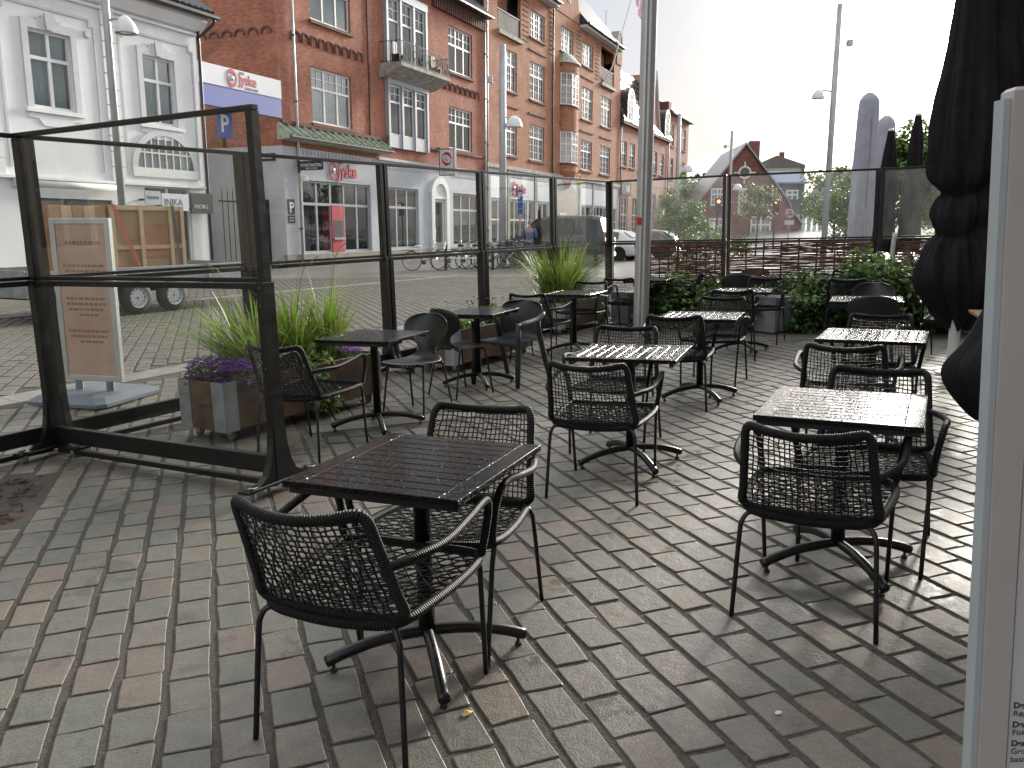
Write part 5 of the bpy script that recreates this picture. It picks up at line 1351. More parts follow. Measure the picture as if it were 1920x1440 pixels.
# ---- long tall building
def long_house():
    t = house('tall_gabled_building', 'tall orange brick building with round bay, loggias and stepped gable', 'building')
    X0, X1, ZT = 17.6, 45.4, 16.1
    first = [(20.12, 22.3), (24.45, 27.08), (34.9, 37.62), (39.8, 42.65)]
    holes = [(a, b, 5.93, 8.13) for a, b in first]+[(a, b, 9.7, 12.0) for a, b in first]
    third = [(24.5, 27.05, 13.5, 15.1), (30.2, 32.85, 13.7, 15.3), (34.9, 37.5, 13.55, 15.15)]
    logg = [(19.4, 22.9, 12.85, 15.7), (39.6, 43.3, 12.95, 15.7)]
    gf = [(18.4, 20.6, .6, 3.2), (21.0, 24.0, .6, 3.2), (24.3, 25.0, .6, 3.2), (25.9, 28.0, .6, 3.2), (35.2, 37.6, .6, 3.2), (38.2, 42.0, .6, 3.2), (42.5, 45.0, .6, 3.2)]
    wall(t, X0, X1, 5.1, ZT, holes+third+logg, M['brick2'], 0, .2)
    wall(t, X0, X1, -.1, 5.1, gf, M['grey_wall'], -.02, .25, 'ground_floor_wall')
    MB().box(X0+.05, X1-.05, .95, 10, 0, ZT).build('rooms', M['room'], t)
    for a, b, c, d in logg:
        MB().box(a, b, .90, .94, c, d).build('loggia_back', M['brick2'], t)
        r = MB()
        for k in range(22): xx = a+.05+(b-a-.1)*k/21; r.box(xx-.03, xx+.03, .04, .07, c, c+1.15)
        r.box(a, b, .02, .09, c+1.15, c+1.2); tag(r.build('balustrade', mat('green black balusters', (.035, .042, .03), .6, var=.3), t), kind='stuff'); MB().box(a-.1, b+.1, -.18, .3, c-.22, c).build('loggia_ledge', M['concrete'], t)
    for h in holes: window(t, *h, lights=3, tf=.36, top=(3, 2), bot=(2, 3), mw=.028, fw=.08)
    for h in third: window(t, *h, lights=3, tf=None, bot=(2, 4), mw=.028, fw=.08)
    for h in gf: window(t, *h, lights=max(1, int((h[1]-h[0])/.9)), tf=.45, top=(1, 1), frame='win_white', y=.06, sill=None, fw=.07)
    for a, b in first+[(30.3, 32.8)]:
        for z in (8.72, 12.62): MB().box(a-.25, b+.25, -.07, 0, z, z+.10).build('label_moulding', M['trim_brick'], t)
    for k in range(10):
        for xx in (23.3, 28.0, 33.6, 38.2): MB().box(xx, xx+.9, -.03, 0, 13.0+k*.29, 13.06+k*.29).build('brick_course', M['trim_brick'], t)
    # rounded bay
    bx, br = 31.55, 1.35
    for z0, z1, mm, nm in ((5.05, 6.1, 'brick2', 'bay_base'), (8.25, 10.05, 'brick2', 'bay_spandrel'), (12.2, 12.9, 'brick2', 'bay_spandrel')):
        P = [(bx+br*cos(radians(180+a)), .55*br*sin(radians(180+a))) for a in range(0, 181, 15)]
        if nm == 'bay_base':
            m = MB(); n = len(P); V = [(bx+(p[0]-bx)*.3, p[1]*.3, 4.4) for p in P]+[(p[0], p[1], 5.5) for p in P]+[(p[0], p[1], z1) for p in P]
            m.add(V, [(i, i+1, n+i+1, n+i) for i in range(n-1)]+[(n+i, n+i+1, 2*n+i+1, 2*n+i) for i in range(n-1)])
            m.build(nm, M[mm], t)
        else: MB().prism(P, z0, z1, axis='z').build(nm, M[mm], t, fix=True)
    for z0, z1 in ((6.1, 8.25), (10.05, 12.2)):
        for k in range(3):
            a0, a1 = radians(180+60*k), radians(180+60*(k+1)); p = Vector((bx+br*cos(a0), .55*br*sin(a0), 0)); q = Vector((bx+br*cos(a1), .55*br*sin(a1), 0))
            d = (q-p); Lk = d.length; d.normalize(); Mx = Matrix.Translation(p) @ Matrix.Rotation(atan2(d.y, d.x), 4, 'Z')
            w_ = window(t, 0, Lk, z0, z1, 2, .4, (2, 2), (2, 3), 'win_white', -.02, None, fw=.08); w_.matrix_local = Mx
        MB().prism([(bx+(br+.06)*cos(radians(180+a)), .6*br*sin(radians(180+a))) for a in range(0, 181, 15)], z0-.14, z0-.01, axis='z').build('bay_sill', M['trim_brick'], t, fix=True)
    m = MB(); n = 13; R1 = [(bx+br*1.12*cos(radians(180+a)), .66*br*sin(radians(180+a)), 12.95) for a in range(0, 181, 15)]; R2 = [(bx+br*.75*cos(radians(180+a)), .2*br*sin(radians(180+a)), 13.6) for a in range(0, 181, 15)]
    m.add(R1+R2, [(i, i+1, n+i+1, n+i) for i in range(n-1)]); m.build('bay_copper_roof', M['copper'], t); MB().prism([(p[0], p[1]) for p in R1], 12.86, 12.95, axis='z').build('bay_cornice', M['white_trim'], t, fix=True)
    # ground floor stonework
    MB().box(X0, X1, -.16, 0, 5.03, 5.25).build('stone_cornice', M['concrete'], t)
    for xx in (17.75, 20.7, 25.2, 28.3, 34.5, 37.8, 42.1): MB().box(xx, xx+.35, -.10, -.02, 0, 5.03).build('stone_pier', M['granite'], t)
    for (a, b) in ((18.2, 20.6), (21.15, 25.1), (25.7, 28.2), (34.95, 37.7), (38.25, 42.0)): MB().box(a, b, -.07, -.02, 3.3, 4.55).build('fascia_panel', M['sign_white'], t); dentils(t, a, b, 4.62, 12, 'grey_wall', .14)
    n = 14; P = [(31.4+2.6*cos(pi*k/n), 3.6+1.2*sin(pi*k/n)) for k in range(n+1)]
    MB().prism(P+[(28.8, 0), (34.0, 0)], -.06, -.021).build('entrance_arch', M['granite'], t, fix=True)
    MB().box(30.2, 31.6, -.075, -.061, 1.2, 2.6).build('notice_case', M['sign_white'], t)
    # roof, gables
    def roofpart(a, b): 
        rf = MB().prism([(-.65, ZT+.02), (-.65, ZT+.15), (4, ZT+5.5), (4, ZT+.02)], a, b, axis='x').build('roof', M['tile_dark'], t, fix=True); MB().tube([(a, -.72, ZT+.1), (b, -.72, ZT+.1)], .09, 6).build('gutter', M['lead'], rf)
        MB().box(a, b, -.55, 0, ZT-.14, ZT+.018).build('eave_board', M['white_trim'], t)
    roofpart(X0, 28.4); roofpart(34.2, 44.0)
    MB().prism([(28.6, ZT), (28.6, 16.9), (29.1, 17.0), (29.4, 18.2), (30.2, 19.4), (31.5, 20.2), (32.8, 19.4), (33.6, 18.2), (33.9, 17.0), (34.1, 16.9), (34.1, ZT)], -.04, .35).build('gable', M['brick2'], t, fix=True)
    put_text(t, '1912', .8, M['white_trim'], 30.5, -.06, 17.1, .02)
    m = MB(); cp = [(28.5, 16.95), (29.1, 17.05), (29.4, 18.25), (30.2, 19.45), (31.5, 20.28), (32.8, 19.45), (33.6, 18.25), (33.9, 17.05), (34.3, 16.95)]
    m.tube([(a, .1, b) for a, b in cp], .12, 6); m.build('gable_coping', M['concrete'], t)
    pg = MB().prism([(43.9, ZT-1), (43.9, 17.0), (44.5, 17.6), (45.1, 17.5), (45.4, 16.6), (45.4, ZT-1)], -.06, 2.5).build('end_parapet', M['brick2'], t, fix=True); MB().prism([(43.8, 16.95), (44.4, 17.75), (45.15, 17.65), (45.5, 16.6), (45.4, 16.6), (45.1, 17.5), (44.5, 17.6), (43.9, 17.0)], -.1, 2.6).build('parapet_coping', M['concrete'], t, fix=True)
    downpipe(t, 17.75, .2, ZT); downpipe(t, 28.45, .2, ZT, m='lead')
    MB().quad((X1, 0, 8), (X1, 10, 8), (X1, 10, ZT), (X1, 0, ZT)).build('side_wall', M['brick2'], t)
    s = empty('shop_sign'); s.matrix_world = MBLD; tag(s, 'red bank lettering and swirl on the white fascia behind the van', 'sign')
    logo(s, 21.6, -.12, 3.95, .42); put_text(s, 'Jyske', .8, M['red'], 22.0, -.13, 3.68, .03, .012, sx=.95); MB().box(21.3, 24.2, -.10, -.08, 3.5, 3.56).build('mounting_rail', M['alu'], s)
    s = empty('crown_sign'); s.matrix_world = MBLD; tag(s, 'yellow crown emblem projecting above the entrance arch', 'sign')
    m = MB(); m.tube([(31.9+.45*cos(a*.524), -.9, 4.9+.45*sin(a*.524)) for a in range(12)], .05, 6, True); m.build('ring', mat('yellow enamel', (.55, .38, .03), .4, var=.05), s); 
    for k in range(3): MB().lathe([(.10, -.18), (.12, 0), (.03, .2)], 8, Matrix.Translation((31.68+.22*k, -.9, 4.9))).build('crown_point', bpy.data.materials['yellow enamel'], s)
    MB().box(31.88, 31.92, -.45, 0, 4.88, 4.92).build('bracket', M['iron'], s)
    # flag
    f = empty('flagpole'); f.matrix_world = MBLD; tag(f, 'slanting white flagpole on the end loggia with a red and white pennant', 'flagpole')
    MB().tube([(40.6, .05, 13.1), (41.05, -.5, 14.3), (42.55, -1.5, 19.6), (43.4, -2.05, 22.6)], [.06, .06, .05, .03], 8).build('pole', M['white_paint'], f)
    V = []; n = 8
    for i in range(n+1):
        for j in range(7): q = i/n; V.append((43.15+1.35*q-.12*j/6+.08*sin(j*1.3+i), -1.85+.10*sin(i*1.1+j*.4), 21.9-2.6*j/6-(1.1+.35*sin(j*1.7))*q))
    F = [(i*7+j, (i+1)*7+j, (i+1)*7+j+1, i*7+j+1) for i in range(n) for j in range(6)]
    MB().add(V, F).build('flag', mat('red and white bunting', (.62, .10, .16), .8, col2=(.75, .68, .70), vscale=1.6), f, True)
long_house()
def third_house():
    t = house('mansard_building', 'red brick building with dark mansard roof and arched white dormers', 'building')
    X0, X1, ZT = 45.45, 64.3, 10.7
    up = [46.1, 48.9, 52.0, 54.8, 57.7, 60.6]; holes = [(a, a+1.75, 6.95, 9.1) for a in up]+[(a, a+1.6, 1.6, 4.9) for a in (57.7, 60.6)]+[(46.4, 48.6, 1.0, 4.3), (50.2, 52.4, 1.0, 4.3)]
    wall(t, X0, X1, 0, ZT, holes, M['brick3'], 0, .2); MB().box(X0+.05, X1-.05, .95, 9, 0, ZT).build('rooms', M['room'], t)
    for h in holes: window(t, *h, lights=2, tf=.48, top=(1, 2), bot=(1, 3), mw=.03, sill='trim_brick')
    MB().box(46.1, 49.2, -.12, 0, 4.5, 5.6).build('shop_fascia', M['black_sign'], t); put_text(t, 'NB', .85, M['text_white'], 47.4, -.13, 4.72, .01, .01)
    MB().box(X0, X1, -.35, 0, ZT-.25, ZT).build('eave_band', M['trim_brick'], t)
    rf = MB().prism([(-.4, ZT), (1.6, 15.8), (4.5, 16.6), (4.5, ZT)], X0, X1, axis='x').build('roof', M['tile_dark'], t, fix=True)
    for r in range(9):
        for k in range(26): xx = X0+.3+k*.72+(r % 2)*.36; zz = ZT+.3+r*.56; yy = -.4+2.0*(zz-ZT)/5.1; MB().lathe([(.02, .06), (.26, .05), (.30, 0)], 6, Matrix.Translation((xx, yy-.02, zz)) @ Matrix.Rotation(radians(68), 4, 'X')).build('roof_tile', M['tile_dark'], rf) if xx < 57 else None
    def dormer(x):
        n = 10; w = 1.15; P = [(x+w*cos(pi*k/n), 12.6+.95*sin(pi*k/n)) for k in range(n+1)]+[(x-w, 10.75), (x+w, 10.75)]
        MB().prism(P, -.42, 1.6).build('dormer', M['lead'], t, fix=True)
        Q = [(x+.92*cos(pi*k/n), 12.6+.75*sin(pi*k/n)) for k in range(n+1)]+[(x-.92, 10.95), (x+.92, 10.95)]
        m = MB()
        pq = list(zip([(x+1.15*cos(pi*k/n), 12.6+.95*sin(pi*k/n)) for k in range(n+1)], Q))
        for (a, b), (c, d) in zip(pq, pq[1:]): m.prism([a, c, d, b], -.47, -.421)
        for k in (-1, 0, 1): m.box(x+k*.46-.03, x+k*.46+.03, -.46, -.425, 10.95, 13.1)
        for z in (11.5, 12.05, 12.6): m.box(x-.92, x+.92, -.455, -.424, z-.025, z+.025)
        wo = m.build('dormer_window', M['white_paint'], t, fix=True); MB().prism(Q, -.4225, -.4215).build('pane', M['win_glass'], wo, fix=True)
    dormer(47.4); dormer(61.8)
    MB().prism([(55.0, ZT), (57.3, 16.4), (59.4, ZT)], -.1, 3).build('gable', M['brick3'], t, fix=True)
    MB().tube([(54.8, -.15, ZT), (57.3, -.15, 16.6), (59.6, -.15, ZT)], .14, 5).build('gable_coping', M['white_trim'], t)
    MB().box(63.4, 64.6, -.12, 2.2, ZT-.3, 14.6).build('chimney', M['trim_brick'], t); downpipe(t, 45.6, .5, ZT, m='lead'); downpipe(t, 64.1, .5, ZT, m='lead')
    an = MB(); an.tube([(50.5, 3, 16.4), (50.5, 3, 21)], .05, 5); an.tube([(49.2, 3, 17.6), (51.8, 3, 17.6)], .03, 4); an.tube([(49.8, 3, 19.3), (51.2, 3, 19.3)], .03, 4); an.build('aerial', M['alu'], t)
    t = house('end_building', 'plain red brick house ending the terrace with pale tiled roof', 'building')
    holes = [(a, a+1.5, c, d) for a in (65.4, 68.6, 71.6) for c, d in ((6.8, 9.0), (10.3, 12.6), (1.8, 4.6))]
    wall(t, 64.3, 74.6, 0, 13.5, holes, M['brick3'], 0, .2); MB().box(64.35, 74.5, .95, 9, 0, 13.5).build('rooms', M['room'], t)
    for h in holes: window(t, *h, lights=2, tf=.35, top=(1, 1))
    MB().quad((74.6, 0, 0), (74.6, 9.5, 0), (74.6, 9.5, 13.5), (74.6, 0, 13.5)).build('side_wall', M['brick3'], t)
    MB().prism([(-.5, 13.5), (-.5, 13.65), (4.7, 17.5), (4.7, 13.5)], 64.3, 75.2, axis='x').build('roof', mat('lichen grey tile', (.17, .16, .13), .7, var=.3, vscale=2), t, fix=True)
third_house()
# ------------------------------------------------------------------ things in the street
M['dark_paint'] = mat('dark grey car paint', (.022, .023, .026), .25, var=.1, coat=.6, rvar=.05)
M['white_car'] = mat('white car paint', (.72, .72, .71), .25, var=.02, coat=.6)
M['car_glass'] = mat('tinted car glass', (.012, .014, .015), .04, var=.1, spec=.6)
M['tail_red'] = mat('tail light red', (.5, .015, .02), .2, var=.05)
M['lamp_clear'] = mat('headlight glass', (.6, .6, .6), .1, var=.05)
M['tyre'] = mat('tyre rubber', (.018, .018, .018), .7, var=.2)
M['rim'] = mat('silver rim', (.55, .55, .56), .4, .3, var=.15, vscale=20)
def wheel(par, x, y, r, w=.2, rim=None, holes=12, name='wheel'):
    Mx = Matrix.Translation((x, y, r)) @ Matrix.Rotation(pi/2, 4, 'X')
    o = MB().lathe([(r*.62, -w/2), (r*.93, -w/2), (r, -w*.35), (r, w*.35), (r*.93, w/2), (r*.62, w/2)], 28, Mx, caps=False).build(name, M['tyre'], par, True)
    m = MB(); rr = r*.64
    for s in (1, -1): m.lathe([(rr, s*w*.45), (rr*.95, s*w*.32), (rr*.8, s*w*.28), (rr*.55, s*w*.36), (rr*.3, s*w*.30), (.02, s*w*.34)], 24, Mx, caps=False)
    ri = m.build('rim', M['rim'], o, True)
    if holes:
        h = MB()
        for k in range(holes):
            a = 2*pi*k/holes; q = rr*.74; Mh = Mx @ Matrix.Translation((q*cos(a), q*sin(a), 0))
            for s in (1, -1): h.lathe([(rr*.075, s*w*.305), (rr*.075, s*w*.315)], 6, Mh)
        tag(h.build('rim_holes', M['black_metal'], o), kind='stuff')
def car(name, label, st, W, paint, wheels, wr, side, x, y, az, rear=True):
    """st: stations (x, z_low, z_belt, z_roof, half width at roof fraction); front at x=0."""
    t = empty(name); V = []; F = []; n = 11
    def sect(s):
        X, zl, zb, zr, wf = s; h = W/2; wb = h*(.93 if (X == st[0][0] or X == st[-1][0]) else 1)
        half = [(h*.80 if wb < h else h*.9, zl), (wb, zl+.10), (wb, (zl+zb)/2), (wb*.985, zb), (wb*(.97+wf)/2, (zb+zr)/2), (wb*wf, zr-.02 if zr > zb+.05 else zr)]
        return [(X, -a, z) for a, z in half]+[(X, 0, zr+.03)]+[(X, a, z) for a, z in reversed(half)]
    rows = []
    for s in st: rows.append(sect(s))
    n = len(rows[0])
    for r in rows: V += r
    for i in range(len(rows)-1):
        for k in range(n-1): F.append((i*n+k, i*n+k+1, (i+1)*n+k+1, (i+1)*n+k))
        F.append((i*n+n-1, i*n, (i+1)*n, (i+1)*n+n-1))
    F.append(tuple(range(n))); F.append(tuple((len(rows)-1)*n+k for k in range(n-1, -1, -1)))
    MB().add(V, F).build('body', paint, t, True, fix=True)
    def at(X):
        for a, b in zip(st, st[1:]):
            if a[0] <= X <= b[0]:
                q = (X-a[0])/(b[0]-a[0]); return [a[k]+(b[k]-a[k])*q for k in range(5)]
        return list(st[-1])
    for (xa, xb) in side:
        for sg in (-1, 1):
            m = MB(); V = []; K = 6
            for k in range(K+1):
                X = xa+(xb-xa)*k/K; s = at(X); h = W/2
                for fz in (.10, .5, .86):
                    z = s[2]+(s[3]-s[2])*fz; wx = h*.985+(h*s[4]-h*.985)*fz*.97+.008
                    V.append((X, sg*wx, z))
            F = [(k*3+j, (k+1)*3+j, (k+1)*3+j+1, k*3+j+1) for k in range(K) for j in range(2)]
            m.add(V, F).build('side_window', M['car_glass'], t, True)
    # windscreen, rear window
    def screen_(i0, i1, nm, dx):
        a, b = st[i0], st[i1]; h = W/2
        pts = []
        for q, s in ((.12, 0), (.9, 1)):
            X = a[0]+(b[0]-a[0])*q; z = a[3]+(b[3]-a[3])*q+.04; w = h*(.97+(min(a[4], b[4])-.97)*q)*.93
            pts.append((X+dx, -w, z)); pts.append((X+dx, w, z))
        MB().quad(pts[0], pts[1], pts[3], pts[2]).build(nm, M['car_glass'], t)
    wi = [i for i in range(len(st)-1) if st[i+1][3]-st[i][3] > .3]
    if wi: screen_(wi[0], wi[0]+1, 'windscreen', -.02)
    ri = [i for i in range(len(st)-1) if st[i][3]-st[i+1][3] > .3]
    if ri: screen_(ri[-1]+1, ri[-1], 'rear_window', .02)
    for wx in wheels:
        for sg in (-1, 1):
            wheel(t, wx, sg*(W/2-.09), wr, .2, holes=0)
            MB().lathe([(wr*1.16, 0), (wr*1.16, .01)], 20, Matrix.Translation((wx, sg*(W/2+.001), wr)) @ Matrix.Rotation(pi/2, 4, 'X')).build('wheel_arch', M['black_metal'], t)
    L_ = st[-1][0]
    for sg in (-1, 1):
        s = at(L_-.02); zb = s[2]
        MB().box(L_-.10, L_+.03, sg*(W/2-.10)-.07, sg*(W/2-.10)+.07, zb-.30, zb+.12, chamfer=.02).build('tail_light', M['tail_red'], t)
        s = at(.05); MB().box(-.03, .2, sg*(W/2-.22)-.14, sg*(W/2-.22)+.14, s[2]-.22, s[2]-.08, chamfer=.02).build('headlight', M['lamp_clear'], t)
        MB().box(1.15, 1.3, sg*(W/2+.09)-.08, sg*(W/2+.09)+.08, at(1.3)[2]+.02, at(1.3)[2]+.16, chamfer=.03).build('wing_mirror', paint, t)
        for dx in side: MB().box(dx[0]+.08, dx[0]+.26, sg*(W/2)-.012, sg*(W/2)+.012, at(dx[0])[2]-.12, at(dx[0])[2]-.08).build('door_handle', M['black_metal'], t)
    MB().box(L_-.02, L_+.07, -W/2+.08, W/2-.08, st[-1][1]+.05, st[-1][1]+.22, chamfer=.03).build('rear_bumper', paint, t)
    MB().box(L_+.02, L_+.035, -.26, .26, st[-1][1]+.35, st[-1][1]+.47).build('number_plate', M['sign_white'], t)
    # cars are built nose at x=0: turn so that the nose points to az
    t.matrix_world = Matrix.Translation((x, y, ground(x, y))) @ Matrix.Rotation(radians(90-az)+pi, 4, 'Z') @ Matrix.Translation((-L_/2, 0, 0))
    tag(t, label, 'van' if 'van' in name else 'car', None if 'van' in name else 'cars parked beyond the van'); return t
van = [(0, .28, .72, .80, .80), (.08, .25, .95, 1.0, .82), (.75, .22, 1.08, 1.15, .86), (1.0, .22, 1.12, 1.22, .86), (1.75, .22, 1.16, 1.93, .84), (2.3, .22, 1.17, 2.02, .86), (4.0, .22, 1.18, 2.02, .86), (4.30, .24, 1.18, 1.93, .86), (4.52, .3, 1.15, 1.25, .93), (4.58, .32, .95, 1.0, .93)]
car('parked_van', 'dark grey people carrier van parked across the street with a man at its door', van, 1.86, M['dark_paint'], (.85, 3.75), .33, ((1.55, 2.45), (2.52, 3.35), (3.42, 4.25)), 1.85, 35.6, -70)
hatch = [(0, .25, .58, .66, .80), (.08, .22, .72, .78, .82), (.95, .2, .88, .94, .84), (1.15, .2, .90, 1.0, .84), (1.85, .2, .93, 1.40, .74), (2.5, .2, .94, 1.46, .74), (3.3, .2, .96, 1.38, .74), (3.95, .24, .97, 1.02, .84), (4.1, .28, .8, .86, .86)]
car('parked_car', 'white hatchback mostly hidden behind the dark van', hatch, 1.74, M['white_car'], (.78, 3.25), .31, ((1.5, 2.3), (2.38, 3.2)), 4.35, 41.5, -64)
car('parked_car', 'dark saloon car with a bright windscreen beside the aluminium mast', hatch, 1.76, M['dark_paint'], (.78, 3.25), .31, ((1.5, 2.3), (2.38, 3.2)), 6.9, 45.5, -66)
# ------------------------------------------------------------------ man at the van
def man():
    def skin(name, nodes, edges, material, par, root=0, lv=2):
        me = bpy.data.meshes.new(name); me.from_pydata([n[0] for n in nodes], edges, []); o = link(name, me, par); me.materials.append(material)
        md = o.modifiers.new('skin', 'SKIN'); md.use_smooth_shade = True
        for i, n in enumerate(nodes):
            r = n[1]; me.skin_vertices[0].data[i].radius = r if isinstance(r, tuple) else (r, r)
        me.skin_vertices[0].data[root].use_root = True
        sb = o.modifiers.new('sub', 'SUBSURF'); sb.levels = lv; sb.render_levels = lv; return o
    t = empty('person'); S = mat('skin', (.42, .25, .18), .6, var=.1); J = mat('blue denim jacket', (.10, .17, .29), .8, var=.2, vscale=12); T = mat('blue jeans', (.075, .12, .21), .85, var=.2, vscale=12); K = mat('dark shoes', (.02, .02, .02), .6, var=.1)
    # faces +y, feet at z=0
    body = [((0, 0, .95), (.13, .09)), ((0, .0, 1.15), (.14, .10)), ((0, .01, 1.38), (.15, .10)), ((0, .02, 1.50), .055), ((0, .03, 1.57), .055), ((0, .045, 1.66), (.075, .09)), ((0, .045, 1.74), (.065, .08)),
            ((.09, 0, .88), .085), ((.10, .02, .48), .06), ((.10, -.02, .10), .045), ((.11, .12, .035), .04), ((-.09, 0, .88), .085), ((-.11, .0, .48), .06), ((-.12, -.04, .10), .045), ((-.13, .10, .035), .04),
            ((.19, .0, 1.42), .055), ((.25, .04, 1.16), .045), ((.20, .24, 1.08), .035), ((-.19, .0, 1.42), .055), ((-.26, .06, 1.17), .045), ((-.20, .28, 1.14), .035)]
    E_ = [(0, 1), (1, 2), (2, 3), (3, 4), (4, 5), (5, 6), (0, 7), (7, 8), (8, 9), (9, 10), (0, 11), (11, 12), (12, 13), (13, 14), (2, 15), (15, 16), (16, 17), (2, 18), (18, 19), (19, 20)]
    skin('body', body, E_, S, t)
    jk = [((0, 0, .92), (.16, .115)), ((0, 0, 1.15), (.165, .12)), ((0, .01, 1.37), (.175, .12)), ((0, .02, 1.47), (.09, .075)), ((.20, 0, 1.42), .072), ((.255, .04, 1.16), .062), ((.205, .22, 1.085), .05), ((-.20, 0, 1.42), .072), ((-.265, .06, 1.17), .062), ((-.205, .25, 1.14), .05)]
    skin('jacket', jk, [(0, 1), (1, 2), (2, 3), (2, 4), (4, 5), (5, 6), (2, 7), (7, 8), (8, 9)], J, t)
    tr = [((0, 0, .95), (.145, .105)), ((.09, 0, .86), .10), ((.10, .02, .48), .078), ((.10, -.02, .10), .065), ((-.09, 0, .86), .10), ((-.11, 0, .48), .078), ((-.12, -.04, .10), .065)]
    skin('jeans', tr, [(0, 1), (1, 2), (2, 3), (0, 4), (4, 5), (5, 6)], T, t)
    for s, yy in ((1, .05), (-1, .03)):
        m = MB(); m.lathe([(.05, 0), (.055, .02), (.045, .07), (.03, .09)], 10, Matrix.Translation((s*.115, yy, 0)) @ Matrix.Diagonal((1, 2.4, 1, 1))); m.build('shoe', K, t, True)
    for s in (1, -1):
        px = .20*s; b = body[17][0] if s > 0 else body[20][0]
        for k in range(5):
            sx = b[0]-.03+.015*k*1.0; MB().tube([(sx, b[1]+.02, b[2]), (sx, b[1]+.07+.01*(2-abs(k-2)), b[2]-.005), (sx-.005*s, b[1]+.10+.01*(2-abs(k-2)), b[2]-.03)], .0085, 6).build('finger', S, t, True)
        MB().lathe([(.012, -.03), (.02, 0), (.012, .03)], 6, Matrix.Translation((s*.078, .035, 1.67))).build('ear', S, t)
    f = MB(); f.lathe([(.012, -.02), (.016, 0), (.004, .03)], 6, Matrix.Translation((0, .135, 1.665)), caps=True); f.build('nose', S, t, True)
    MB().lathe([(.088, 1.68), (.092, 1.71), (.08, 1.76), (.04, 1.80)], 12, Matrix.Translation((0, .03, 0)) @ Matrix.Diagonal((.88, 1, 1, 1)), caps=False).build('cropped_hair', mat('grey cropped hair', (.30, .22, .17), .8, var=.2), t, True)
    put(t, .72, 34.55, 12); t.scale = (1.03, 1.03, 1.03); tag(t, 'person in a blue denim jacket and jeans leaning into the open window of the van', 'person')
man()
# ------------------------------------------------------------------ bicycles and rack
def bicycle(label, x, y, az, frame, basket=None, cover=False, lean=4):
    t = empty('bicycle'); R_ = .34; wb = 1.06; fm = mat('bicycle paint', frame, .35, var=.15, coat=.3)
    for wx in (0, wb):
        m = MB(); m.tube([(wx+R_*cos(a*pi/16), 0, R_+R_*sin(a*pi/16)) for a in range(32)], .018, 6, True); w = m.build('tyre', M['tyre'], t, True)
        s = MB()
        for k in range(14):
            a = 2*pi*k/14; s.tube([(wx, .02*(-1)**k, R_), (wx+R_*.95*cos(a), 0, R_+R_*.95*sin(a))], .0025, 3, caps=False)
        s.tube([(wx+.325*cos(a*pi/12), 0, R_+.325*sin(a*pi/12)) for a in range(24)], .008, 4, True); tag(s.build('spokes', M['chrome'], w), kind='stuff')
        mg = MB(); mg.tube([(wx+.375*cos(radians(a)), 0, R_+.375*sin(radians(a))) for a in (range(20, 190, 17) if wx == 0 else range(40, 215, 17))], .020, 5, flat=.5); mg.build('mudguard', fm, t)
    bb = (.44, 0, .30); hd = (.84, 0, .82); hb = (.88, 0, .62); st = (.30, 0, .78)
    m = MB(); m.tube([bb, (.34, 0, .62), st], .017, 6); m.tube([st[:1]+(0,)+(.70,), hd], .016, 6) if False else m.tube([(.33, 0, .60), hd], .016, 6); m.tube([bb, hb], .019, 6); m.tube([hd, hb, (.96, 0, .46), (wb, 0, R_)], .015, 6)
    m.tube([bb, (0, .04, R_)], .010, 5); m.tube([(.33, 0, .66), (0, .04, R_)], .009, 5); m.tube([(.33, 0, .66), (0, -.04, R_)], .009, 5); m.build('frame', fm, t, True)
    MB().tube(catmull([(.74, .28, 1.02), (.86, .20, 1.05), (.82, 0, 1.0), (.86, -.20, 1.05), (.74, -.28, 1.02)], 4), .012, 6).build('handlebar', M['chrome'], t, True)
    MB().tube([hd, (.82, 0, 1.0)], .013, 6).build('stem', M['chrome'], t)
    MB().lathe([(.02, .84), (.12, .85), (.11, .90), (.03, .92)], 12, Matrix.Translation((.24, 0, 0)) @ Matrix.Diagonal((1.15, .72, 1, 1))).build('saddle', M['white_paint'] if cover else M['rubber'], t, True); MB().tube([st, (.26, 0, .86)], .012, 6).build('seat_post', M['chrome'], t)
    MB().lathe([(.085, -.012), (.085, .012)], 16, Matrix.Translation(bb) @ Matrix.Rotation(pi/2, 4, 'X')).build('chain_wheel', M['black_metal'], t)
    MB().box(-.32, .12, -.07, .07, .735, .75).build('carrier', M['black_metal'], t)
    if basket:
        m = MB()
        for k in range(9): q = -.16+.04*k; m.tube([(.90+q+.16, -.16, .78), (.90+q+.16, -.18, 1.0)], .004, 4); m.tube([(.90+q+.16, .16, .78), (.90+q+.16, .18, 1.0)], .004, 4); m.tube([(.90, q, .78), (.88, q*1.1, 1.0)], .004, 4); m.tube([(1.22, q, .78), (1.24, q*1.1, 1.0)], .004, 4)
        for z in (.78, .85, .92, 1.0): e = (z-.78)*.1; m.tube([(.90-e, -.16-e, z), (1.22+e, -.16-e, z), (1.22+e, .16+e, z), (.90-e, .16+e, z)], .006, 4, True)
        m.build('basket', M[basket], t)
    t.matrix_world = Matrix.Translation((x, y, ground(x, y))) @ Matrix.Rotation(-radians(az-90), 4, 'Z') @ Matrix.Rotation(radians(lean), 4, 'X') @ Matrix.Translation((-.5, 0, 0)); tag(t, label, 'bicycle', 'bicycles at the rack')
bicycle('pale bicycle with a white saddle cover standing side on in front of the rack', -3.15, 30.9, 94, (.45, .42, .38), 'white_paint', True)
bicycle('silver bicycle with a front basket in the first rack slot', -2.35, 32.2, 62, (.40, .40, .40), 'chrome')
bicycle('black bicycle in the second rack slot', -1.75, 32.3, 58, (.02, .02, .02))
bicycle('grey bicycle with a black basket in the third rack slot', -1.2, 32.4, 60, (.10, .10, .11), 'black_metal')
bicycle('black bicycle in the fourth rack slot', -.75, 32.5, 57, (.02, .02, .025))
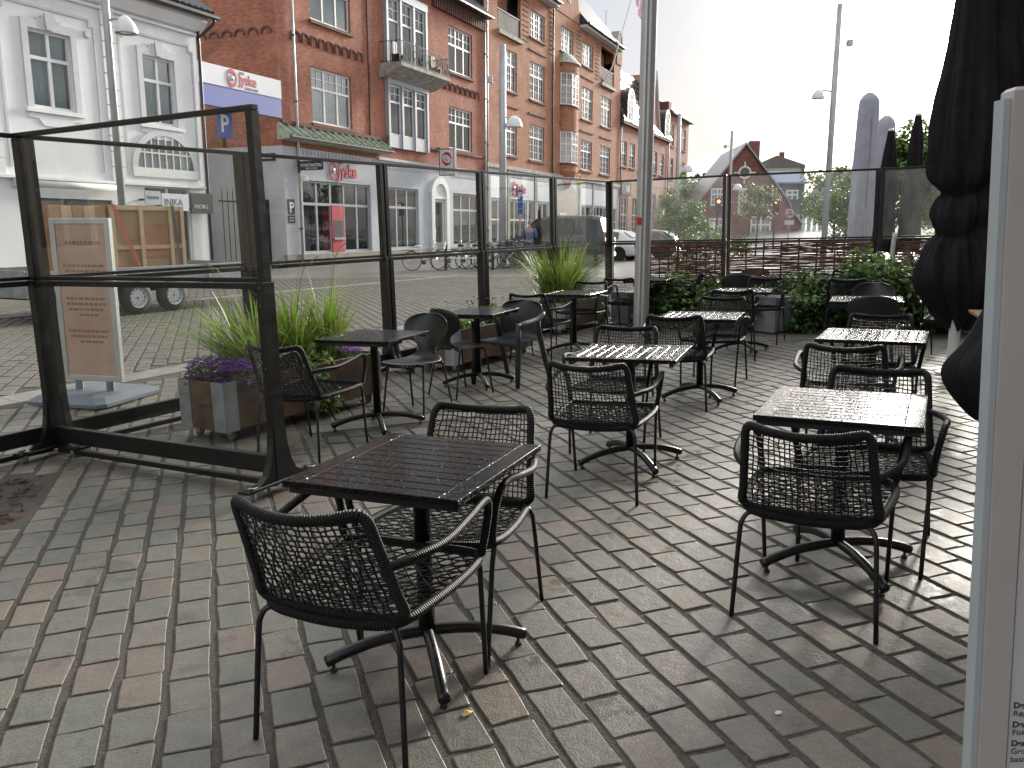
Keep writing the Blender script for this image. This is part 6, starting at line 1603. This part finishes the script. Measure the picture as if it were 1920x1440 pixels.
bicycle('silver bicycle in the fifth rack slot', -.25, 32.6, 60, (.35, .35, .36))
bicycle('dark bicycle with a basket at the end of the rack by the lamp post', .25, 33.1, 58, (.03, .03, .04), 'black_metal')
def rack():
    t = empty('bicycle_rack')
    for x in (0, 1.75): MB().box(x-.05, x+.05, -.05, .05, 0, .85).build('rack_post', M['black_metal'], t)
    for z in (.42, .62): MB().tube([(.05, 0, z), (1.70, 0, z)], .02, 6).build('rack_rail', M['chrome'], t)
    for k in range(6):
        x = .2+.27*k; MB().tube(catmull([(x, 0, .62), (x, -.25, .5), (x, -.3, .3), (x, -.1, .15), (x, 0, .42)], 3), .01, 5).build('wheel_hoop', M['chrome'], t)
    t.matrix_world = Matrix.Translation((-2.45, 31.3, 0)) @ Matrix.Rotation(radians(8), 4, 'Z'); tag(t, 'low steel bicycle rack between two black posts', 'bike rack')
rack()
# ------------------------------------------------------------------ trailer, its load, pavement sign
def trailer():
    t = empty('flatbed_trailer'); g = mat('galvanised trailer side', (.30, .31, .32), .5, .4, var=.2, vscale=5); W = 1.9
    MB().box(-2.4, 2.5, .03, W, .50, .56).build('bed', M['planter_wood'], t)
    MB().box(-2.4, 2.5, -.03, .0, .50, .84, chamfer=.006).build('side_board', g, t); MB().box(-2.4, 2.5, W+.03, W+.06, .50, .84, chamfer=.006).build('side_board', g, t)
    MB().box(-2.45, -2.405, -.02, W+.05, .42, .86, chamfer=.006).build('front_board', g, t); MB().box(2.505, 2.55, -.02, W+.05, .50, .84, chamfer=.006).build('tail_board', g, t)
    for x in np.linspace(-2.2, 2.3, 9): MB().lathe([(.018, 0), (.018, .01)], 8, Matrix.Translation((float(x), -.031, .72)) @ Matrix.Rotation(pi/2, 4, 'X')).build('rivet', M['black_metal'], t)
    for x in (-1.2, 1.3): MB().box(x-.03, x+.03, -.05, -.03, .46, .86).build('latch', M['zinc'], t)
    MB().box(-2.3, 2.4, .25, 1.65, .38, .498).build('chassis', M['black_metal'], t); MB().box(-4.0, -2.3, .9, 1.0, .40, .48).build('drawbar', M['zinc'], t)
    for x in (-.40, .40):
        for y in (.02, W-.02): wheel(t, x, y, .30, .19)
    MB().lathe([(.0, -.03), (.12, -.03), (.12, .03), (.0, .03)], 14, Matrix.Translation((-3.2, .95, .12)) @ Matrix.Rotation(pi/2, 4, 'X')).build('jockey_wheel', M['tyre'], t); MB().tube([(-3.2, .95, .12), (-3.2, .95, .85)], .025, 6).build('jockey_stem', M['zinc'], t)
    for y in (.2, W-.2): MB().box(2.5, 2.6, y-.1, y+.1, .38, .48).build('tail_lamp', M['tail_red'], t)
    Mt = Matrix.Translation((-6.55, 15.42, 0)) @ Matrix.Rotation(radians(90-27), 4, 'Z'); t.matrix_world = Mt
    tag(t, 'grey flatbed trailer with twin wheels parked in front of the white house', 'trailer')
    wd = mat('varnished plywood', (.34, .20, .10), .5, var=.2, vscale=3, bump=.1, bscale=12); wd2 = mat('orange brown plywood', (.30, .13, .06), .5, var=.2, vscale=3); wd3 = mat('pale pine', (.45, .31, .17), .55, var=.15, vscale=4)
    c = empty('wooden_cupboard'); z0 = .56
    MB().box(-.75, .85, .10, .13, z0, 1.92).build('back_panel', wd, c); MB().box(-.75, .85, .13, .7, 1.86, 1.92).build('top', wd, c)
    for (a, b) in ((-.75, -.66), (-.15, -.07), (.50, .58), (.77, .85)): MB().box(a, b, .06, .10, z0, 1.92).build('stile', wd3, c)
    for z in (z0, 1.15, 1.84): MB().box(-.66, .77, .065, .10, z, z+.07).build('rail', wd3, c)
    for (a, b) in ((-.07, .50),): MB().box(a, b, .085, .10, 1.0, 1.6).build('door_panel', wd2, c)
    MB().box(-.70, .80, .13, .68, z0, 1.85).build('carcass', wd, c)
    c.matrix_world = Mt; tag(c, 'brown plywood cupboard lying strapped on the trailer', 'cupboard')
    c = empty('wooden_crate'); MB().box(-1.85, -.80, .12, .7, .56, 1.90).build('carcass', wd2, c)
    for k in range(5): MB().box(-1.86+k*.212, -1.86+k*.212+.2, .09, .12, .57, 1.88, chamfer=.004).build('plank', wd3 if k % 2 else wd, c)
    c.matrix_world = Mt; tag(c, 'slatted wooden crate loaded at the drawbar end of the trailer', 'crate')
    for (a, b, cl, lab) in ((-.72, -.30, (.42, .06, .03), 'red lashing strap over the load of the trailer'), (.55, .62, (.03, .035, .04), 'black lashing strap over the load of the trailer')):
        m = MB(); m.add([(a, .045, 1.93), (a+.06, .045, 1.93), (b+.06, .0, .86), (b, .0, .86), (a, .7, 1.94), (a+.06, .7, 1.94)], [(0, 1, 2, 3), (4, 5, 1, 0)]); o = m.build('lashing_strap', mat('webbing '+lab[:3], cl, .7, var=.1)); q = o.modifiers.new('s', 'SOLIDIFY'); q.thickness = .004; o.matrix_world = Mt; tag(o, lab, 'strap')
trailer()
def pavement_sign():
    t = empty('pavement_sign'); fr = M['alu']; W, H_, f = .64, 1.50, .055; z0 = .16
    for nm, a in (('frame_stile', (-W/2, -W/2+f, -.02, .02, z0, z0+H_)), ('frame_stile', (W/2-f, W/2, -.02, .02, z0, z0+H_)), ('frame_rail', (-W/2+f, W/2-f, -.019, .019, z0, z0+f)), ('frame_rail', (-W/2+f, W/2-f, -.019, .019, z0+H_-f, z0+H_))): MB().box(*a, chamfer=.006).build(nm, fr, t)
    pm = mat('faded rosy poster', (.42, .23, .16), .5, col2=(.52, .36, .28), vscale=2.2)
    MB().box(-W/2+f, W/2-f, -.012, .012, z0+f, z0+H_-f).build('poster', pm, t)
    rg = random.Random(4); m = MB()
    for (z, w) in ((1.42, .34), (1.22, .44), (1.17, .40), (1.12, .2), (.92, .42), (.87, .42), (.82, .38), (.77, .16), (.62, .44), (.57, .40), (.52, .2)):
        x = -w/2
        while x < w/2:
            l = rg.uniform(.02, .06); m.box(x, x+l, -.0135, -.012, z, z+(.022 if z < 1.4 else .035)); x += l+.012
    tag(m.build('faded_print', mat('faded brown print', (.22, .13, .10), .6, var=.2), t), kind='stuff')
    for x in (-.17, .17): MB().tube([(x, 0, .07), (x, 0, z0+.002)], .035, 10).build('spring_post', M['grey_rubber'], t)
    V = []; P = [(-.36, -.44), (.36, -.44), (.42, -.36), (.42, .36), (.36, .44), (-.36, .44), (-.42, .36), (-.42, -.36)]
    m = MB(); n = len(P); m.add([(x, y, 0) for x, y in P]+[(x, y, .03) for x, y in P]+[(x*.8, y*.8, .075) for x, y in P], [tuple(range(n-1, -1, -1)), tuple(2*n+i for i in range(n))]+[(r*n+i, r*n+(i+1) % n, (r+1)*n+(i+1) % n, (r+1)*n+i) for r in range(2) for i in range(n)])
    m.build('water_base', mat('grey blue plastic base', (.13, .15, .185), .5, var=.1), t)
    put(t, -3.92, 7.75, 14); tag(t, 'aluminium framed pavement sign with a faded rosy poster behind the glass', 'pavement sign')
pavement_sign()
# ------------------------------------------------------------------ lamp posts and signs
def lamp(label, x, y, H_, zl, side, r=.09, head=.3, arm=.45, flood=None):
    t = empty('street_lamp'); MB().tube([(0, 0, 0), (0, 0, H_*.6), (0, 0, H_)], [r, r*.92, r*.8], 10).build('mast', M['grey_pole'], t, True)
    a = MB().tube(catmull([(0, 0, zl), (side*arm*.5, 0, zl+.06), (side*arm, 0, zl+.05)], 3), .03, 6).build('arm', M['grey_pole'], t)
    hd = MB().lathe([(head, -.30*head/.3), (head*.97, -.18*head/.3), (head*.75, -.02), (head*.4, .08), (.03, .12)], 16, Matrix.Translation((side*(arm+head*.35), 0, zl)), caps=False).build('lamp_shade', M['white_paint'], t, True)
    MB().lathe([(head*.8, -.25*head/.3), (head*.4, -.29*head/.3), (.02, -.3*head/.3)], 12, Matrix.Translation((side*(arm+head*.35), 0, zl)), caps=False).build('diffuser', M['lamp_clear'], t)
    if flood: f = MB(); f.box(-side*.5-.1, -side*.5+.1, -.12, .1, flood-.12, flood+.12); f.tube([(0, 0, flood), (-side*.5, 0, flood)], .02, 5); f.build('floodlight', M['grey_pole'], t)
    put(t, x, y, 0); tag(t, label, 'street lamp', 'street lamps')
lamp('street lamp with a white dome in front of the white stucco house', -8.41, 18.5, 8.5, 5.74, 1, .085, .235, .3)
lamp('tall street lamp beside the parked bicycles', -.38, 35.5, 8.75, 5.9, 1, .15, .33, .35, 7.4)
lamp('tall street lamp rising beyond the willow hurdles with its dome turned to the gabled house', 13.2, 36, 10.4, 7.0, -1, .13, .25, .55, 8.9)
lamp('street lamp in front of the last red brick house', 10.55, 55, 8.6, 5.4, 1, .14, .36, .5, 7.4)
lamp('thin street lamp in front of the gabled house', 17.7, 70, 9.2, 4.95, 1, .14, .38, .5, 8.0)
def parking_post():
    t = empty('parking_sign'); b = mat('traffic blue', (.02, .10, .42), .4, var=.05)
    MB().tube([(0, .03, 0), (0, .03, 3.7)], .04, 8).build('post', M['grey_pole'], t)
    for z0, z1 in ((3.0, 3.62), (2.62, 2.95), (2.3, 2.58)): MB().box(-.14, .14, -.02, -.005, z0, z1).build('plate', b, t)
    put_text(t, 'P', .5, M['text_white'], -.12, -.024, 3.13, .002, .01); put(t, .46, 48, 0); tag(t, 'blue parking sign with two plates below on a post behind the van', 'sign')
parking_post()
def ban_sign():
    t = empty('traffic_sign'); MB().tube([(0, .03, 0), (0, .03, 2.5)], .035, 8).build('post', M['grey_pole'], t)
    R90 = Matrix.Rotation(pi/2, 4, 'X'); MB().lathe([(.30, -.01), (.30, .01)], 24, Matrix.Translation((0, 0, 2.2)) @ R90).build('disc', M['sign_white'], t)
    MB().tube([(.27*cos(a*pi/12), -.015, 2.2+.27*sin(a*pi/12)) for a in range(24)], .035, 5, True).build('red_ring', M['red'], t)
    m = MB(); m.box(-.14, .14, -.022, -.012, 2.12, 2.17); m.tube([(-.09+.06*cos(a*.6), -.017, 2.12+.06*sin(a*.6)) for a in range(10)], .012, 4, True); m.tube([(.09+.06*cos(a*.6), -.017, 2.12+.06*sin(a*.6)) for a in range(10)], .012, 4, True); m.box(-.10, .10, -.022, -.012, 2.25, 2.31)
    m.build('pictogram', M['black_sign'], t); MB().box(-.26, .26, -.015, .005, 1.6, 1.83).build('lower_plate', M['sign_white'], t)
    put(t, 14.6, 45, -12, .1); tag(t, 'round red ringed traffic ban sign with a plate beneath it', 'sign')
ban_sign()
def traffic_light(label, x, y):
    t = empty('traffic_light'); MB().tube([(0, 0, 0), (0, 0, 3.3)], .06, 8).build('pole', M['lead'], t); MB().box(-.17, .17, -.2, .05, 2.4, 3.4, chamfer=.03).build('housing', M['black_metal'], t)
    e = bpy.data.materials.get('lit red lens') or mat('lit red lens', (.9, .05, .02), .3, var=.02); b = e.node_tree.nodes['Principled BSDF']; b.inputs['Emission Color'].default_value = (1, .12, .05, 1); b.inputs['Emission Strength'].default_value = 3
    for k, mm in enumerate((M['black_sign'], M['black_sign'], e)): MB().lathe([(.11, 0), (.08, .02)], 12, Matrix.Translation((0, -.2, 2.58+.31*k)) @ Matrix.Rotation(pi/2, 4, 'X')).build('lens', mm, t)
    put(t, x, y, 0); tag(t, label, 'traffic light', 'traffic lights at the crossing')
traffic_light('traffic light on red in front of the shrubs by the gabled house', 13.2, 55); traffic_light('traffic light on red at the foot of the hill road', 17.2, 56)
# ------------------------------------------------------------------ trees, shrubs, far houses, hill road
M['bark'] = mat('bark', (.075, .055, .04), .9, var=.35, vscale=8, bump=.5, bscale=20)
def tree(label, x, y, H_, R_, n, leafm, seed, size=.16, trunk=.09, crown=.35, z=None, group=None, name='deciduous_tree', dense=1.0):
    rg = random.Random(seed); t = empty(name); m = MB(); tr = MB(); zc = H_*crown
    top = Vector((rg.uniform(-.1, .1)*R_, rg.uniform(-.1, .1)*R_, H_*.82)); tr.tube(catmull([(0, 0, 0), (top.x*.3, top.y*.3, H_*.35), (top.x*.7, top.y*.7, H_*.6), tuple(top)], 3), [trunk*(1-.085*k) for k in range(10)], 8)
    ends = []
    for k in range(16):
        a = k*2.4+rg.uniform(-.4, .4); q = rg.uniform(0, 1); b = Vector((top.x*(.3+.5*q), top.y*(.3+.5*q), H_*(crown+.4*q))); e = b+Vector((cos(a), sin(a), rg.uniform(.2, .9)))*R_*rg.uniform(.55, .95)*(1.1-.5*q)
        tr.tube(catmull([tuple(b), tuple(b.lerp(e, .5)+Vector((0, 0, .06*R_))), tuple(e)], 3), [trunk*.4*(1-.12*k2) for k2 in range(7)], 5); ends += [e, b.lerp(e, .65)]
    ends.append(top)
    cl = [(e, R_*rg.uniform(.22, .40)) for e in ends]
    for i in range(n):
        e, cr = rg.choice(cl); v = Vector((rg.gauss(0, 1), rg.gauss(0, 1), rg.gauss(0, 1))).normalized()*(rg.random()**.45)*cr; p = e+Vector((v.x, v.y, v.z*.8))
        leaf(m, p, Vector((v.x+rg.uniform(-.6, .6)*cr, v.y+rg.uniform(-.6, .6)*cr, rg.uniform(-.8, .6)*cr)), size*rg.uniform(.6, 1.3), rg, .7)
    tr.build('trunk', M['bark'], t, True); m.build('crown', leafm, t)
    put(t, x, y, rg.uniform(0, 360), z); tag(t, label, 'tree', group)
tree('large round tree behind the small furled black parasols', 18.6, 40, 7.3, 2.7, 9000, M['leaf'], 5, .26, .2, .22)
tree('dense dark tree reaching down behind the furled black parasol', 21.6, 42, 6.3, 2.9, 7000, M['leaf_dark'], 6, .30, .2, .2)
tree('young street tree with loose crown in front of the red brick houses', 5.95, 30.5, 3.75, 1.05, 1700, M['leaf'], 7, .16, .05, .28, group='young street trees')
tree('young yellowing street tree in front of the gabled house', 12.9, 45, 4.0, 1.25, 1500, M['leaf_yellow'], 8, .18, .05, .42, group='young street trees')
tree('young street tree beside the hill road', 17.6, 45, 4.4, 1.7, 2600, M['leaf'], 9, .2, .06, .25, group='young street trees')
tree('street tree behind the tall lamp post by the covered parasols', 19.6, 52, 6.0, 2.3, 3200, M['leaf_bright'], 19, .24, .08, .25, group='young street trees')
def shrub(label, x, y, box, n, mm, seed, size=.12):
    o = leafy('shrub', label, 'shrub', M[mm], n, box, size, seed, group='shrubs beyond the willow hurdles', stems=10, w=.7); put(o, x, y, 10)
shrub('rounded green shrub beyond the dusty glass', 7.3, 33, (1.1, .8, 1.9), 1500, 'leaf', 71)
shrub('dark green shrub beside the young street tree', 8.3, 36, (1.1, .8, 1.6), 1300, 'leaf_dark', 72)
shrub('pale green shrub in front of the gabled house', 10.6, 42, (1.4, .8, 1.5), 1300, 'leaf_bright', 73, .14)
shrub('low dark shrub beside the hill road', 16.4, 40, (1.4, .9, 1.5), 1300, 'leaf_dark', 74, .14)
shrub('leafy shrub behind the covered parasols', 12.4, 27, (1.3, .8, 1.6), 1500, 'leaf', 75, .12)
shrub('dark pot shrub at the lamp post by the bicycles', .35, 34.6, (.45, .35, .85), 320, 'leaf_dark', 76, .08)
# houses at the foot of the hill
def simple_house(name, label, x, y, az, z=0.0):
    t = empty(name); t.matrix_world = Matrix.Translation((x, y, z)) @ Matrix.Rotation(-radians(az), 4, 'Z'); tag(t, label, 'house'); return t
M['brick_far'] = brick_mat('brown red brick', (.24, .085, .06), (.20, .075, .055), (.2, .14, .11))
M['roof_pale'] = mat('pale wet slate', (.30, .31, .32), .25, var=.15, vscale=1)
M['roof_yellow'] = mat('lichen yellow tile', (.58, .43, .22), .8, var=.25, vscale=1.2)
M['yellow_wall'] = mat('pale yellow render', (.50, .45, .30), .8, var=.08, vscale=.6)
M['slate_wall'] = mat('dark slate', (.075, .08, .085), .6, var=.25, vscale=1)
def gabled():
    t = simple_house('gabled_brick_house', 'brown brick house with a tall flared gable and round window', 22.9, 85, 4, -.7)
    hw = 4.7; hs = [(-3.2, -1.9, 4.4, 6.1), (.8, 2.9, 4.4, 6.1), (-3.3, -1.5, 1.2, 3.2), (.8, 2.8, 1.0, 3.4), (-.5, .3, 3.4, 6.1)]
    G = [(-hw-.8, 0), (-hw-.8, 2.6), (-hw-.2, 3.6), (-hw+.5, 4.9), (0, 10.2), (hw-.5, 4.9), (hw+.2, 3.6), (hw+.9, 2.6), (hw+.9, 0)]
    MB().prism(G, 0, .5).build('gable_wall', M['brick_far'], t, fix=True)
    for h in hs: window(t, *h, lights=2, tf=.35, top=(2, 1), bot=(2, 2), y=-.09, sill=None, fw=.14, mw=.06)
    R90 = Matrix.Rotation(pi/2, 4, 'X'); MB().tube([(.55*cos(a*pi/10), -.08, 7.6+.55*sin(a*pi/10)) for a in range(20)], .10, 6, True).build('round_window', M['white_paint'], t)
    MB().lathe([(.5, 0), (.5, .06)], 20, Matrix.Translation((0, 0, 7.6)) @ R90).build('round_pane', M['win_glass'], t); m = MB()
    for a in range(4): m.box(.62, 1.05, -.06, -.001, -.06, .06, Matrix.Translation((0, 0, 7.6)) @ Matrix.Rotation(a*pi/2, 4, 'Y'))
    m.build('cross_ornament', M['white_paint'], t)
    prof = [(0, 10.25), (hw-.45, 4.95), (hw+.25, 3.6), (hw+1.1, 2.55)]
    for s in (1, -1):
        m = MB(); V = [(s*a, -.35, b) for a, b in prof]+[(s*a, 14, b) for a, b in prof]+[(s*a, -.35, b+.22) for a, b in prof]+[(s*a, 14, b+.22) for a, b in prof]; n = 4
        F = [(i, i+1, n+i+1, n+i) for i in range(3)]+[(2*n+i, 3*n+i, 3*n+i+1, 2*n+i+1) for i in range(3)]+[(i, 2*n+i, 2*n+i+1, i+1) for i in range(3)]
        m.add(V, F).build('roof', M['roof_pale'], t, fix=True)
    MB().box(1.2, 2.2, 4, 5, 8.0, 11.0).build('chimney', M['brick_far'], t); MB().box(-hw-.7, hw+.8, .5, 13.5, 0, 3).build('side_walls', M['brick_far'], t)
gabled()
def row_houses():
    t = simple_house('slate_house', 'grey slate house with a blue roofed dormer beside the gabled house', 25.9, 89, 8, .0)
    MB().box(0, 4.2, 0, 9, 0, 6.0).build('wall', M['slate_wall'], t); MB().prism([(-.4, 6.0), (-.4, 6.15), (3.5, 7.5), (9.4, 6.15), (9.4, 6.0)], -.2, 4.4, axis='x').build('roof', mat('blue slate', (.12, .16, .28), .3, var=.15), t, fix=True)
    for x in (.5, 2.4): window(t, x, x+1.2, 4.0, 5.4, 2, .35, (1, 1), (1, 1), y=-.09, sill=None, fw=.14)
    MB().box(2.4, 4.4, -1.2, 0, 2.6, 4.4).build('porch_gable', M['slate_wall'], t)
    for k in range(8): MB().box(2.2+k*.55, 2.55+k*.55, -1.5, -1.35, 0, 2.9).build('fence_board', M['white_paint'] if k % 2 else mat('pale blue board', (.35, .48, .55), .6, var=.1), t)
    t = simple_house('yellow_roof_house', 'tall house with a hipped lichen yellow roof behind the slate house', 31.0, 106, 10, 0)
    MB().box(0, 4.0, 0, 9, 0, 7.4).build('wall', M['slate_wall'], t); m = MB(); m.add([(-.4, -.4, 7.4), (4.4, -.4, 7.4), (4.4, 9.4, 7.4), (-.4, 9.4, 7.4), (2.0, 3.0, 10.2)], [(0, 1, 4), (1, 2, 4), (2, 3, 4), (3, 0, 4), (3, 2, 1, 0)]); m.build('roof', M['roof_yellow'], t); MB().box(2.2, 2.8, 4.2, 4.8, 8, 11).build('chimney', M['brick_far'], t)
    for x in (.4, 2.3): window(t, x, x+1.3, 4.8, 6.6, 2, .35, (1, 1), (1, 1), y=-.09, sill=None, fw=.14)
    # yellow terrace climbing the hill, seen along its street front
    t = simple_house('yellow_terrace_house', 'long pale yellow terrace running up the hill road', 32.4, 97, 0, .3); t.rotation_euler = (0, 0, radians(72))
    holes = [(1+k*3.0, 2.3+k*3.0, 4.6, 6.6) for k in range(11)]+[(1+k*3.0, 2.3+k*3.0, 1.2, 3.2) for k in range(11)]
    wall(t, 0, 34, 0, 8.0, holes, M['yellow_wall'], 0, .2); MB().box(.05, 33.9, .9, 5.4, 0, 8).build('rooms', M['room'], t)
    for h in holes: window(t, *h, lights=2, tf=.35, top=(1, 1), sill=None, fw=.12)
    MB().prism([(-.5, 8), (-.5, 8.2), (2.6, 9.3), (5.6, 8)], -.2, 34.2, axis='x').build('roof', mat('grey brown tile', (.16, .14, .12), .6, var=.2, vscale=1), t, fix=True); MB().quad((0, 0, 0), (0, 5.4, 0), (0, 5.4, 8), (0, 0, 8)).build('end_wall', M['yellow_wall'], t)
    t = simple_house('hill_house', 'distant grey gabled house at the top of the hill road', 51.0, 142, 0, .2)
    MB().prism([(0, 0), (0, 5.5), (5, 10.5), (10, 5.5), (10, 0)], 0, 9).build('wall', mat('grey render', (.22, .21, .20), .8, var=.1), t, fix=True)
    for s in (1, -1): MB().prism([(5, 10.5), (5, 10.9), (5+s*5.6, 5.3), (5+s*5.6, 4.9)], -.3, 9.3).build('roof', M['slate_wall'], t, fix=True)
    MB().box(6.4, 7.2, 3, 4, 8, 11.6).build('chimney', M['brick_far'], t)
    for x in (2, 6): window(t, x, x+1.6, 2.5, 4.5, 2, .35, (1, 1), (1, 1), y=-.09, sill=None, fw=.16)
row_houses()
def hill():
    M['wet_asphalt'] = mat('wet pale asphalt', (.13, .13, .13), .32, var=.2, vscale=.5)
    V = []; F = []; P = [(13.0, 38, .0), (16.0, 52, .06), (21.5, 70, .6), (29.0, 92, 1.6), (40.5, 125, 3.0), (60, 180, 5.2)]
    for i, (x, y, z) in enumerate(P): w = 3.2+.012*y; V += [(x-w*.6, y, z-1.0), (x-w*.6, y, z+.012), (x+w*1.5, y, z+.012), (x+w*1.5, y, z-1.0)]
    for i in range(len(P)-1):
        for k in range(3): F.append((i*4+k, i*4+k+1, i*4+5+k, i*4+4+k))
    tag(MB().add(V, F).build('hill_road', M['wet_asphalt'], fix=True), kind='structure')
    V = []; F = []; Q = [(17, 60, -.1), (24, 78, .5), (34, 100, 1.5), (50, 130, 3.0), (70, 170, 5)]
    for i in range(14):
        for j in range(30):
            x = 10+i*8; y = 62+j*5; V.append((x, y, -.05+max(0, (y-70)*.030)*sstep((x-8)/20)))
    for i in range(13):
        for j in range(29): F.append((i*30+j, (i+1)*30+j, (i+1)*30+j+1, i*30+j+1))
    tag(MB().add(V, F).build('hill_ground', mat('rough hill grass', (.07, .09, .035), .9, var=.3, vscale=.5), smooth=True, fix=True), kind='structure')
    # dark wooded bank between the last red house and the gabled house
    rg = random.Random(3); m = MB()
    for i in range(5200):
        u = rg.uniform(0, 1); x = 17.5+u*9; y = 102+rg.uniform(-2.5, 2.5); z = rg.uniform(.3, 7.4+.4*sin(x*1.7)); leaf(m, Vector((x, y, z)), Vector((rg.uniform(-1, 1), -rg.random(), rg.uniform(-.5, .6))), rg.uniform(.5, .9), rg, .8)
    o = m.build('wooded_bank', M['leaf_dark']); tag(o, 'dark wooded bank between the last brick house and the gabled house', 'wood', kind='stuff')
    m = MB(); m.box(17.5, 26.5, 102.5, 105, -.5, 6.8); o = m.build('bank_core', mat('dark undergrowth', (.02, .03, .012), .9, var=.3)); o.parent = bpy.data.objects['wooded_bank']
hill()
# cream house further along the street, mirrored by the near glass screen
def cream_house():
    t = house('cream_street_house', 'cream rendered street house beyond the white stucco house', 'building', 1.87); cm = mat('cream wall paint', (.56, .48, .31), .75, var=.08, vscale=1.2)
    holes = [(-46+k*3.4, -44.6+k*3.4, c, d) for k in range(7) for c, d in ((.8, 2.9), (4.4, 6.4), (7.6, 9.4))]
    wall(t, -47, -22.05, 0, 10.4, holes, cm, 0, .16); MB().box(-47, -22.06, .9, 8, 0, 10.4).build('rooms', M['room'], t)
    for h in holes: window(t, *h, lights=2, tf=.35, top=(1, 1), bot=(1, 1), sill=None)
    MB().prism([(-.45, 10.4), (-.45, 10.55), (4, 14), (4, 10.4)], -47, -22.05, axis='x').build('roof', M['tile_dark'], t, fix=True); MB().box(-47, -22.06, -.1, 0, 3.5, 3.75).build('string_course', M['white_trim'], t)
cream_house()

# restaurant front out of view, added to shade the right foreground
def restaurant():
    t = empty('unseen_restaurant_front'); u = 7.7; p = (FA0[0]+FAN[0]*u-FAD[0]*9, FA0[1]+FAN[1]*u-FAD[1]*9)
    t.matrix_world = Matrix.Translation((p[0], p[1], -.1)) @ Matrix.Rotation(pi/2-FAZ+pi, 4, 'Z') @ Matrix.Translation((-22, 0, 0))
    tag(t, 'unseen plain restaurant front added opposite the glass screens to shade the terrace', 'building')
    holes = [(1.5+k*3.4, 3.9+k*3.4, .9, 2.9) for k in range(6)]+[(1.9+k*3.4, 3.5+k*3.4, 4.6, 6.4) for k in range(6)]
    wall(t, 0, 22, 0, 8.2, holes, mat('brown grey render', (.30, .27, .24), .8, var=.1, vscale=1), 0, .18); MB().box(.05, 21.9, .9, 7, 0, 8.2).build('rooms', M['room'], t)
    for h in holes: window(t, *h, lights=2, tf=.3, top=(1, 1), sill=None)
    MB().prism([(-.4, 8.2), (-.4, 8.35), (4, 11.5), (4, 8.2)], 0, 22, axis='x').build('roof', M['tile_dark'], t, fix=True); MB().quad((0, 0, 0), (0, 7, 0), (0, 7, 8.2), (0, 0, 8.2)).build('end_wall', M['brick_far'], t)
restaurant()
